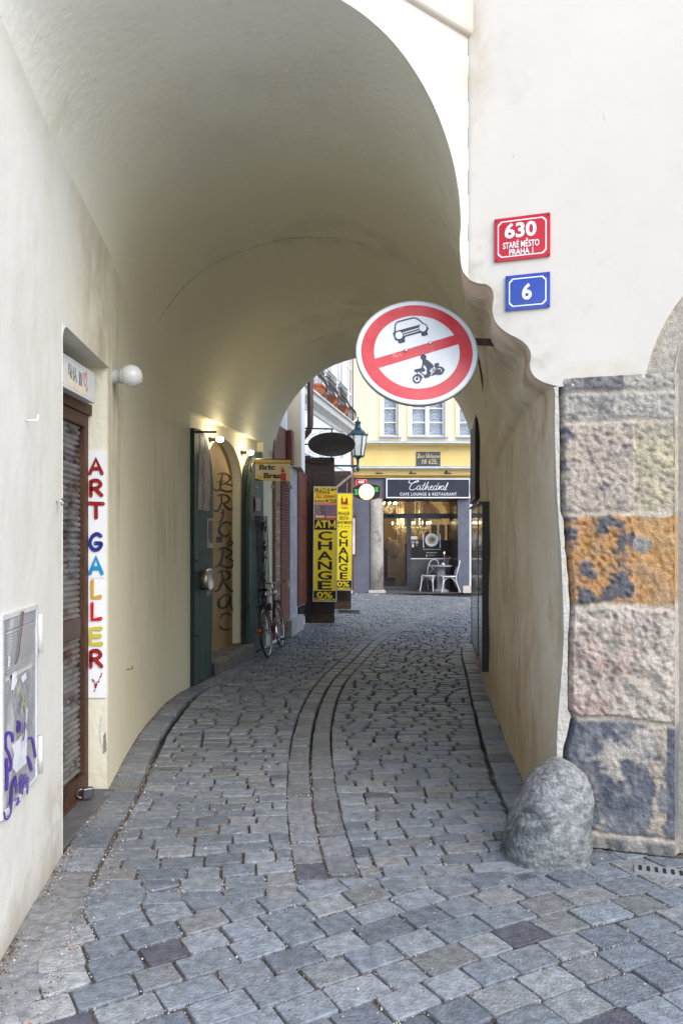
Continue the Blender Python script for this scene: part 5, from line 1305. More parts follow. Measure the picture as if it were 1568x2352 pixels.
for i in range(4): mb.box(a+.04, b-.02, -.03, -.02, .25+i*.62, .25+i*.62+.56)
mb.build('panels', mat('panel_brown', (.16, .07, .03), .45), ld, bev=.004)
mb = MB()
for i in range(4):
    for k in range(5):
        if R.random() < .85: z = .32+i*.62+k*.1; mb.box(a+.10, b-.08-R.uniform(0, .1), -.032, -.0305, z, z+.018)
mb.build('menu_writing', mat('chalk_lines', (.45, .40, .36), .8), ld, fix=False)
mb = MB(); mb.box(c-.10, c+.12, -.10, -.03, 2.75, 3.3); mb.box(c-.07, c+.09, -.106, -.10, 2.85, 3.2); mb.build('upper_shutter', m_red, ld, bev=.004)
rs = thing('panelled_shutter', 'tall red-brown panelled shutter on the white wall before the dark door leaf', 'shutter', WA)
a, b = f((934, 1600))[0], f((1010, 1600))[0]; z0 = f((970, 1680))[2]; z1 = 2.71
mb = MB(); mb.box(a, b, -.07, -.02, z0, z1); mb.build('leaf', m_red, rs, bev=.003)
hh = (z1-z0-.16)/3
for i in range(3): mb = MB(); mb.box(a+.09, b-.09, -.078, -.07, z0+.06+i*(hh+.02), z0+.04+i*(hh+.02)+hh-.03); mb.build('raised_panel', m_red, rs, bev=.006)
vt = thing('cellar_vent', 'black cellar vent low in the white wall under the red-brown shutter', 'vent', WA)
mb = MB(); z0, z1 = f((985, 1790))[2], f((985, 1692))[2]; a, b = f((962, 1700))[0], f((1014, 1700))[0]; mb.box(a, b, -.03, -.002, z0, z1); mb.box(a+.02, b-.02, -.034, -.03, z0+.03, z1-.03); mb.build('vent_box', M['black'], vt)

# dark door leaves standing out into the lane, each with a yellow money-change sign
def leaf(label, Yl, x0, x1, z1, joint):
    L = P(x0, HY, Yl); Rr = P(x1, HY, Yl); w = Rr.x-L.x
    t = thing('dark_door_leaf', label, 'door leaf', Tm(L.x, Yl, .02), 'dark timber door leaves standing open in the lane')
    m = m_dkwood; h = z1
    mb = MB(); mb.box(0, w, 0, .06, 0, h); mb.build('leaf', m, t, bev=.004)
    a, b = w*joint, w*.86
    for zz_a, zz_b in ((.18, .62), (.75, 1.7), (1.8, h-.28)):
        mb = MB(); mb.box(a+.03, b, -.012, -.001, zz_a, zz_b); mb.build('panel', m, t, bev=.006)
    mb = MB(); mb.box(0, a-.01, -.02, 0, 0, h+.03); mb.build('hinge_stile', m, t, bev=.004)
    mb = MB(); mb.box(0, w, -.004, .0, 0, .17); mb.box(0, w*.9, -.004, 0, h-.09, h-.03); mb.build('worn_rail', mat('worn_timber', (.05, .03, .02), .85, col2=(.10, .065, .04), scale=11, bump=.6, spots=[((.35, .31, .27), 12, .70, .04, (1, 1, 1))]), t, fix=False)
    for z in (.5, h-.5): mb = MB(); mb.box(-.02, .10, -.03, -.02, z, z+.05); mb.build('hinge', M['iron'], t)
    return t
leaf('near dark brown door leaf behind the ATM sign', 14.0, 699, 768, 3.02, .22)
t2 = leaf('farther dark brown door leaf, peeling along its slanted top rail', 16.7, 738, 806, 3.0, .45)
mb = MB(); mb.ribbon([(.30, 2.62), (.66, 2.92)], .05, FL, 0, -.022); mb.ribbon([(.55, 2.2), (.56, 2.75)], .018, FL, 0, -.020); mb.build('peeling_rail', mat('peeled_paint', (.13, .10, .095), .85, col2=(.4, .37, .34), scale=14), t2, fix=False)
m_sy = mat('sign_board_yellow', (.90, .70, .02), .35, var=.05); m_sf = mat('alu_frame', (.45, .46, .48), .35, .8); m_ph = [mat('photo_a', (.10, .12, .16), .4, col2=(.35, .33, .32), scale=30), mat('photo_b', (.04, .04, .03), .4, col2=(.25, .22, .16), scale=25), mat('photo_c', (.03, .12, .35), .4, col2=(.10, .3, .5), scale=20), mat('photo_d', (.10, .16, .25), .4, col2=(.35, .2, .15), scale=30)]
m_srd = mat('leaflet_red', (.60, .03, .04), .4); m_nvy = mat('navy', (.02, .04, .16), .4); m_tow = mat('tower_red', (.30, .03, .02), .5)
def signboard(label, Y, BL, BR, TL, TR):
    o_ = P(*q3(*BL), Y); br = P(*q3(*BR), Y); tl = P(*q3(*TL), Y)
    x = (br-o_); w = x.length; x.normalize(); z = (tl-o_); h = z.length; z.normalize(); y = z.cross(x).normalized(); z = x.cross(y)
    Mx = Matrix((x, y, z)).transposed().to_4x4(); Mx.translation = o_
    Mx = Mx @ Rz(-.04)
    t = thing('money_change_sign', label, 'sign', Mx, 'tall yellow money change signs')
    mb = MB(); mb.box(0, w, 0, .09, 0, h); mb.build('case', mat('case_brown', (.09, .05, .05), .5), t)
    mb = MB(); e = .014
    mb.box(0, w, -.006, 0, 0, e); mb.box(0, w, -.006, 0, h-e, h); mb.box(0, e, -.006, 0, e, h-e); mb.box(w-e, w, -.006, 0, e, h-e); mb.build('frame', m_sf, t)
    H_ = BL[1]-TL[1]; W_ = BR[0]-BL[0]; sl = (TL[0]-BL[0])
    def fm(p, y=0):
        v = (BL[1]-p[1])/H_; return ((p[0]-BL[0]-sl*v)/W_*w, y, v*h)
    return t, fm, w, h
def rct(a, b, c, d): return [(a, c), (b, c), (b, d), (a, d)]
t, fm, w, h = signboard('tall yellow sign reading ATM CHANGE 0% COMMISSION, the nearer of two', 13.82, (255, 1972), (597, 1975), (288, 318), (632, 328))
mb = MB(); mb.poly2(rct(240, 640, 330, 1970), fm, 0, -.001)
mb.v = [(min(max(v[0], .01), w-.01), v[1], min(max(v[2], .01), h-.01)) for v in mb.v]; mb.build('face', m_sy, t, fix=False)
mb = MB()
def inb(fm, w): return lambda p, y=0: (lambda q: (min(max(q[0], .014), w-.014), q[1], min(max(q[2], .014), h-.014)))(fm(p, y))
fi = inb(fm, w)
mb.poly2(rct(200, 700, 790, 940), fi, 0, -.002); mb.poly2(rct(200, 700, 1815, 1968), fi, 0, -.002)
tb(mb, 'PRAGUE', (302, 520, 345, 420), fm, 0, -.003, .018); tb(mb, 'TOUR', (503, 615, 500, 555), fm, 0, -.003, .018)
for ch, b_ in zip('CHANGE', ((343, 543, 962, 1090), (338, 542, 1105, 1230), (330, 543, 1247, 1373), (332, 537, 1390, 1515), (330, 532, 1530, 1658), (327, 527, 1675, 1800))): tb(mb, ch, b_, fm, 0, -.003, .022)
[tb(mb, c_1, b_1, fm, 1, -.004, o_1) for c_1, b_1, o_1 in (('A', (298, 400, 805, 912), .03), ('T', (385, 480, 805, 912), .035))]; mb.ribbon([(502, 905), (502, 812)], 24, fm, 1, -.0044); mb.ribbon([(586, 905), (586, 812)], 24, fm, 1, -.0044); mb.ribbon([(498, 815), (544, 890), (590, 815)], 22, fm, 1, -.0050); tb(mb, '0%', (312, 538, 1830, 1915), fm, 1, -.004, .02); tb(mb, 'COMMISSION', (270, 582, 1920, 1958), fm, 1, -.004, .02)
mb.build('black_and_yellow_lettering', [M['black'], m_sy], t, fix=False)
mb = MB(); mb.poly2(rct(200, 700, 560, 785), fi, 0, -.002); mb.ribbon(smooth([(305, 500), (318, 470), (335, 415), (340, 440), (345, 490)], 4), 7, fm, 0, -.0036); mb.ribbon([(312, 470), (350, 462)], 5, fm, 0, -.0039)
k = 0
for s_ in ([(352, 488), (362, 440), (372, 412), (362, 450), (364, 486), (378, 480), (388, 440), (396, 415), (386, 455), (390, 484), (402, 478)], [(425, 420), (420, 500)], [(435, 480), (440, 440), (452, 445), (450, 478), (460, 480), (478, 445), (466, 440), (460, 465), (472, 480), (486, 470), (500, 415), (490, 460), (494, 478), (504, 445), (506, 476), (518, 470), (522, 442)], [(524, 470), (540, 440), (534, 462), (540, 478), (550, 450), (552, 476), (566, 445), (572, 470), (590, 455), (600, 440), (590, 440), (586, 465), (598, 476), (612, 466)]):
    mb.ribbon(smooth(s_, 4), 6, fm, 0, -.0042-.0004*k); k += 1
mb.poly2(c_(475, 525, 22, 16), fm, 0, -.003); mb.build('red_print', m_srd, t, fix=False)
mb = MB()
for x in (312, 350, 388, 428): mb.poly2(c_(x, 532, 17, 14), fm, 0, -.003)
mb.poly2(rct(535, 575, 348, 382), fm, 0, -.003); mb.poly2(rct(580, 618, 348, 360), fm, 1, -.003); mb.poly2(rct(580, 618, 360, 371), fm, 2, -.003); mb.poly2(rct(580, 618, 371, 382), fm, 3, -.003); mb.poly2(rct(308, 435, 735, 766), fm, 4, -.003)
tb(mb, 'PRAGUE ON FOOT & TRAM, LUNCH, BOAT TRIP', (296, 612, 567, 583), fm, 4, -.003, .02); tb(mb, 'www', (450, 600, 745, 770), fm, 4, -.003) if False else None
for yy in (742, 758): mb.poly2(rct(455, 600, yy, yy+7), fm, 4, -.003)
for x in (312, 350, 388, 428): mb.poly2(rct(x-9, x+9, 529, 536), fm, 4, -.004)
mb.build('small_print', [m_nvy, M['black'], m_srd, m_sy, M['white']], t, fix=False)
for i, (x0_, x1_) in enumerate(((297, 375), (380, 442), (458, 518), (536, 606))): mb = MB(); mb.poly2(rct(x0_, x1_, 592, 726), fm, 0, -.0032); mb.build('photo', m_ph[i], t, fix=False)
t, fm, w, h = signboard('tall yellow sign reading PRAGUE SIESTA APARTMENTS CHANGE, the farther of two', 16.5, (572, 1812), (817, 1815), (582, 410), (827, 412))
fi = inb(fm, w)
mb = MB(); mb.poly2(rct(500, 900, 380, 1900), fi, 0, -.001); mb.build('face', m_sy, t, fix=False)
mb = MB(); mb.poly2(rct(500, 900, 1667, 1900), fi, 0, -.002)
tb(mb, 'PRAGUE', (613, 775, 682, 728), fm, 0, -.003, .018); tb(mb, 'SIESTA', (628, 762, 748, 795), fm, 0, -.003, .018); tb(mb, 'APARTMENTS', (588, 812, 815, 858), fm, 0, -.003, .018); tb(mb, 'APARTMENTS', (657, 750, 614, 638), fm, 0, -.003, .018)
for x in (622, 670, 718, 766): mb.poly2([(x+(14 if i % 2 == 0 else 6)*math.sin(PI*i/5), 890-(14 if i % 2 == 0 else 6)*math.cos(PI*i/5)) for i in range(10)], fm, 0, -.003)
for ch, b_ in zip('CHANGE', ((635, 747, 952, 1060), (632, 752, 1075, 1180), (620, 765, 1190, 1298), (627, 760, 1308, 1415), (628, 752, 1428, 1535), (642, 752, 1550, 1652))): tb(mb, ch, b_, fm, 0, -.003, .022)
tb(mb, '0%', (605, 778, 1682, 1755), fm, 1, -.004, .02); tb(mb, 'COMMISSION', (578, 797, 1766, 1803), fm, 1, -.004, .02)
mb.ribbon([(632, 600), (700, 592), (774, 580)], 3, fm, 0, -.003)
mb.build('black_and_yellow_lettering', [M['black'], m_sy], t, fix=False)
mb = MB(); mb.poly2([(652, 578), (655, 510), (650, 505), (662, 480), (667, 448), (672, 480), (684, 505), (680, 540), (690, 545), (700, 525), (712, 545), (718, 505), (728, 480), (734, 452), (740, 480), (754, 508), (748, 512), (752, 578)], fm, 0, -.003); mb.build('twin_tower_print', m_tow, t, fix=False)

# black oval sign on its wrought bracket
Yo = 13.94; OM = Tm(*P(*q1(90, 1690), Yo))
def fo(p, y=0): v = P(*q1(*p), Yo)-OM.translation; return (v.x, y+v.y, v.z)
ov = thing('oval_sign', 'glossy black oval sign in a scrolled iron bracket on the white house corner', 'sign', OM)
mb = MB(); el = [(525+340*math.cos(2*PI*i/56), 1285+172*math.sin(2*PI*i/56)) for i in range(56)]; pe = [fo(p) for p in el]; mb.prism([(p[0], p[2]) for p in pe], -.025, .025, 0, sm=False); mb.build('oval', mat('gloss_black', (.012, .012, .014), .06, var=.3, coat=1.0, scale=4), ov, bev=.006)
mb = MB(); mb.tube([fo((x_, y_)) for x_, y_ in ((88, 890), (84, 1300), (80, 1690))], .014, 8)
mb.box(*[v for v in (fo((76, 0))[0], fo((96, 0))[0], -.006, .006, fo((0, 1640))[2], fo((0, 960))[2])])
for a, b, t_ in (((90, 1052), (548, 1062), .014), ((90, 1508), (532, 1508), .014), ((527, 1058), (527, 1120), .013), ((522, 1452), (522, 1508), .013), ((140, 1283), (192, 1283), .013), ((90, 1235), (138, 1235), .009), ((90, 1333), (138, 1333), .009), ((136, 1235), (136, 1333), .009)): mb.tube([fo(a), fo(b)], t_, 6)
for cx_, cy_, sx_ in ((250, 1140, 1), (420, 1085, 1), (640, 1085, -1), (800, 1140, -1), (250, 1420, 1), (420, 1480, 1), (640, 1480, -1), (790, 1430, -1)):
    dy = 1 if cy_ < 1285 else -1
    pts = [(cx_-45*sx_*1+18*math.cos(t), cy_+30*dy+18*math.sin(t)) for t in [i*PI/5 for i in range(0, 9)]]+[(cx_, cy_), (cx_+40, cy_-14*dy*sx_)]
    mb.tube([fo(p) for p in smooth(pts, 2)], .0035, 5)
mb.build('bracket', M['iron'], ov, fix=False)
mb = MB(); mb.tube([fo(p, -.02) for p in smooth([(-60, 1130), (-20, 1190), (30, 1205), (70, 1180), (92, 1090)], 4)], .006, 6); mb.tube([fo(p, -.02) for p in smooth([(-60, 1100), (-10, 1175), (40, 1190), (80, 1140)], 4)], .005, 6); mb.build('wire', M['black'], ov)
# ---------------------------------------------------------------- white house with flower balconies on the left of the lane
XBf = lambda y: .32-.2*(21.7-y)
A, B = Vector((XBf(14.0), 14.0, 0)), Vector((XBf(21.72), 21.72, 0)); WB = frame(A, B); lbb = (B-A).length
ub = lambda y: (Vector((XBf(y), y, 0))-A).length
wb = thing('white_house', 'tall white house beyond the dark door leaves, with a sloping-looking ledge and flower balconies', 'house', WB)
mb = MB(); mb.box(-.3, lbb, 0, 4, 0, 4.5); mb.box(-.3, lbb, .0, 4, 4.5, 10.5); mb = MB(); mb.box(-.3, lbb, 0, 4, 0, 7.6); mb.build('wall', m_wh, wb)  # unseen upper storeys cut down to let light into the lane
mb = MB(); sec = [(0, 4.28), (-.03, 4.30), (-.05, 4.38), (-.12, 4.43), (-.20, 4.47), (-.22, 4.58), (-.27, 4.60), (-.27, 4.64), (0, 4.68)]
n = len(sec); mb.add([(-.1, y, z) for y, z in sec]+[(lbb, y, z) for y, z in sec], [(i, (i+1) % n, (i+1) % n+n, i+n) for i in range(n)]+[tuple(range(n)), tuple(range(n, 2*n))], 0); mb.build('ledge', mat('grey_ledge', (.52, .52, .51), .8, col2=(.62, .62, .60), bump=.2, spots=[((.3, .3, .28), 6, .64, .08, (.4, 1, 1))]), wb)
mb = MB(); mb.box(-.1, lbb, -.03, -.001, 3.35, 3.5); mb.build('string_course', m_wh, wb)
m_wg = mat('window_glass', (.30, .34, .40), .08, var=.4, scale=1.5, spec=.9); m_wf = mat('window_frame_white', (.72, .72, .71), .5, var=.04)
for yy in (17.15, 18.4, 19.75, 21.0):
    u = ub(yy); mb = MB(); a, b = u-.45, u+.45
    for x_ in (a, u-.03, b-.06): mb.box(x_, x_+.06, -.03, .0, 4.72, 6.9)
    for z_ in (4.72, 5.5, 6.2, 6.84): mb.box(a+.06, u-.03, -.026, -.001, z_, z_+.05); mb.box(u+.03, b-.06, -.026, -.001, z_, z_+.05)
    wf = mb.build('window', m_wf, wb); mb = MB(); mb.box(a+.05, b-.05, -.010, -.0008, 4.75, 6.85); mb.build('pane', m_wg, wf)
    mb = MB(); mb.box(a-.14, a-.02, -.06, -.001, 4.7, 7.0); mb.box(b+.02, b+.14, -.06, -.001, 4.7, 7.0); mb.box(a-.18, b+.18, -.10, -.0012, 7.001, 7.12); mb.box(a-.24, b+.24, -.16, -.0012, 7.121, 7.2); mb.build('window_surround', m_wh, wb)
u = ub(18.9); mb = MB()
pts = [(u-.35, 2.4), (u-.35, 3.0)]+[(u-.35*math.cos(PI*i/10), 3.0+.3*math.sin(PI*i/10)) for i in range(1, 10)]+[(u+.35, 3.0), (u+.35, 2.4)]
mb.tube([(p[0], -.02, p[1]) for p in pts], .035, 6); mb.build('arched_niche', m_wh, wb)
def pot(u):
    t = thing('flower_trough', '', 'flower box', WB @ Tm(u, -.16, 4.70), 'terracotta troughs on the balconies')
    mb = MB(); a, b, c, d = .24, .28, .06, .09; h = .22
    def ring(w, dd, z): return [(-w, -dd, z), (w, -dd, z), (w, dd, z), (-w, dd, z)]
    vs = ring(a, c, 0)+ring(b, d-.01, h-.05)+ring(b+.02, d+.01, h-.05)+ring(b+.02, d+.01, h)+ring(b-.01, d-.02, h)+ring(b-.02, d-.03, h-.05)
    fs = [(0, 3, 2, 1)]+[(r*4+i, r*4+(i+1) % 4, (r+1)*4+(i+1) % 4, (r+1)*4+i) for r in range(5) for i in range(4)]+[(20, 21, 22, 23)]
    mb.add(vs, fs, 0); mb.build('trough', mat('terracotta', (.34, .10, .045), .8, col2=(.42, .14, .06), bump=.2), t, fix=False)
    return t
def balcony(u):
    t = thing('balcony_basket', '', 'balcony railing', WB @ Tm(u, 0, 4.62), 'bulging iron window baskets')
    sec = [(-.10, .88), (-.13, .84), (-.12, .78), (-.11, .66), (-.15, .5), (-.27, .36), (-.36, .24), (-.37, .12), (-.30, .03), (-.16, -.02), (-.02, 0)]
    mb = MB()
    for i in range(12):
        x = -.50+i*1.0/11; mb.tube([(x, y, z) for y, z in smooth(sec, 2)], .0068, 5)
    mb.build('bars', M['iron'], t, fix=False)
    mb = MB()
    for y, z, r in ((-.11, .70, .016), (-.10, .88, .008), (-.02, 0, .012), (-.37, .12, .009)): mb.tube([(-.52, y, z), (.52, y, z)], r, 6)
    for s_ in (-1, 1):
        mb.tube([(.52*s_, 0, .70), (.52*s_, -.11, .70)], .01, 5); mb.tube([(.52*s_, -.02, 0), (.52*s_, -.02, .7)], .01, 5)
        mb.tube([(.52*s_, -.10-.07*math.cos(i*PI/6)-.0, .45+.12*math.sin(i*PI/6)) for i in range(10)], .006, 5)
    mb.build('rails', M['iron'], t, fix=False)
    return t
labs = ('nearest to the passage', 'the middle of three', 'farthest, beside the brown downpipe')
b0 = balcony(ub(17.1)); p0 = pot(ub(17.0))
for i, yy in enumerate((17.1, 18.4, 19.75)):
    b = b0 if i == 0 else copy_tree(b0); p = p0 if i == 0 else copy_tree(p0)
    b.location = (WB @ Vector((ub(yy), 0, 4.62))); p.location = (WB @ Vector((ub(yy-.12), -.16, 4.70)))
    b['label'] = 'bulging black iron window basket on the white house, '+labs[i]; p['label'] = 'terracotta trough standing in an iron window basket, '+labs[i]
# downpipes
Yd = 14.35
dp = thing('downpipe', 'dark brown downpipe with an elbow where the two white houses meet', 'downpipe', Tm(*P(712, 1100, Yd)))
o_ = P(712, 1100, Yd); mb = MB(); mb.tube([P(712.5, 820, Yd)-o_+Vector((0, 0, 2.0)), P(712.5, 977, Yd)-o_, P(709, 990, Yd)-o_, P(694, 1008, Yd)-o_, P(689, 1030, Yd)-o_], .058, 12); mb.build('pipe', mat('brown_zinc', (.035, .02, .016), .4, .3, col2=(.06, .035, .028)), dp)
mb = MB(); q = P(712.5, 935, Yd)-o_; mb.lathe([(.064, -.012), (.064, .012)], 14, 0, Tm(*q)); mb.build('collar', M['rust'], dp)
Yd = 21.45; o_ = P(807.5, 1362, Yd)
dp = thing('downpipe', 'slim red-brown downpipe in the corner between the white and the yellow house', 'downpipe', Tm(o_.x, Yd, 0)); zt2 = 9.8
m_dp2 = mat('redbrown_pipe', (.19, .075, .05), .5, col2=(.24, .10, .07), stretch=(1, 1, .3))
mb = MB(); mb.tube([(0, 0, .1), (0, 0, zt2)], .055, 12); mb.build('pipe', m_dp2, dp)
for z in (2.5, 4.9, 7.4): mb = MB(); mb.lathe([(.062, -.02), (.062, .02)], 14, 0, Tm(0, 0, z)); mb.build('bracket', M['rust'], dp)
# street lantern
Yl = 18.0; cl_ = P(*q1(901, 1600), Yl); LMt = Tm(*cl_)
def zl1(y): return P(*q1(901, y), Yl).z-cl_.z
ln_ = thing('street_lantern', 'ornate dark green six-sided street lantern on a wall bracket before the yellow house', 'street lamp', LMt)
m_lg = mat('lantern_green', (.008, .032, .038), .4, .3, col2=(.018, .065, .078), scale=9)
pr = lambda w: w/3.92*.6272/F*Yl/2
mb = MB(); mb.lathe([(.0, zl1(878)), (pr(10), zl1(885)), (pr(30), zl1(905)), (pr(10), zl1(920)), (pr(40), zl1(932)), (pr(20), zl1(944)), (pr(60), zl1(950)), (pr(98), zl1(962)), (pr(90), zl1(975)), (pr(74), zl1(990)), (pr(80), zl1(1030)), (pr(100), zl1(1052)), (pr(110), zl1(1066))], 12); mb.build('chimney', m_lg, ln_)
mb = MB(); mb.lathe([(pr(110), zl1(1066)), (pr(170), zl1(1085)), (pr(230), zl1(1120)), (pr(280), zl1(1150)), (pr(278), zl1(1160)), (pr(240), zl1(1160))], 6, sm=False); 
for i in range(6): a = 2*PI*i/6; mb.tube([(pr(280)*math.cos(a), pr(280)*math.sin(a), zl1(1155)), (pr(284)*math.cos(a), pr(284)*math.sin(a), zl1(1100))], [.014, .004], 6)
mb.build('roof', m_lg, ln_)
mb = MB(); mb.lathe([(pr(250), zl1(1164)), (pr(160), zl1(1450))], 6, sm=False); mb.build('glass', mat('frosted_panes', (.56, .57, .55), .25, var=.15, scale=3, spec=.6), ln_)
mb = MB()
for i in range(6): a = 2*PI*i/6; mb.tube([(pr(258)*math.cos(a), pr(258)*math.sin(a), zl1(1160)), (pr(168)*math.cos(a), pr(168)*math.sin(a), zl1(1452))], .014, 5)
mb.lathe([(pr(190), zl1(1446)), (pr(190), zl1(1460)), (pr(90), zl1(1475)), (pr(40), zl1(1500)), (pr(30), zl1(1600)), (pr(46), zl1(1610)), (pr(46), zl1(1650)), (pr(10), zl1(1680))], 12); mb.build('glazing_bars', m_lg, ln_, fix=False)
mb = MB(); xw = XBf(Yl)-cl_.x; mb.tube([(0, 0, zl1(1590)), (xw, 0, zl1(1590))], .024, 8); mb.tube([(-.04+.07*math.cos(t), 0, zl1(1640)+.07*math.sin(t)) for t in [i*PI/5 for i in range(9)]], .012, 6); mb.tube([(xw*.85+.09*math.cos(t), 0, zl1(1630)+.09*math.sin(t)) for t in [i*PI/5 for i in range(9)]], .012, 6); mb.tube([(xw, 0, zl1(1720)), (xw, 0, zl1(1540))], .03, 6); mb.build('wall_bracket', m_lg, ln_, fix=False)
# second leaf's menu board on the grey wall edge
mbd = thing('menu_board', 'narrow framed menu board in dark red behind the second yellow sign', 'menu board', Tm(*P(800, 1279, 21.4)))
o_ = P(800, 1279, 21.4); f = lambda p, y=0: ((P(p[0], p[1], 21.4)-o_).x, y, (P(p[0], p[1], 21.4)-o_).z)
a, b = f((800, 1279)), f((818.5, 1182)); mb = MB(); mb.box(a[0], b[0], 0, .06, a[2], b[2]); mb.build('frame', m_red, mbd, bev=.004)
a2, b2 = f((801, 1273)), f((815, 1190)); mb = MB(); mb.box(a2[0], b2[0], -.006, 0, a2[2], b2[2]); mb.build('menu', mat('menu_paper', (.60, .60, .57), .7, spots=[((.1, .1, .1), 40, .66, .04, (.3, 1, 1.6))]), mbd)

# ---------------------------------------------------------------- yellow house with the café
YF = 21.7
KM = frame((.30, YF), (1.30, YF+.02))
def fk_(px, py, d=0): return on(KM, px, py, d)
k = lambda p, y=0, d=0: (lambda q: (q[0], y, q[1]))(on(KM, p[0], p[1], d))
yh = thing('yellow_house', 'pale yellow house closing the lane, white-framed windows above a grey ground floor', 'house', KM)
m_yl = mat('pale_yellow_render', (.74, .66, .45), .85, col2=(.78, .71, .51), scale=1.2, bump=.12, spots=[((.70, .56, .28), 2, .62, .15, (1, 1, 1))])
m_y2 = mat('deep_yellow_render', (.74, .55, .20), .85, col2=(.80, .62, .27), scale=1.2, bump=.12, spots=[((.60, .42, .13), 3, .62, .1, (.6, 1, 1))])
m_gw = mat('slate_grey_render', (.105, .11, .145), .75, col2=(.14, .145, .185), scale=3, bump=.25, spots=[((.35, .36, .38), 8, .73, .03, (1, 1, 1))])
m_zn = mat('zinc', (.33, .35, .39), .5, .3, col2=(.46, .47, .49), scale=4, spots=[((.6, .6, .6), 9, .66, .05, (.5, 1, 2))])
z = lambda py: fk_(960, py)[1]
x = lambda px, py=1200: fk_(px, py)[0]
xl0, xr0 = -2.0, 9.0
# upper wall with real window openings
wins = [(877.5, 913.5, 1), (942, 1020.7, 2), (1052, 1088, 1), (1125, 1205, 2), (1240, 1276, 1)]
zs_, zt_w = z(1003), 5.95
mb = MB(); xx = -2.0
for a, b, _ in wins:
    xa_, xb_ = x(a, 960), x(b, 960); mb.box(xx, xa_, 0, .45, z(1013), 10.8); mb.box(xa_, xb_, 0, .45, z(1013), zs_); mb.box(xa_, xb_, 0, .45, zt_w, 10.8); xx = xb_
mb.box(xx, xr0, 0, .45, z(1013), 10.8)
mb.v = [tuple(v) for v in mb.v]
mb.build('upper_wall', m_yl, yh)
m_cur = mat('sheer_curtain', (.46, .48, .52), .8, col2=(.62, .64, .67), scale=3); m_pane = mat('pane_glass', (.9, .93, .95), .05, trans=1.0, var=0, ior=1.1, rvar=0.0)
for wi, (a, b, nl) in enumerate(wins):
    xa_, xb_ = x(a, 960), x(b, 960); mb = MB(); t_ = .055
    mb.box(xa_, xa_+t_, .08, .14, zs_, zt_w); mb.box(xb_-t_, xb_, .08, .14, zs_, zt_w); mb.box(xa_+t_, xb_-t_, .08, .14, zs_, zs_+.06); mb.box(xa_+t_, xb_-t_, .08, .14, zt_w-.06, zt_w)
    xs = [xa_+t_, xb_-t_]
    if nl == 2: xm = (xa_+xb_)/2; mb.box(xm-.055, xm+.055, .07, .14, zs_+.06, zt_w-.06); xs = [xa_+t_, xm-.055, xm+.055, xb_-t_]
    for i in range(0, len(xs), 2):
        for zz_a in (z(969.5), z(937), z(903)): mb.box(xs[i], xs[i+1], .085, .12, zz_a-.015, zz_a+.02)
    wf = mb.build('window', m_wf, yh)
    mb = MB(); nx_, nz_ = 44*nl, 60; vs = []; fs = []
    for i in range(nz_+1):
        for j in range(nx_+1):
            u = j/nx_; v = i/nz_; zc = (v*4.3) % 1; uu = (u*nl*1.0*1.0) % 1
            sw = math.sin((v*15-1.6*(1-abs(2*uu-1)**1.5)*(1 if v < .8 else .2))*2*PI)      # swagged folds
            y_ = .20+.013*sw*(1-abs(2*uu-1)**3)+.010*math.sin(u*60*nl)*(abs(2*uu-1)**2)
            vs.append((lerp(xa_+.03, xb_-.03, u), y_, lerp(zs_+.02, zt_w-.02, v)))
    mb.add(vs, [(i*(nx_+1)+j, i*(nx_+1)+j+1, (i+1)*(nx_+1)+j+1, (i+1)*(nx_+1)+j) for i in range(nz_) for j in range(nx_)], 0, True)
    mb.build('curtain', m_cur, wf, fix=False)
    mb = MB(); mb.box(xa_, xb_, .40, .44, zs_, zt_w); mb.build('dark_room', mat('room_dark', (.10, .11, .13), .9), wf)
    mb = MB(); mb.box(xa_+.03, xb_-.03, .100, .104, zs_+.03, zt_w-.03); mb.build('pane', m_pane, wf)
    mb = MB(); mb.box(xa_-.06, xb_+.10, -.10, .10, zs_-.035, zs_); mb.build('sill', m_zn, yh)
    for sx_ in (-.09, (xb_-xa_)+.012):
        mb = MB(); mb.box(xa_+sx_, xa_+sx_+.078, -.022, -.001, zs_, zt_w+.1); mb.build('window_surround', m_yl, yh)
for px in (866, 931, 1041, 1106): mb = MB(); mb.box(x(px, 960)-.01, x(px, 960)+.005, -.004, -.0005, z(1012), 9); mb.build('panel_joint', m_y2, yh)
# cornices and frieze
def run(sec, name, m, xa_=-2.0, xb_=9.0):
    n = len(sec); mb = MB(); mb.add([(xa_, y_, zz_) for y_, zz_ in sec]+[(xb_, y_, zz_) for y_, zz_ in sec], [(i, (i+1) % n, (i+1) % n+n, i+n) for i in range(n)]+[tuple(range(n))[::-1], tuple(range(n, 2*n))]); return mb.build(name, m, yh)
run([(.0, z(1012)), (-.30, z(1015)-.02), (-.31, z(1021)), (-.27, z(1021)-.004), (.0, z(1021)+.012)], 'upper_ledge', m_zn)
run([(.1, z(1021)), (-.26, z(1021)-.006), (-.22, z(1021)-.05), (-.12, z(1027)), (-.08, z(1031)), (-.06, z(1034)), (.1, z(1034))], 'upper_cornice', m_y2)
mb = MB(); mb.box(-2, 9, -.05, .45, z(1071), z(1034)-.002); mb.build('frieze', m_y2, yh)
run([(.0, z(1071)-.004), (-.22, z(1072)-.01), (-.23, z(1077)), (-.2, z(1077)-.005), (.0, z(1077))], 'lower_ledge', m_zn)
mb = MB(); mb.box(-2, 9, -.04, .45, z(1090), z(1077)-.006); mb.build('lower_band', m_y2, yh)
run([(.45, z(1090)-.003), (-.12, z(1090)-.003), (-.15, z(1093)), (-.10, z(1095)), (-.10, z(1098)), (.45, z(1098))], 'lower_moulding', mat('dark_yellow_moulding', (.40, .27, .08), .8, col2=(.5, .34, .11)))
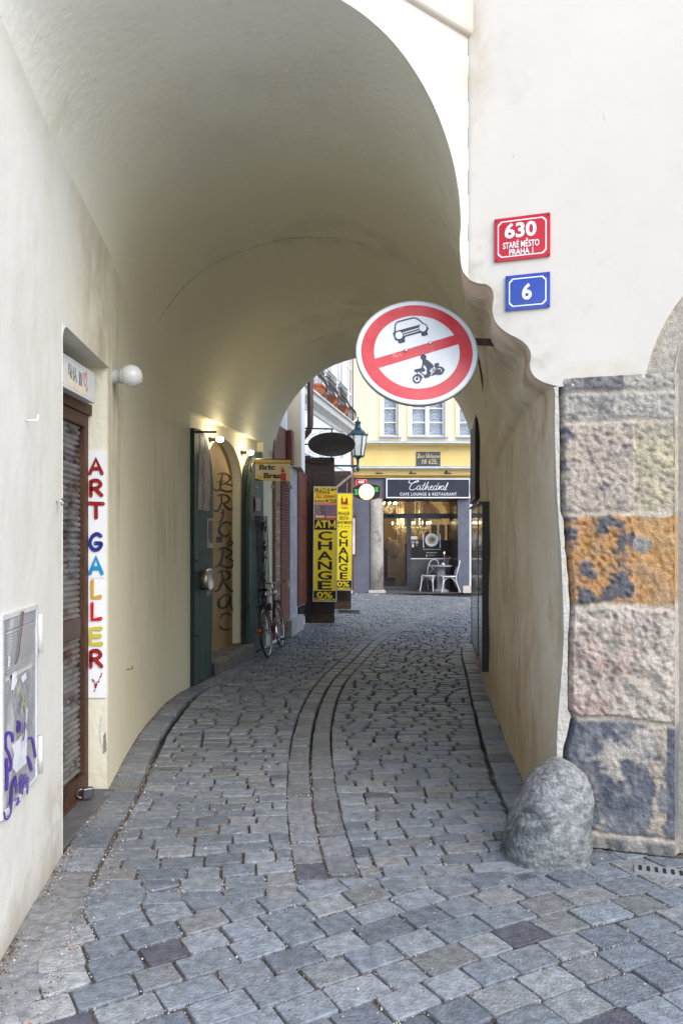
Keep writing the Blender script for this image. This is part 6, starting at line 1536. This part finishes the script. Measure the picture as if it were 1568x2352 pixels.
# ground floor: grey lintel, piers and the deep café entrance
xa_, xb_ = x(882), x(1051)
mb = MB(); mb.box(-2, 9, -.02, .45, z(1146), z(1098)-.002); mb.build('grey_lintel', m_gw, yh)
mb = MB(); mb.box(-2, x(848), -.03, .45, 0, z(1146)-.001); mb.build('grey_pier', m_gw, yh)
mb = MB(); mb.box(xb_, x(1077), -.025, 1.2, 0, z(1146)-.001); mb.build('grey_pier', m_gw, yh)
mb = MB(); mb.box(x(1077), 9, .02, .45, 0, z(1146)-.001); mb.build('far_ground_wall', m_wh, yh)
mb = MB(); mb.box(x(1062), x(1084), -.06, -.026, 0, .2); mb.build('chipped_plinth', M['edge'], yh)
mb = MB(); T = Tm(x(864.5), .05, 0); rc = .19
mb.lathe([(rc*1.02, .08), (rc*1.03, 1.0), (rc, 2.2), (rc*.97, z(1146)-.002)], 28, 0, T)
mb.build('stone_column', mat('column_granite', (.34, .31, .27), .8, col2=(.46, .43, .38), scale=9, bump=.6, bscale=60, spots=[((.13, .12, .125), 2.2, .56, .12, (1, 1, .7)), ((.55, .54, .5), 12, .70, .04, (1, 1, 1))]), yh, 'round mottled stone column left of the café entrance')
mb = MB(); mb.box(x(845), x(884), -.22, .28, 0, .085); mb.build('column_base', mat('base_stone', (.42, .41, .39), .8, col2=(.52, .5, .47), bump=.4), yh, bev=.015)
DY = .98
mb = MB(); mb.box(x(848)+.0, xb_, .45, DY+.0, z(1146), z(1146)+.04); mb.build('entrance_soffit', mat('soffit', (.18, .16, .13), .8), yh)
mb = MB(); mb.box(xa_-.28, xa_-.02, .25, DY, 0, z(1146)-.003); mb.build('entrance_side_wall', m_gw, yh)
mb = MB(); mb.box(xa_-.2, xb_, -.02, DY+.05, -.02, .012); mb.build('entrance_floor', mat('floor_dark', (.07, .07, .075), .5, col2=(.10, .10, .10)), yh)
# plank-clad side wall of the entrance
mb = MB(); xp = on(KM, 1032, 1200, DY)[0]; mb.add([(xp, DY-.002, 0), (xb_-.001, .02, 0), (xb_-.001, .02, z(1147)), (xp, DY-.002, z(1147))], [(0, 1, 2, 3)]); mb.add([(xb_+.0, 0.0, 0), (xb_, DY, 0), (xb_, DY, 2), (xb_, 0, 2)], [(0, 1, 2, 3)])
pw = mb.build('plank_wall', mat('dark_planks', (.06, .042, .028), .22, col2=(.10, .07, .045), scale=5, coat=.4), yh, 'dark diagonal plank wall in the café entrance', fix=False)
mb = MB(); d_ = Vector((xb_-.001-xp, .02-DY, 0)); 
for i in range(26):
    zb_ = -1.2+i*.17; pa, pb = Vector((xp, DY-.002, zb_+1.1)), Vector((xb_-.001, .02, zb_)); nrm = Vector((d_.y, -d_.x, 0)).normalized()*.004
    if nrm.x > 0: nrm = -nrm
    t0 = 0; q0, q1_ = pa, pb
    if pa.z > z(1147): tt = (pa.z-z(1147))/1.1; q0 = pa.lerp(pb, tt)
    if pb.z < 0: tt = (pb.z-0)/(-1.1); q1_ = pb.lerp(pa, tt if 0 < tt < 1 else 1)
    if q0.z <= q1_.z+.02: continue
    mb.tube([q0+nrm, q1_+nrm], .006, 4)
mb.build('plank_grooves', M['black'], pw)
# glazed front of the café
def kd(px, py, d=DY): return on(KM, px, py, d)
m_fr2 = mat('door_frame_grey', (.075, .08, .095), .4, .3)
xL, xR = kd(880, 1200)[0], kd(1032, 1200)[0]; zh0, zh1 = kd(950, 1191)[1], kd(950, 1179.5)[1]; zt2_ = z(1146)
sf = yh
mb = MB(); mb.box(xL-.3, xR, DY-.03, DY+.05, zh0, zh1); xm0, xm1 = kd(934, 1250)[0], kd(943, 1250)[0]
mb.box(xm0, xm1, DY-.03, DY+.05, .02, zh0); mb.box(xL-.3, xL+.02, DY-.03, DY+.05, .02, zh0); mb.box(xL+.02, xm0, DY-.03, DY+.03, .02, .12); mb.box(xL-.3, xR, DY-.03, DY+.05, zt2_-.03, zt2_+.3); mb.build('cafe_door_frame', m_fr2, sf)
m_gl = mat('cafe_glass', (.92, .93, .94), .03, trans=1.0, var=0, ior=1.5, rvar=0.0)
mb = MB(); mb.box(xL+.02, xm0, DY+.002, DY+.006, .12, zh0); mb.build('door_glass', m_gl, sf)
mb = MB(); mb.box(xm1, xR, DY+.002, DY+.006, .82, zh0); mb.build('window_glass', m_gl, sf)
mb = MB(); mb.box(xL+.02, xR, DY+.002, DY+.006, zh1, zt2_-.03); mb.build('transom_glass', m_gl, sf)
zp0, zp1 = kd(980, 1282)[1], kd(980, 1240.5)[1]
mb = MB(); mb.box(xm1, xR, DY-.01, DY+.03, .03, zp0-.03); mb.build('lower_panel', mat('grey_panel', (.085, .085, .09), .4), sf)
mb = MB(); mb.box(xm1, xR, DY-.015, DY+.03, zp0-.03, zp0); mb.build('white_strip', M['white'], sf)
mb = MB(); mb.box(xL+.1, xL+.34, DY-.04, DY-.03, zh0+.04, zh1-.04); mb.build('door_sensor', M['black'], sf)
# poster on the window
fp4 = lambda p, y=0: (lambda q: (q[0], y, q[1]))(kd(*q4(*p), DY-.02))
ps = thing('window_poster', 'black poster on the café window showing a white plate of food between cutlery', 'poster', KM)
mb = MB(); mb.box(xm1+.005, xR-.005, DY-.012, DY-.0, zp0+.002, zp1); mb.build('black_sheet', M['black'], ps)
mb = MB(); mb.poly2(c_(783, 775, 94, 32), fp4, 0, DY-.016); mb.poly2(c_(783, 770, 66, 24), fp4, 1, DY-.018)
mb.ribbon([(664, 690), (662, 740)], 16, fp4, 0, DY-.016); mb.ribbon([(663, 740), (666, 880)], [7, 14], fp4, 0, DY-.0165); mb.ribbon([(906, 690), (903, 780)], 15, fp4, 0, DY-.016); mb.ribbon([(903, 780), (905, 878)], [7, 14], fp4, 0, DY-.0165)
mb.poly2(c_(513, 806, 24, 16), fp4, 2, DY-.016); mb.poly2(c_(571, 806, 24, 8), fp4, 3, DY-.016); mb.poly2(c_(568, 850, 15, 14), fp4, 4, DY-.016); mb.poly2(rct(500, 528, 832, 880), fp4, 0, DY-.016); mb.poly2(rct(484, 576, 720, 764), fp4, 0, DY-.016)
for i in range(12): mb.poly2([(783+R.uniform(-45, 45)+R.uniform(6, 16)*math.cos(a_), 770+R.uniform(-40, 40)+R.uniform(6, 16)*math.sin(a_)) for a_ in [0, 1.2, 2.4, 3.6, 4.9]][:5], fp4, 5+i % 3, DY-.0185-.0003*i)
tb(mb, 'SELECTION OF ITALIAN CUISINE', (658, 912, 902, 914), fp4, 0, DY-.016, .02); tb(mb, 'PIZZA AND PASTA', (708, 862, 950, 962), fp4, 0, DY-.016, .02); tb(mb, 'from the menu', (740, 830, 984, 998), fp4, 0, DY-.016, .0)
mb.poly2([(700, 985), (722, 985), (720, 1020), (706, 1020)], fp4, 3, DY-.016)
mb.build('plate_and_print', [M['white'], mat('plate_inner', (.5, .48, .42), .5), mat('badge_blue', (.3, .4, .5), .5), mat('badge_gold', (.5, .42, .2), .5), mat('badge_red', (.5, .08, .06), .5), mat('food_dark', (.05, .03, .02), .5), mat('food_red', (.35, .08, .03), .5), mat('food_green', (.25, .3, .08), .5)], ps, fix=False)
# the room behind
rm = yh
m_in = mat('warm_wall', (.62, .48, .27), .8, col2=(.66, .53, .32), scale=1); D1 = DY+.08; D2 = DY+4.6; RZ = 3.5; x0r, x1r = xL-1.4, xR+.9
mb = MB()
def qd(a, b, c, d, mi=0): mb.add([a, b, c, d], [(0, 1, 2, 3)], mi)
qd((x0r, D2, 0), (x1r, D2, 0), (x1r, D2, RZ), (x0r, D2, RZ)); qd((x0r, D1, 0), (x0r, D2, 0), (x0r, D2, RZ), (x0r, D1, RZ)); qd((x1r, D1, 0), (x1r, D2, 0), (x1r, D2, RZ), (x1r, D1, RZ)); qd((x0r, D1, RZ), (x1r, D1, RZ), (x1r, D2, RZ), (x0r, D2, RZ))
qd((x0r, D1, 0), (xL-.25, D1, 0), (xL-.25, D1, RZ), (x0r, D1, RZ)); qd((xR-.0, D1, 0), (x1r, D1, 0), (x1r, D1, RZ), (xR-.0, D1, RZ)); qd((xL-.25, D1, zt2_), (xR, D1, zt2_), (xR, D1, RZ), (xL-.25, D1, RZ))
mb.build('room_walls', m_in, rm, fix=False)
mb = MB(); qd((x0r, D1, .001), (x1r, D1, .001), (x1r, D2, .001), (x0r, D2, .001)); mb.build('room_floor', mat('cafe_floor', (.08, .05, .03), .3), rm, fix=False)
mb = MB(); mb.box(x0r, x1r, D2-.05, D2-.01, 0, 1.35); mb.box(x0r+.01, x0r+.05, D1, D2-.06, 0, 1.35); mb.box(x1r-.05, x1r-.01, D1, D2-.06, 0, 1.35); mb.build('dim_lower_lining', mat('lower_lining_dark', (.045, .028, .018), .4), rm)  # dark lining added so the lower part of the room looks dim
mb = MB(); cxr = lerp(xL, xR, .42); 
for rx_, yy_ in ((1.35, D2-1.9), (1.0, D2-.3)):
    pts = [(cxr+rx_*math.cos(PI*i/24), 2.0+1.05*math.sin(PI*i/24)) for i in range(25)]; po = [(cxr+(rx_+.22)*math.cos(PI*i/24), 2.0+1.3*math.sin(PI*i/24)) for i in range(25)]
    n_ = 25; mb.add([(p[0], yy_, p[1]) for p in pts+po]+[(p[0], yy_+.25, p[1]) for p in pts], [(i, i+1, i+1+n_, i+n_) for i in range(24)]+[(i, i+1, i+1+2*n_, i+2*n_) for i in range(24)], 0)
mb.build('cream_arches', mat('arch_cream', (.74, .64, .42), .7), rm, fix=False)
mb = MB(); xq = kd(985, 1200, D2-1.2)[0]; xq2 = kd(1040, 1200, D2-1.2)[0]; dd = D2-1.2
mb.box(xq, xq2+.3, dd, dd+.5, 0, .9); mb.box(xq, xq2+.3, dd, dd+.5, 2.0, 2.18)
for i in range(4): xi = lerp(xq, xq2, i/3); mb.box(xi, xi+.07, dd, dd+.05, .9, 2.0)
mb.build('cupboard', mat('cupboard_cream', (.66, .60, .45), .5), rm)
mb = MB(); mb.box(xq+.07, xq2, dd+.055, dd+.06, .9, 2.0); mb.build('cupboard_doors', mat('dark_glass', (.06, .05, .04), .2), rm)
mb = MB(); vs = []; n_ = 90
for i in range(n_+1):
    u = i/n_; xx = lerp(kd(908, 1200, D2-2.4)[0], kd(972, 1200, D2-2.4)[0], u); 
    for zz_ in (0.0, 3.1): vs.append((xx, D2-2.2+.06*math.sin(u*75), zz_))
mb.add(vs, [(i*2, i*2+2, i*2+3, i*2+1) for i in range(n_) if not 30 < i < 60], 0, True); mb.build('drapes', mat('drape', (.42, .36, .26), .8), rm, fix=False)
mb = MB()
for (px, py, r_) in ((905, 1262, .30), (893, 1250, .22)):
    xx, zz_ = kd(px, py, DY+1.2); mb.lathe([(.0, 0), (r_*.9, .0), (r_, .02), (r_*.9, .04), (0, .04)], 24, 0, Tm(xx, DY+1.4, zz_) @ Rx(PI/2) @ Matrix.Diagonal((.6, 1, 1, 1)))
mb.box(kd(890, 1300, DY+1.6)[0], kd(930, 1300, DY+1.6)[0], DY+1.6, DY+1.7, .3, 1.2)
mb.build('chair_backs', mat('armchair', (.30, .26, .20), .6), rm)
# chandeliers
m_flame = mat('candle_bulb', (1, .85, .55), .3, emis=7, emcol=(1, .84, .55)); m_cry = mat('crystal', (.75, .68, .52), .08, .6, var=.5, scale=40, emis=0.0)
def chandelier(px, py, d, R_, label, en):
    x_, z_ = kd(px, py, d); t = thing('chandelier', label, 'chandelier', KM @ Tm(x_, d, z_), 'crystal chandeliers in the café'); n_ = 9
    mb = MB(); mb.tube([(0, 0, -.25), (0, 0, RZ-z_)], .01, 5)
    for i in range(n_):
        a = 2*PI*i/n_; mb.tube([(R_*.1*math.cos(a), R_*.1*math.sin(a), -.12), (R_*.6*math.cos(a), R_*.6*math.sin(a), -.17), (R_*math.cos(a), R_*math.sin(a), -.08), (R_*math.cos(a), R_*math.sin(a), -.02)], .008, 5)
    mb.build('arms', m_cry, t, fix=False)
    mb = MB()
    for i in range(330):
        a = R.uniform(0, 2*PI); h_ = R.random(); rr_ = R_*(1.02-.75*h_**1.3)*R.uniform(.75, 1); c = Vector((rr_*math.cos(a), rr_*math.sin(a), -.07-h_*R_*.95)); s_ = R.uniform(.006, .013)
        mb.add([c+Vector(v)*s_ for v in ((1, 0, 0), (0, 1, 0), (-1, 0, 0), (0, -1, 0), (0, 0, 1.6), (0, 0, -1.6))], [(0, 1, 4), (1, 2, 4), (2, 3, 4), (3, 0, 4), (1, 0, 5), (2, 1, 5), (3, 2, 5), (0, 3, 5)])
    mb.build('crystal_drops', m_cry, t)
    for i in range(n_): a = 2*PI*i/n_; mb = MB(); mb.lathe([(.006, -.02), (.012, .0), (.015, .025), (.0, .06)], 8, 0, Tm(R_*math.cos(a), R_*math.sin(a), 0)); mb.build('bulb', m_flame, t)
    l = bpy.data.lights.new('chandelier_light', 'POINT'); l.energy = en; l.color = (1, .76, .42); l.shadow_soft_size = .02
    lo = bpy.data.objects.new('chandelier_light', l); COL.objects.link(lo); lo.parent = t; lo.location = (0, -.1, .16)
chandelier(962, 1202, DY+1.3, .36, 'largest crystal chandelier, behind the window to the right of the door post', 13)
chandelier(921, 1203, DY+2.3, .30, 'middle crystal chandelier, seen through the glass of the café door', 9)
chandelier(891, 1157, DY+2.0, .26, 'highest crystal chandelier, seen at the left of the glass above the door', 8)
# scrolled ironwork in the transom
mb = MB(); fq4 = lambda p: (lambda q: (q[0], DY-.035, q[1]))(kd(*q4(*p), DY-.035))
for s_ in (-1, 1):
    for k_ in range(3):
        cx_ = 395+s_*(60+k_*50); mb.tube([fq4((cx_+30*math.cos(t), 268+26*math.sin(t)*(1-.2*k_))) for t in [i*PI/8 for i in range(12)]], .006, 5)
    mb.tube([fq4((395+s_*(18+20*math.cos(t)), 232+18*math.sin(t))) for t in [i*PI/6 for i in range(11)]], .006, 5); mb.tube([fq4((395+s_*(18+20*math.cos(t)), 308-18*math.sin(t))) for t in [i*PI/6 for i in range(11)]], .006, 5)
mb.tube([fq4((90, 266)), fq4((1035, 266))], .006, 5); mb.tube([fq4((200, 300)), fq4((700, 300))], .005, 5)
mb.build('transom_scrollwork', mat('cream_iron', (.6, .52, .36), .5), sf, fix=False)
# café name board
cs_ = thing('cafe_name_board', 'dark board over the café door lettered Cathedral CAFE LOUNGE & RESTAURANT in white', 'shop sign', KM)
dS = -.16
ks = lambda p, y=0: (lambda q: (q[0], y, q[1]))(on(KM, *qb(*p), dS))
a, b = ks((130, 1663)), ks((1335, 1380)); mb = MB(); mb.box(a[0], b[0], dS, -.03, a[2], b[2]); mb.build('board', mat('navy_black', (.018, .02, .035), .4, col2=(.025, .027, .045)), cs_)
mb = MB(); e = .032; mb.box(a[0], b[0], dS-.012, dS, a[2], a[2]+e); mb.box(a[0], b[0], dS-.012, dS, b[2]-e, b[2]); mb.box(a[0], a[0]+e, dS-.012, dS, a[2]+e, b[2]-e); mb.box(b[0]-e, b[0], dS-.012, dS, a[2]+e, b[2]-e); mb.build('white_frame', M['white'], cs_)
m_sl = mat('white_letters', (.8, .8, .82), .4, var=.02)
mb = MB(); tb(mb, 'CAFE LOUNGE & RESTAURANT', (330, 1140, 1584, 1626), ks, 0, dS-.003, .012, space=1.25)
k_ = 0
for s_, w_ in (([(470, 1412), (455, 1425), (462, 1445), (500, 1450), (550, 1435), (590, 1425), (592, 1412), (570, 1415), (530, 1435), (495, 1465), (470, 1505), (470, 1535), (500, 1545), (540, 1535), (575, 1510)], 8),
               ([(620, 1490), (600, 1485), (578, 1500), (568, 1525), (580, 1542), (602, 1530), (622, 1495), (612, 1530), (622, 1544), (645, 1525)], 7), ([(690, 1440), (665, 1490), (648, 1530), (658, 1545), (678, 1530)], 7), ([(645, 1478), (700, 1474)], 5),
               ([(678, 1530), (700, 1500), (735, 1440), (735, 1432), (715, 1470), (690, 1545), (715, 1505), (735, 1490), (738, 1505), (728, 1535), (740, 1545), (760, 1530)], 7), ([(760, 1520), (790, 1505), (795, 1488), (775, 1490), (762, 1515), (768, 1540), (790, 1542), (810, 1525)], 7),
               ([(855, 1492), (835, 1486), (815, 1502), (808, 1528), (820, 1543), (842, 1528), (862, 1490), (885, 1445), (862, 1490), (848, 1530), (858, 1544), (875, 1532)], 7), ([(875, 1532), (895, 1490), (900, 1492), (885, 1540), (905, 1505), (922, 1490), (930, 1495)], 7),
               ([(960, 1492), (940, 1486), (920, 1502), (912, 1528), (924, 1543), (946, 1528), (962, 1492), (950, 1530), (958, 1544), (975, 1532)], 7), ([(975, 1530), (1000, 1490), (1018, 1442), (1010, 1445), (990, 1490), (972, 1535), (982, 1545), (998, 1535)], 7)):
    mb.ribbon(smooth(s_, 5), w_, ks, 0, dS-.003-.0005*k_); k_ += 1
mb.build('lettering', m_sl, cs_, fix=False)
# dark plaque with gold blackletter
kp = lambda p, y=0: (lambda q: (q[0], y, q[1]))(on(KM, *qb(*p), -.07))
pq = thing('stone_plaque', 'dark slate plaque with gold blackletter reading Zum Husaren No 625', 'plaque', KM)
a, b = kp((562, 1203)), kp((908, 997)); mb = MB(); mb.box(a[0], b[0], -.075, -.051, a[2], b[2]); mb.build('slab', mat('slate', (.045, .05, .065), .5, col2=(.07, .075, .09)), pq, bev=.004)
mb = MB(); tb(mb, 'Zum Huſsaren', (572, 900, 1030, 1088), kp, 0, -.078, .012, shear=.1); tb(mb, 'N: 625.', (640, 862, 1105, 1172), kp, 0, -.078, .014, shear=.1)
for s_ in ([(575, 1045), (590, 1022), (615, 1030), (585, 1085), (570, 1080)], [(695, 1050), (720, 1020), (745, 1040), (715, 1085), (692, 1080)], [(640, 1105), (665, 1125), (700, 1108), (690, 1160), (645, 1172)]): mb.ribbon(smooth(s_, 4), [3, 5, 7, 7, 6, 5, 4, 4, 5, 6, 7, 7, 5, 4, 3, 3, 3][:len(smooth(s_, 4))], kp, 0, -.080-.0004*k_); k_ += 1
mb.build('gold_lettering', mat('gilt', (.62, .48, .25), .4, .5), pq, fix=False)
# three small floodlights under the lower ledge
fl0 = None
for i, (cx_, lab) in enumerate(((35, 'left, above the red number plate'), (510, 'middle, above the café name'), (1015, 'right, near the passage edge'))):
    c = ks((cx_, 1295)); 
    if fl0 is None:
        fl0 = thing('floodlight', '', 'floodlight', KM @ Tm(*c), 'small floodlights over the café board')
        mb = MB(); mb.box(-.10, .10, -.10, .04, -.035, .0); mb.build('lamp_head', mat('flood_grey', (.10, .10, .11), .35, .5), fl0, bev=.012)
        mb = MB(); mb.tube([(-.06, .0, 0), (-.03, .06, .05), (0, .12, .04)], .012, 6); mb.sphere((-.03, .0, .02), .045, 0, 10, 6); mb.build('arm', M['iron'], fl0)
        t = fl0
    else: t = copy_tree(fl0)
    t.matrix_world = KM @ Tm(*c) if i == 0 else KM @ Tm(*c) @ Rz(.3*i); t['label'] = 'small grey floodlight under the yellow ledge, '+lab
mb = MB(); mb.tube([ks((-130, 1320)), ks((60, 1322)), ks((110, 1318)), ks((145, 1300))], .006, 5); o = mb.build('lamp_cable', M['black']); tag(o, 'thin bent cable under the left floodlight', 'cable', M=KM)
# red number plate 625
k6 = lambda p, y=0: (lambda q: (q[0], y, q[1]))(on(KM, *q3(*p), -.04))
t = thing('red_number_plate', 'small red enamel plate reading 625, half hidden by the lit oval sign', 'house sign', KM)
a, b = k6((868, 330)), k6((1032, 212)); mb = MB(); mb.box(a[0], b[0], -.05, -.031, a[2], b[2]); mb.build('plate', mat('red_enamel', (.55, .015, .02), .2, coat=.5), t)
mb = MB(); tb(mb, '625', (905, 992, 232, 272), k6, 0, -.052, .05)
for s_ in ([(878, 330), (878, 228), (888, 220), (1014, 220), (1024, 228), (1024, 330)],): mb.ribbon(s_, 4, k6, 0, -.0515)
mb.build('lettering', M['white'], t, fix=False)
# lit oval sign on the corner of the grey pier
Yv = 20.4; o_ = P(*q3(1022, 395), Yv); VM = Tm(*o_); kv = lambda p, y=0: (lambda q: (q.x, y, q.z))(P(*q3(*p), Yv)-o_)
t = thing('lit_oval_sign', 'barrel-shaped dark sign with a glowing round lamp and a green ribbon, left of the café', 'sign', VM)
def barrel(s_): 
    cx_, cy_ = 1023, 395; tp = [(812, 338), (900, 290), (1000, 272), (1100, 276), (1180, 292), (1236, 315), (1238, 400), (1232, 470), (1150, 505), (1050, 520), (950, 512), (880, 490), (828, 462), (812, 400)]
    return [(cx_+(p[0]-cx_)*s_, cy_+(p[1]-cy_)*s_) for p in tp]
mb = MB(); mb.prism([(kv(p)[0], kv(p)[2]) for p in barrel(1)], 0, .12); mb.build('wooden_rim', mat('rim_wood', (.26, .09, .045), .5), t)
mb = MB(); mb.poly2(barrel(.93), kv, 0, -.004); mb.build('dark_face', mat('face_navy', (.012, .022, .035), .3), t, fix=False)
mb = MB(); mb.poly2([(846, 362), (905, 358), (905, 438), (848, 442), (866, 402)], kv, 0, -.008); mb.poly2([(1130, 335), (1200, 330), (1182, 362), (1198, 392), (1130, 398)], kv, 0, -.008); mb.build('green_ribbon', mat('ribbon_green', (.06, .40, .05), .5), t, fix=False)
mb = MB(); mb.ribbon(smooth([(905, 372), (885, 378), (880, 395), (902, 392), (906, 372), (900, 412), (882, 418)], 4), 5, kv, 0, -.012); mb.ribbon(smooth([(1135, 345), (1130, 372), (1142, 372), (1155, 352), (1145, 350), (1145, 368), (1160, 368)], 4), 5, kv, 0, -.012); mb.build('lettering', M['black'], t, fix=False)
mb = MB(); T = Tm(kv((1025, 398))[0], -.006, kv((1025, 398))[2]) @ Rx(PI/2); rb = kv((1138, 398))[0]-kv((1025, 398))[0]; mb.lathe([(.0, .05), (rb*.5, .045), (rb*.85, .03), (rb, .006), (rb, .0)][::-1], 30, 0, T); mb.build('glowing_disc', mat('lit_disc', (.6, .5, .22), .4, emis=.5, emcol=(1, .86, .42)), t)
mb = MB(); mb.tube([(0, .06, .1), (0, 1.4, .1)], .02, 6); mb.build('bracket', M['iron'], t)

# --- café table and bentwood chairs in the entrance
m_cw = mat('chair_white', (.66, .66, .65), .5, var=.06)
def chair(M_, label, grp='white bentwood chairs at the café table'):
    t = thing('bentwood_chair', label, 'chair', M_, grp); r = .016
    mb = MB(); n_ = 24; pts = [(.215*math.cos(2*PI*i/n_)*1.0, .205*math.sin(2*PI*i/n_)) for i in range(n_)]
    mb.lathe([(.0, .445), (.20, .445), (.215, .455), (.20, .47), (0, .468)], 24, 0); mb.build('seat', mat('cane_seat', (.11, .055, .035), .6), t)
    mb = MB(); mb.tube([(.218*math.cos(2*PI*i/n_), .218*math.sin(2*PI*i/n_), .455) for i in range(n_)], .02, 8, closed=True); mb.build('seat_ring', m_cw, t)
    for sx_ in (-1, 1):
        mb = MB(); mb.tube(smooth([(.17, .17*sx_, .45), (.185, .185*sx_, .22), (.225, .21*sx_, 0)], 4), [r*1.2]*5+[r]*4, 8); mb.build('leg', m_cw, t)
        mb = MB(); mb.tube(smooth([(-.30, .185*sx_, 0), (-.21, .175*sx_, .25), (-.19, .17*sx_, .46), (-.235, .17*sx_, .66), (-.285, .13*sx_, .84), (-.30, .06*sx_, .90), (-.303, 0, .91)], 4), r, 8); mb.build('rear_post', m_cw, t)
        mb = MB(); mb.tube(smooth([(-.26, .13*sx_, .76), (-.235, 0, .63), (-.205, -.14*sx_, .50)], 4), .011, 6); mb.build('crossed_slat', m_cw, t)
    for (a, b) in (((.18, .18), (.18, -.18)), ((.18, .18), (-.19, .17)), ((.18, -.18), (-.19, -.17)), ((-.19, .17), (-.19, -.17))):
        A_, B_ = Vector((*a, 0)), Vector((*b, 0)); pts = [A_.lerp(B_, u)+Vector((0, 0, .24+.19*math.sin(PI*u)**.6)) for u in [i/12 for i in range(13)]]
        mb = MB(); mb.tube(pts, .010, 6); mb.build('hoop_stretcher', m_cw, t)
    return t
tx, tz = P(1010, 1300, 22.0).x, .755
Tt = thing('cafe_table', 'round grey pedestal table standing in the café entrance', 'table', Tm(tx+.02, 22.02, .012))
mb = MB(); mb.lathe([(.0, .715), (.30, .715), (.325, .73), (.33, .75), (.32, .758), (0, .758)], 32); mb.build('table_top', mat('table_grey', (.30, .31, .33), .45), Tt)
mb = MB(); mb.box(-.11, .11, -.11, .11, .09, .715); mb.build('pedestal', mat('pedestal_grey', (.20, .21, .24), .5), Tt, bev=.01)
mb = MB(); mb.lathe([(.24, 0), (.25, .03), (.20, .06), (.15, .09), (.0, .09)], 8, sm=False); mb.build('foot', mat('foot_grey', (.26, .27, .29), .5), Tt)
chair(Tm(P(1030, 1360, 21.78).x, 21.80, .012) @ Rz(PI), 'white bentwood chair at the right of the café table, side on')
chair(Tm(P(987, 1350, 22.1).x, 22.16, .012) @ Rz(math.radians(-122)), 'white bentwood chair at the left of the café table, half behind it')
c = P(*q4(942, 1150), 21.95)
o = thing('tea_light_bowl', 'small white bowl on the café table', 'bowl', Tm(c.x, 21.9, .77)); mb = MB(); mb.lathe([(.035, 0), (.06, .02), (.062, .045), (.03, .06), (.012, .07), (.012, .08), (.0, .085)], 16); mb.build('bowl', mat('ceramic', (.55, .57, .55), .3), o)
c = P(*q4(1000, 1150), 21.95)
o = thing('flower_pot', 'small grey pot with dark dried flowers on the café table', 'pot', Tm(c.x, 22.0, .77)); mb = MB(); mb.lathe([(.045, 0), (.058, .13), (.062, .13), (.062, .14), (.0, .135)], 14); mb.build('pot', mat('pot_grey', (.14, .15, .18), .5), o)
mb = MB()
for i in range(60): c_p = Vector((R.gauss(0, .05), R.gauss(0, .05), .15+abs(R.gauss(0, .06)))); s_ = R.uniform(.008, .02); mb.add([c_p+Vector((R.uniform(-1, 1), R.uniform(-1, 1), R.uniform(-1, 1)))*s_*1.5 for _ in range(3)], [(0, 1, 2)], 0 if R.random() < .85 else 1)
mb.build('dried_flowers', [mat('dry_flower', (.08, .035, .04), .9, col2=(.05, .07, .04)), mat('pale_flower', (.5, .45, .42), .8)], o, fix=False)
c = P(*q4(967, 1030), 22.05)
o = thing('candle', 'thin burning candle standing on the café table', 'candle', Tm(c.x, 22.12, .77)); mb = MB(); mb.lathe([(.03, 0), (.03, .01), (.011, .015), (.011, .33)], 10); mb.build('wax', mat('wax', (.45, .28, .20), .5), o); mb = MB(); mb.lathe([(.003, .335), (.007, .35), (.0, .385)], 8); mb.build('flame', mat('flame', (1, .6, .2), .5, emis=12, emcol=(1, .6, .25)), o)
# paper scraps by the grey pier
for i, (px, py, lab) in enumerate(((812, 1366, 'crumpled white paper scrap at the foot of the grey pier'), (868, 1369, 'tiny white scrap on the paving before the stone column'))):
    g_ = G(px, py); mb = MB(); mb.add([(R.uniform(-.12, .12), R.uniform(-.06, .06), R.uniform(0, .05)) for _ in range(6)], [(0, 1, 2), (2, 3, 4), (1, 3, 5), (0, 4, 5)]); o = mb.build('paper_scrap', M['white']); tag(o, lab, 'litter', M=Tm(g_.x, g_.y, .002))
SUNROT, SUNE, EXPO, ELEV = 138, 0.7, 1.5, 42
# ---------------------------------------------------------------- sky, sun, camera
w = bpy.data.worlds.new("World"); sc.world = w; w.use_nodes = True; nt = w.node_tree
bg = nt.nodes['Background']; sky = nt.nodes.new('ShaderNodeTexSky'); sky.sky_type = 'NISHITA'; sky.sun_disc = False
sky.sun_elevation = math.radians(ELEV); sky.sun_rotation = math.radians(SUNROT); sky.dust_density = 1.2; sky.air_density = 1.0; sky.ozone_density = 1
bg.inputs[1].default_value = .15
nt.links.new(sky.outputs[0], bg.inputs[0])
sun = bpy.data.lights.new('sun', 'SUN'); sun.energy = SUNE; sun.angle = math.radians(60); sun.color = (1, .97, .92)
so = bpy.data.objects.new('sun', sun); COL.objects.link(so)
# sun_rotation is measured from +Y towards +X; the sun stands behind the camera
e, r_ = math.radians(ELEV), math.radians(SUNROT)
d = Vector((math.sin(r_)*math.cos(e), math.cos(r_)*math.cos(e), math.sin(e)))
so.rotation_euler = d.to_track_quat('Z', 'Y').to_euler()
cam = bpy.data.cameras.new('camera'); co = bpy.data.objects.new('camera', cam); COL.objects.link(co)
co.location = (0, 0, H); co.rotation_euler = (PI/2, 0, 0); cam.sensor_width = 36; cam.lens = F/2352*36; cam.shift_y = 56/2352
cam.clip_end = 500; cam.clip_start = .05
sc.camera = co
sc.render.engine = 'CYCLES'
sc.view_settings.view_transform = 'Standard'; sc.view_settings.look = 'None'; sc.view_settings.exposure = EXPO; sc.view_settings.gamma = 1

try:
    sc.cycles.diffuse_bounces = 4; sc.cycles.max_bounces = 12
except Exception: pass
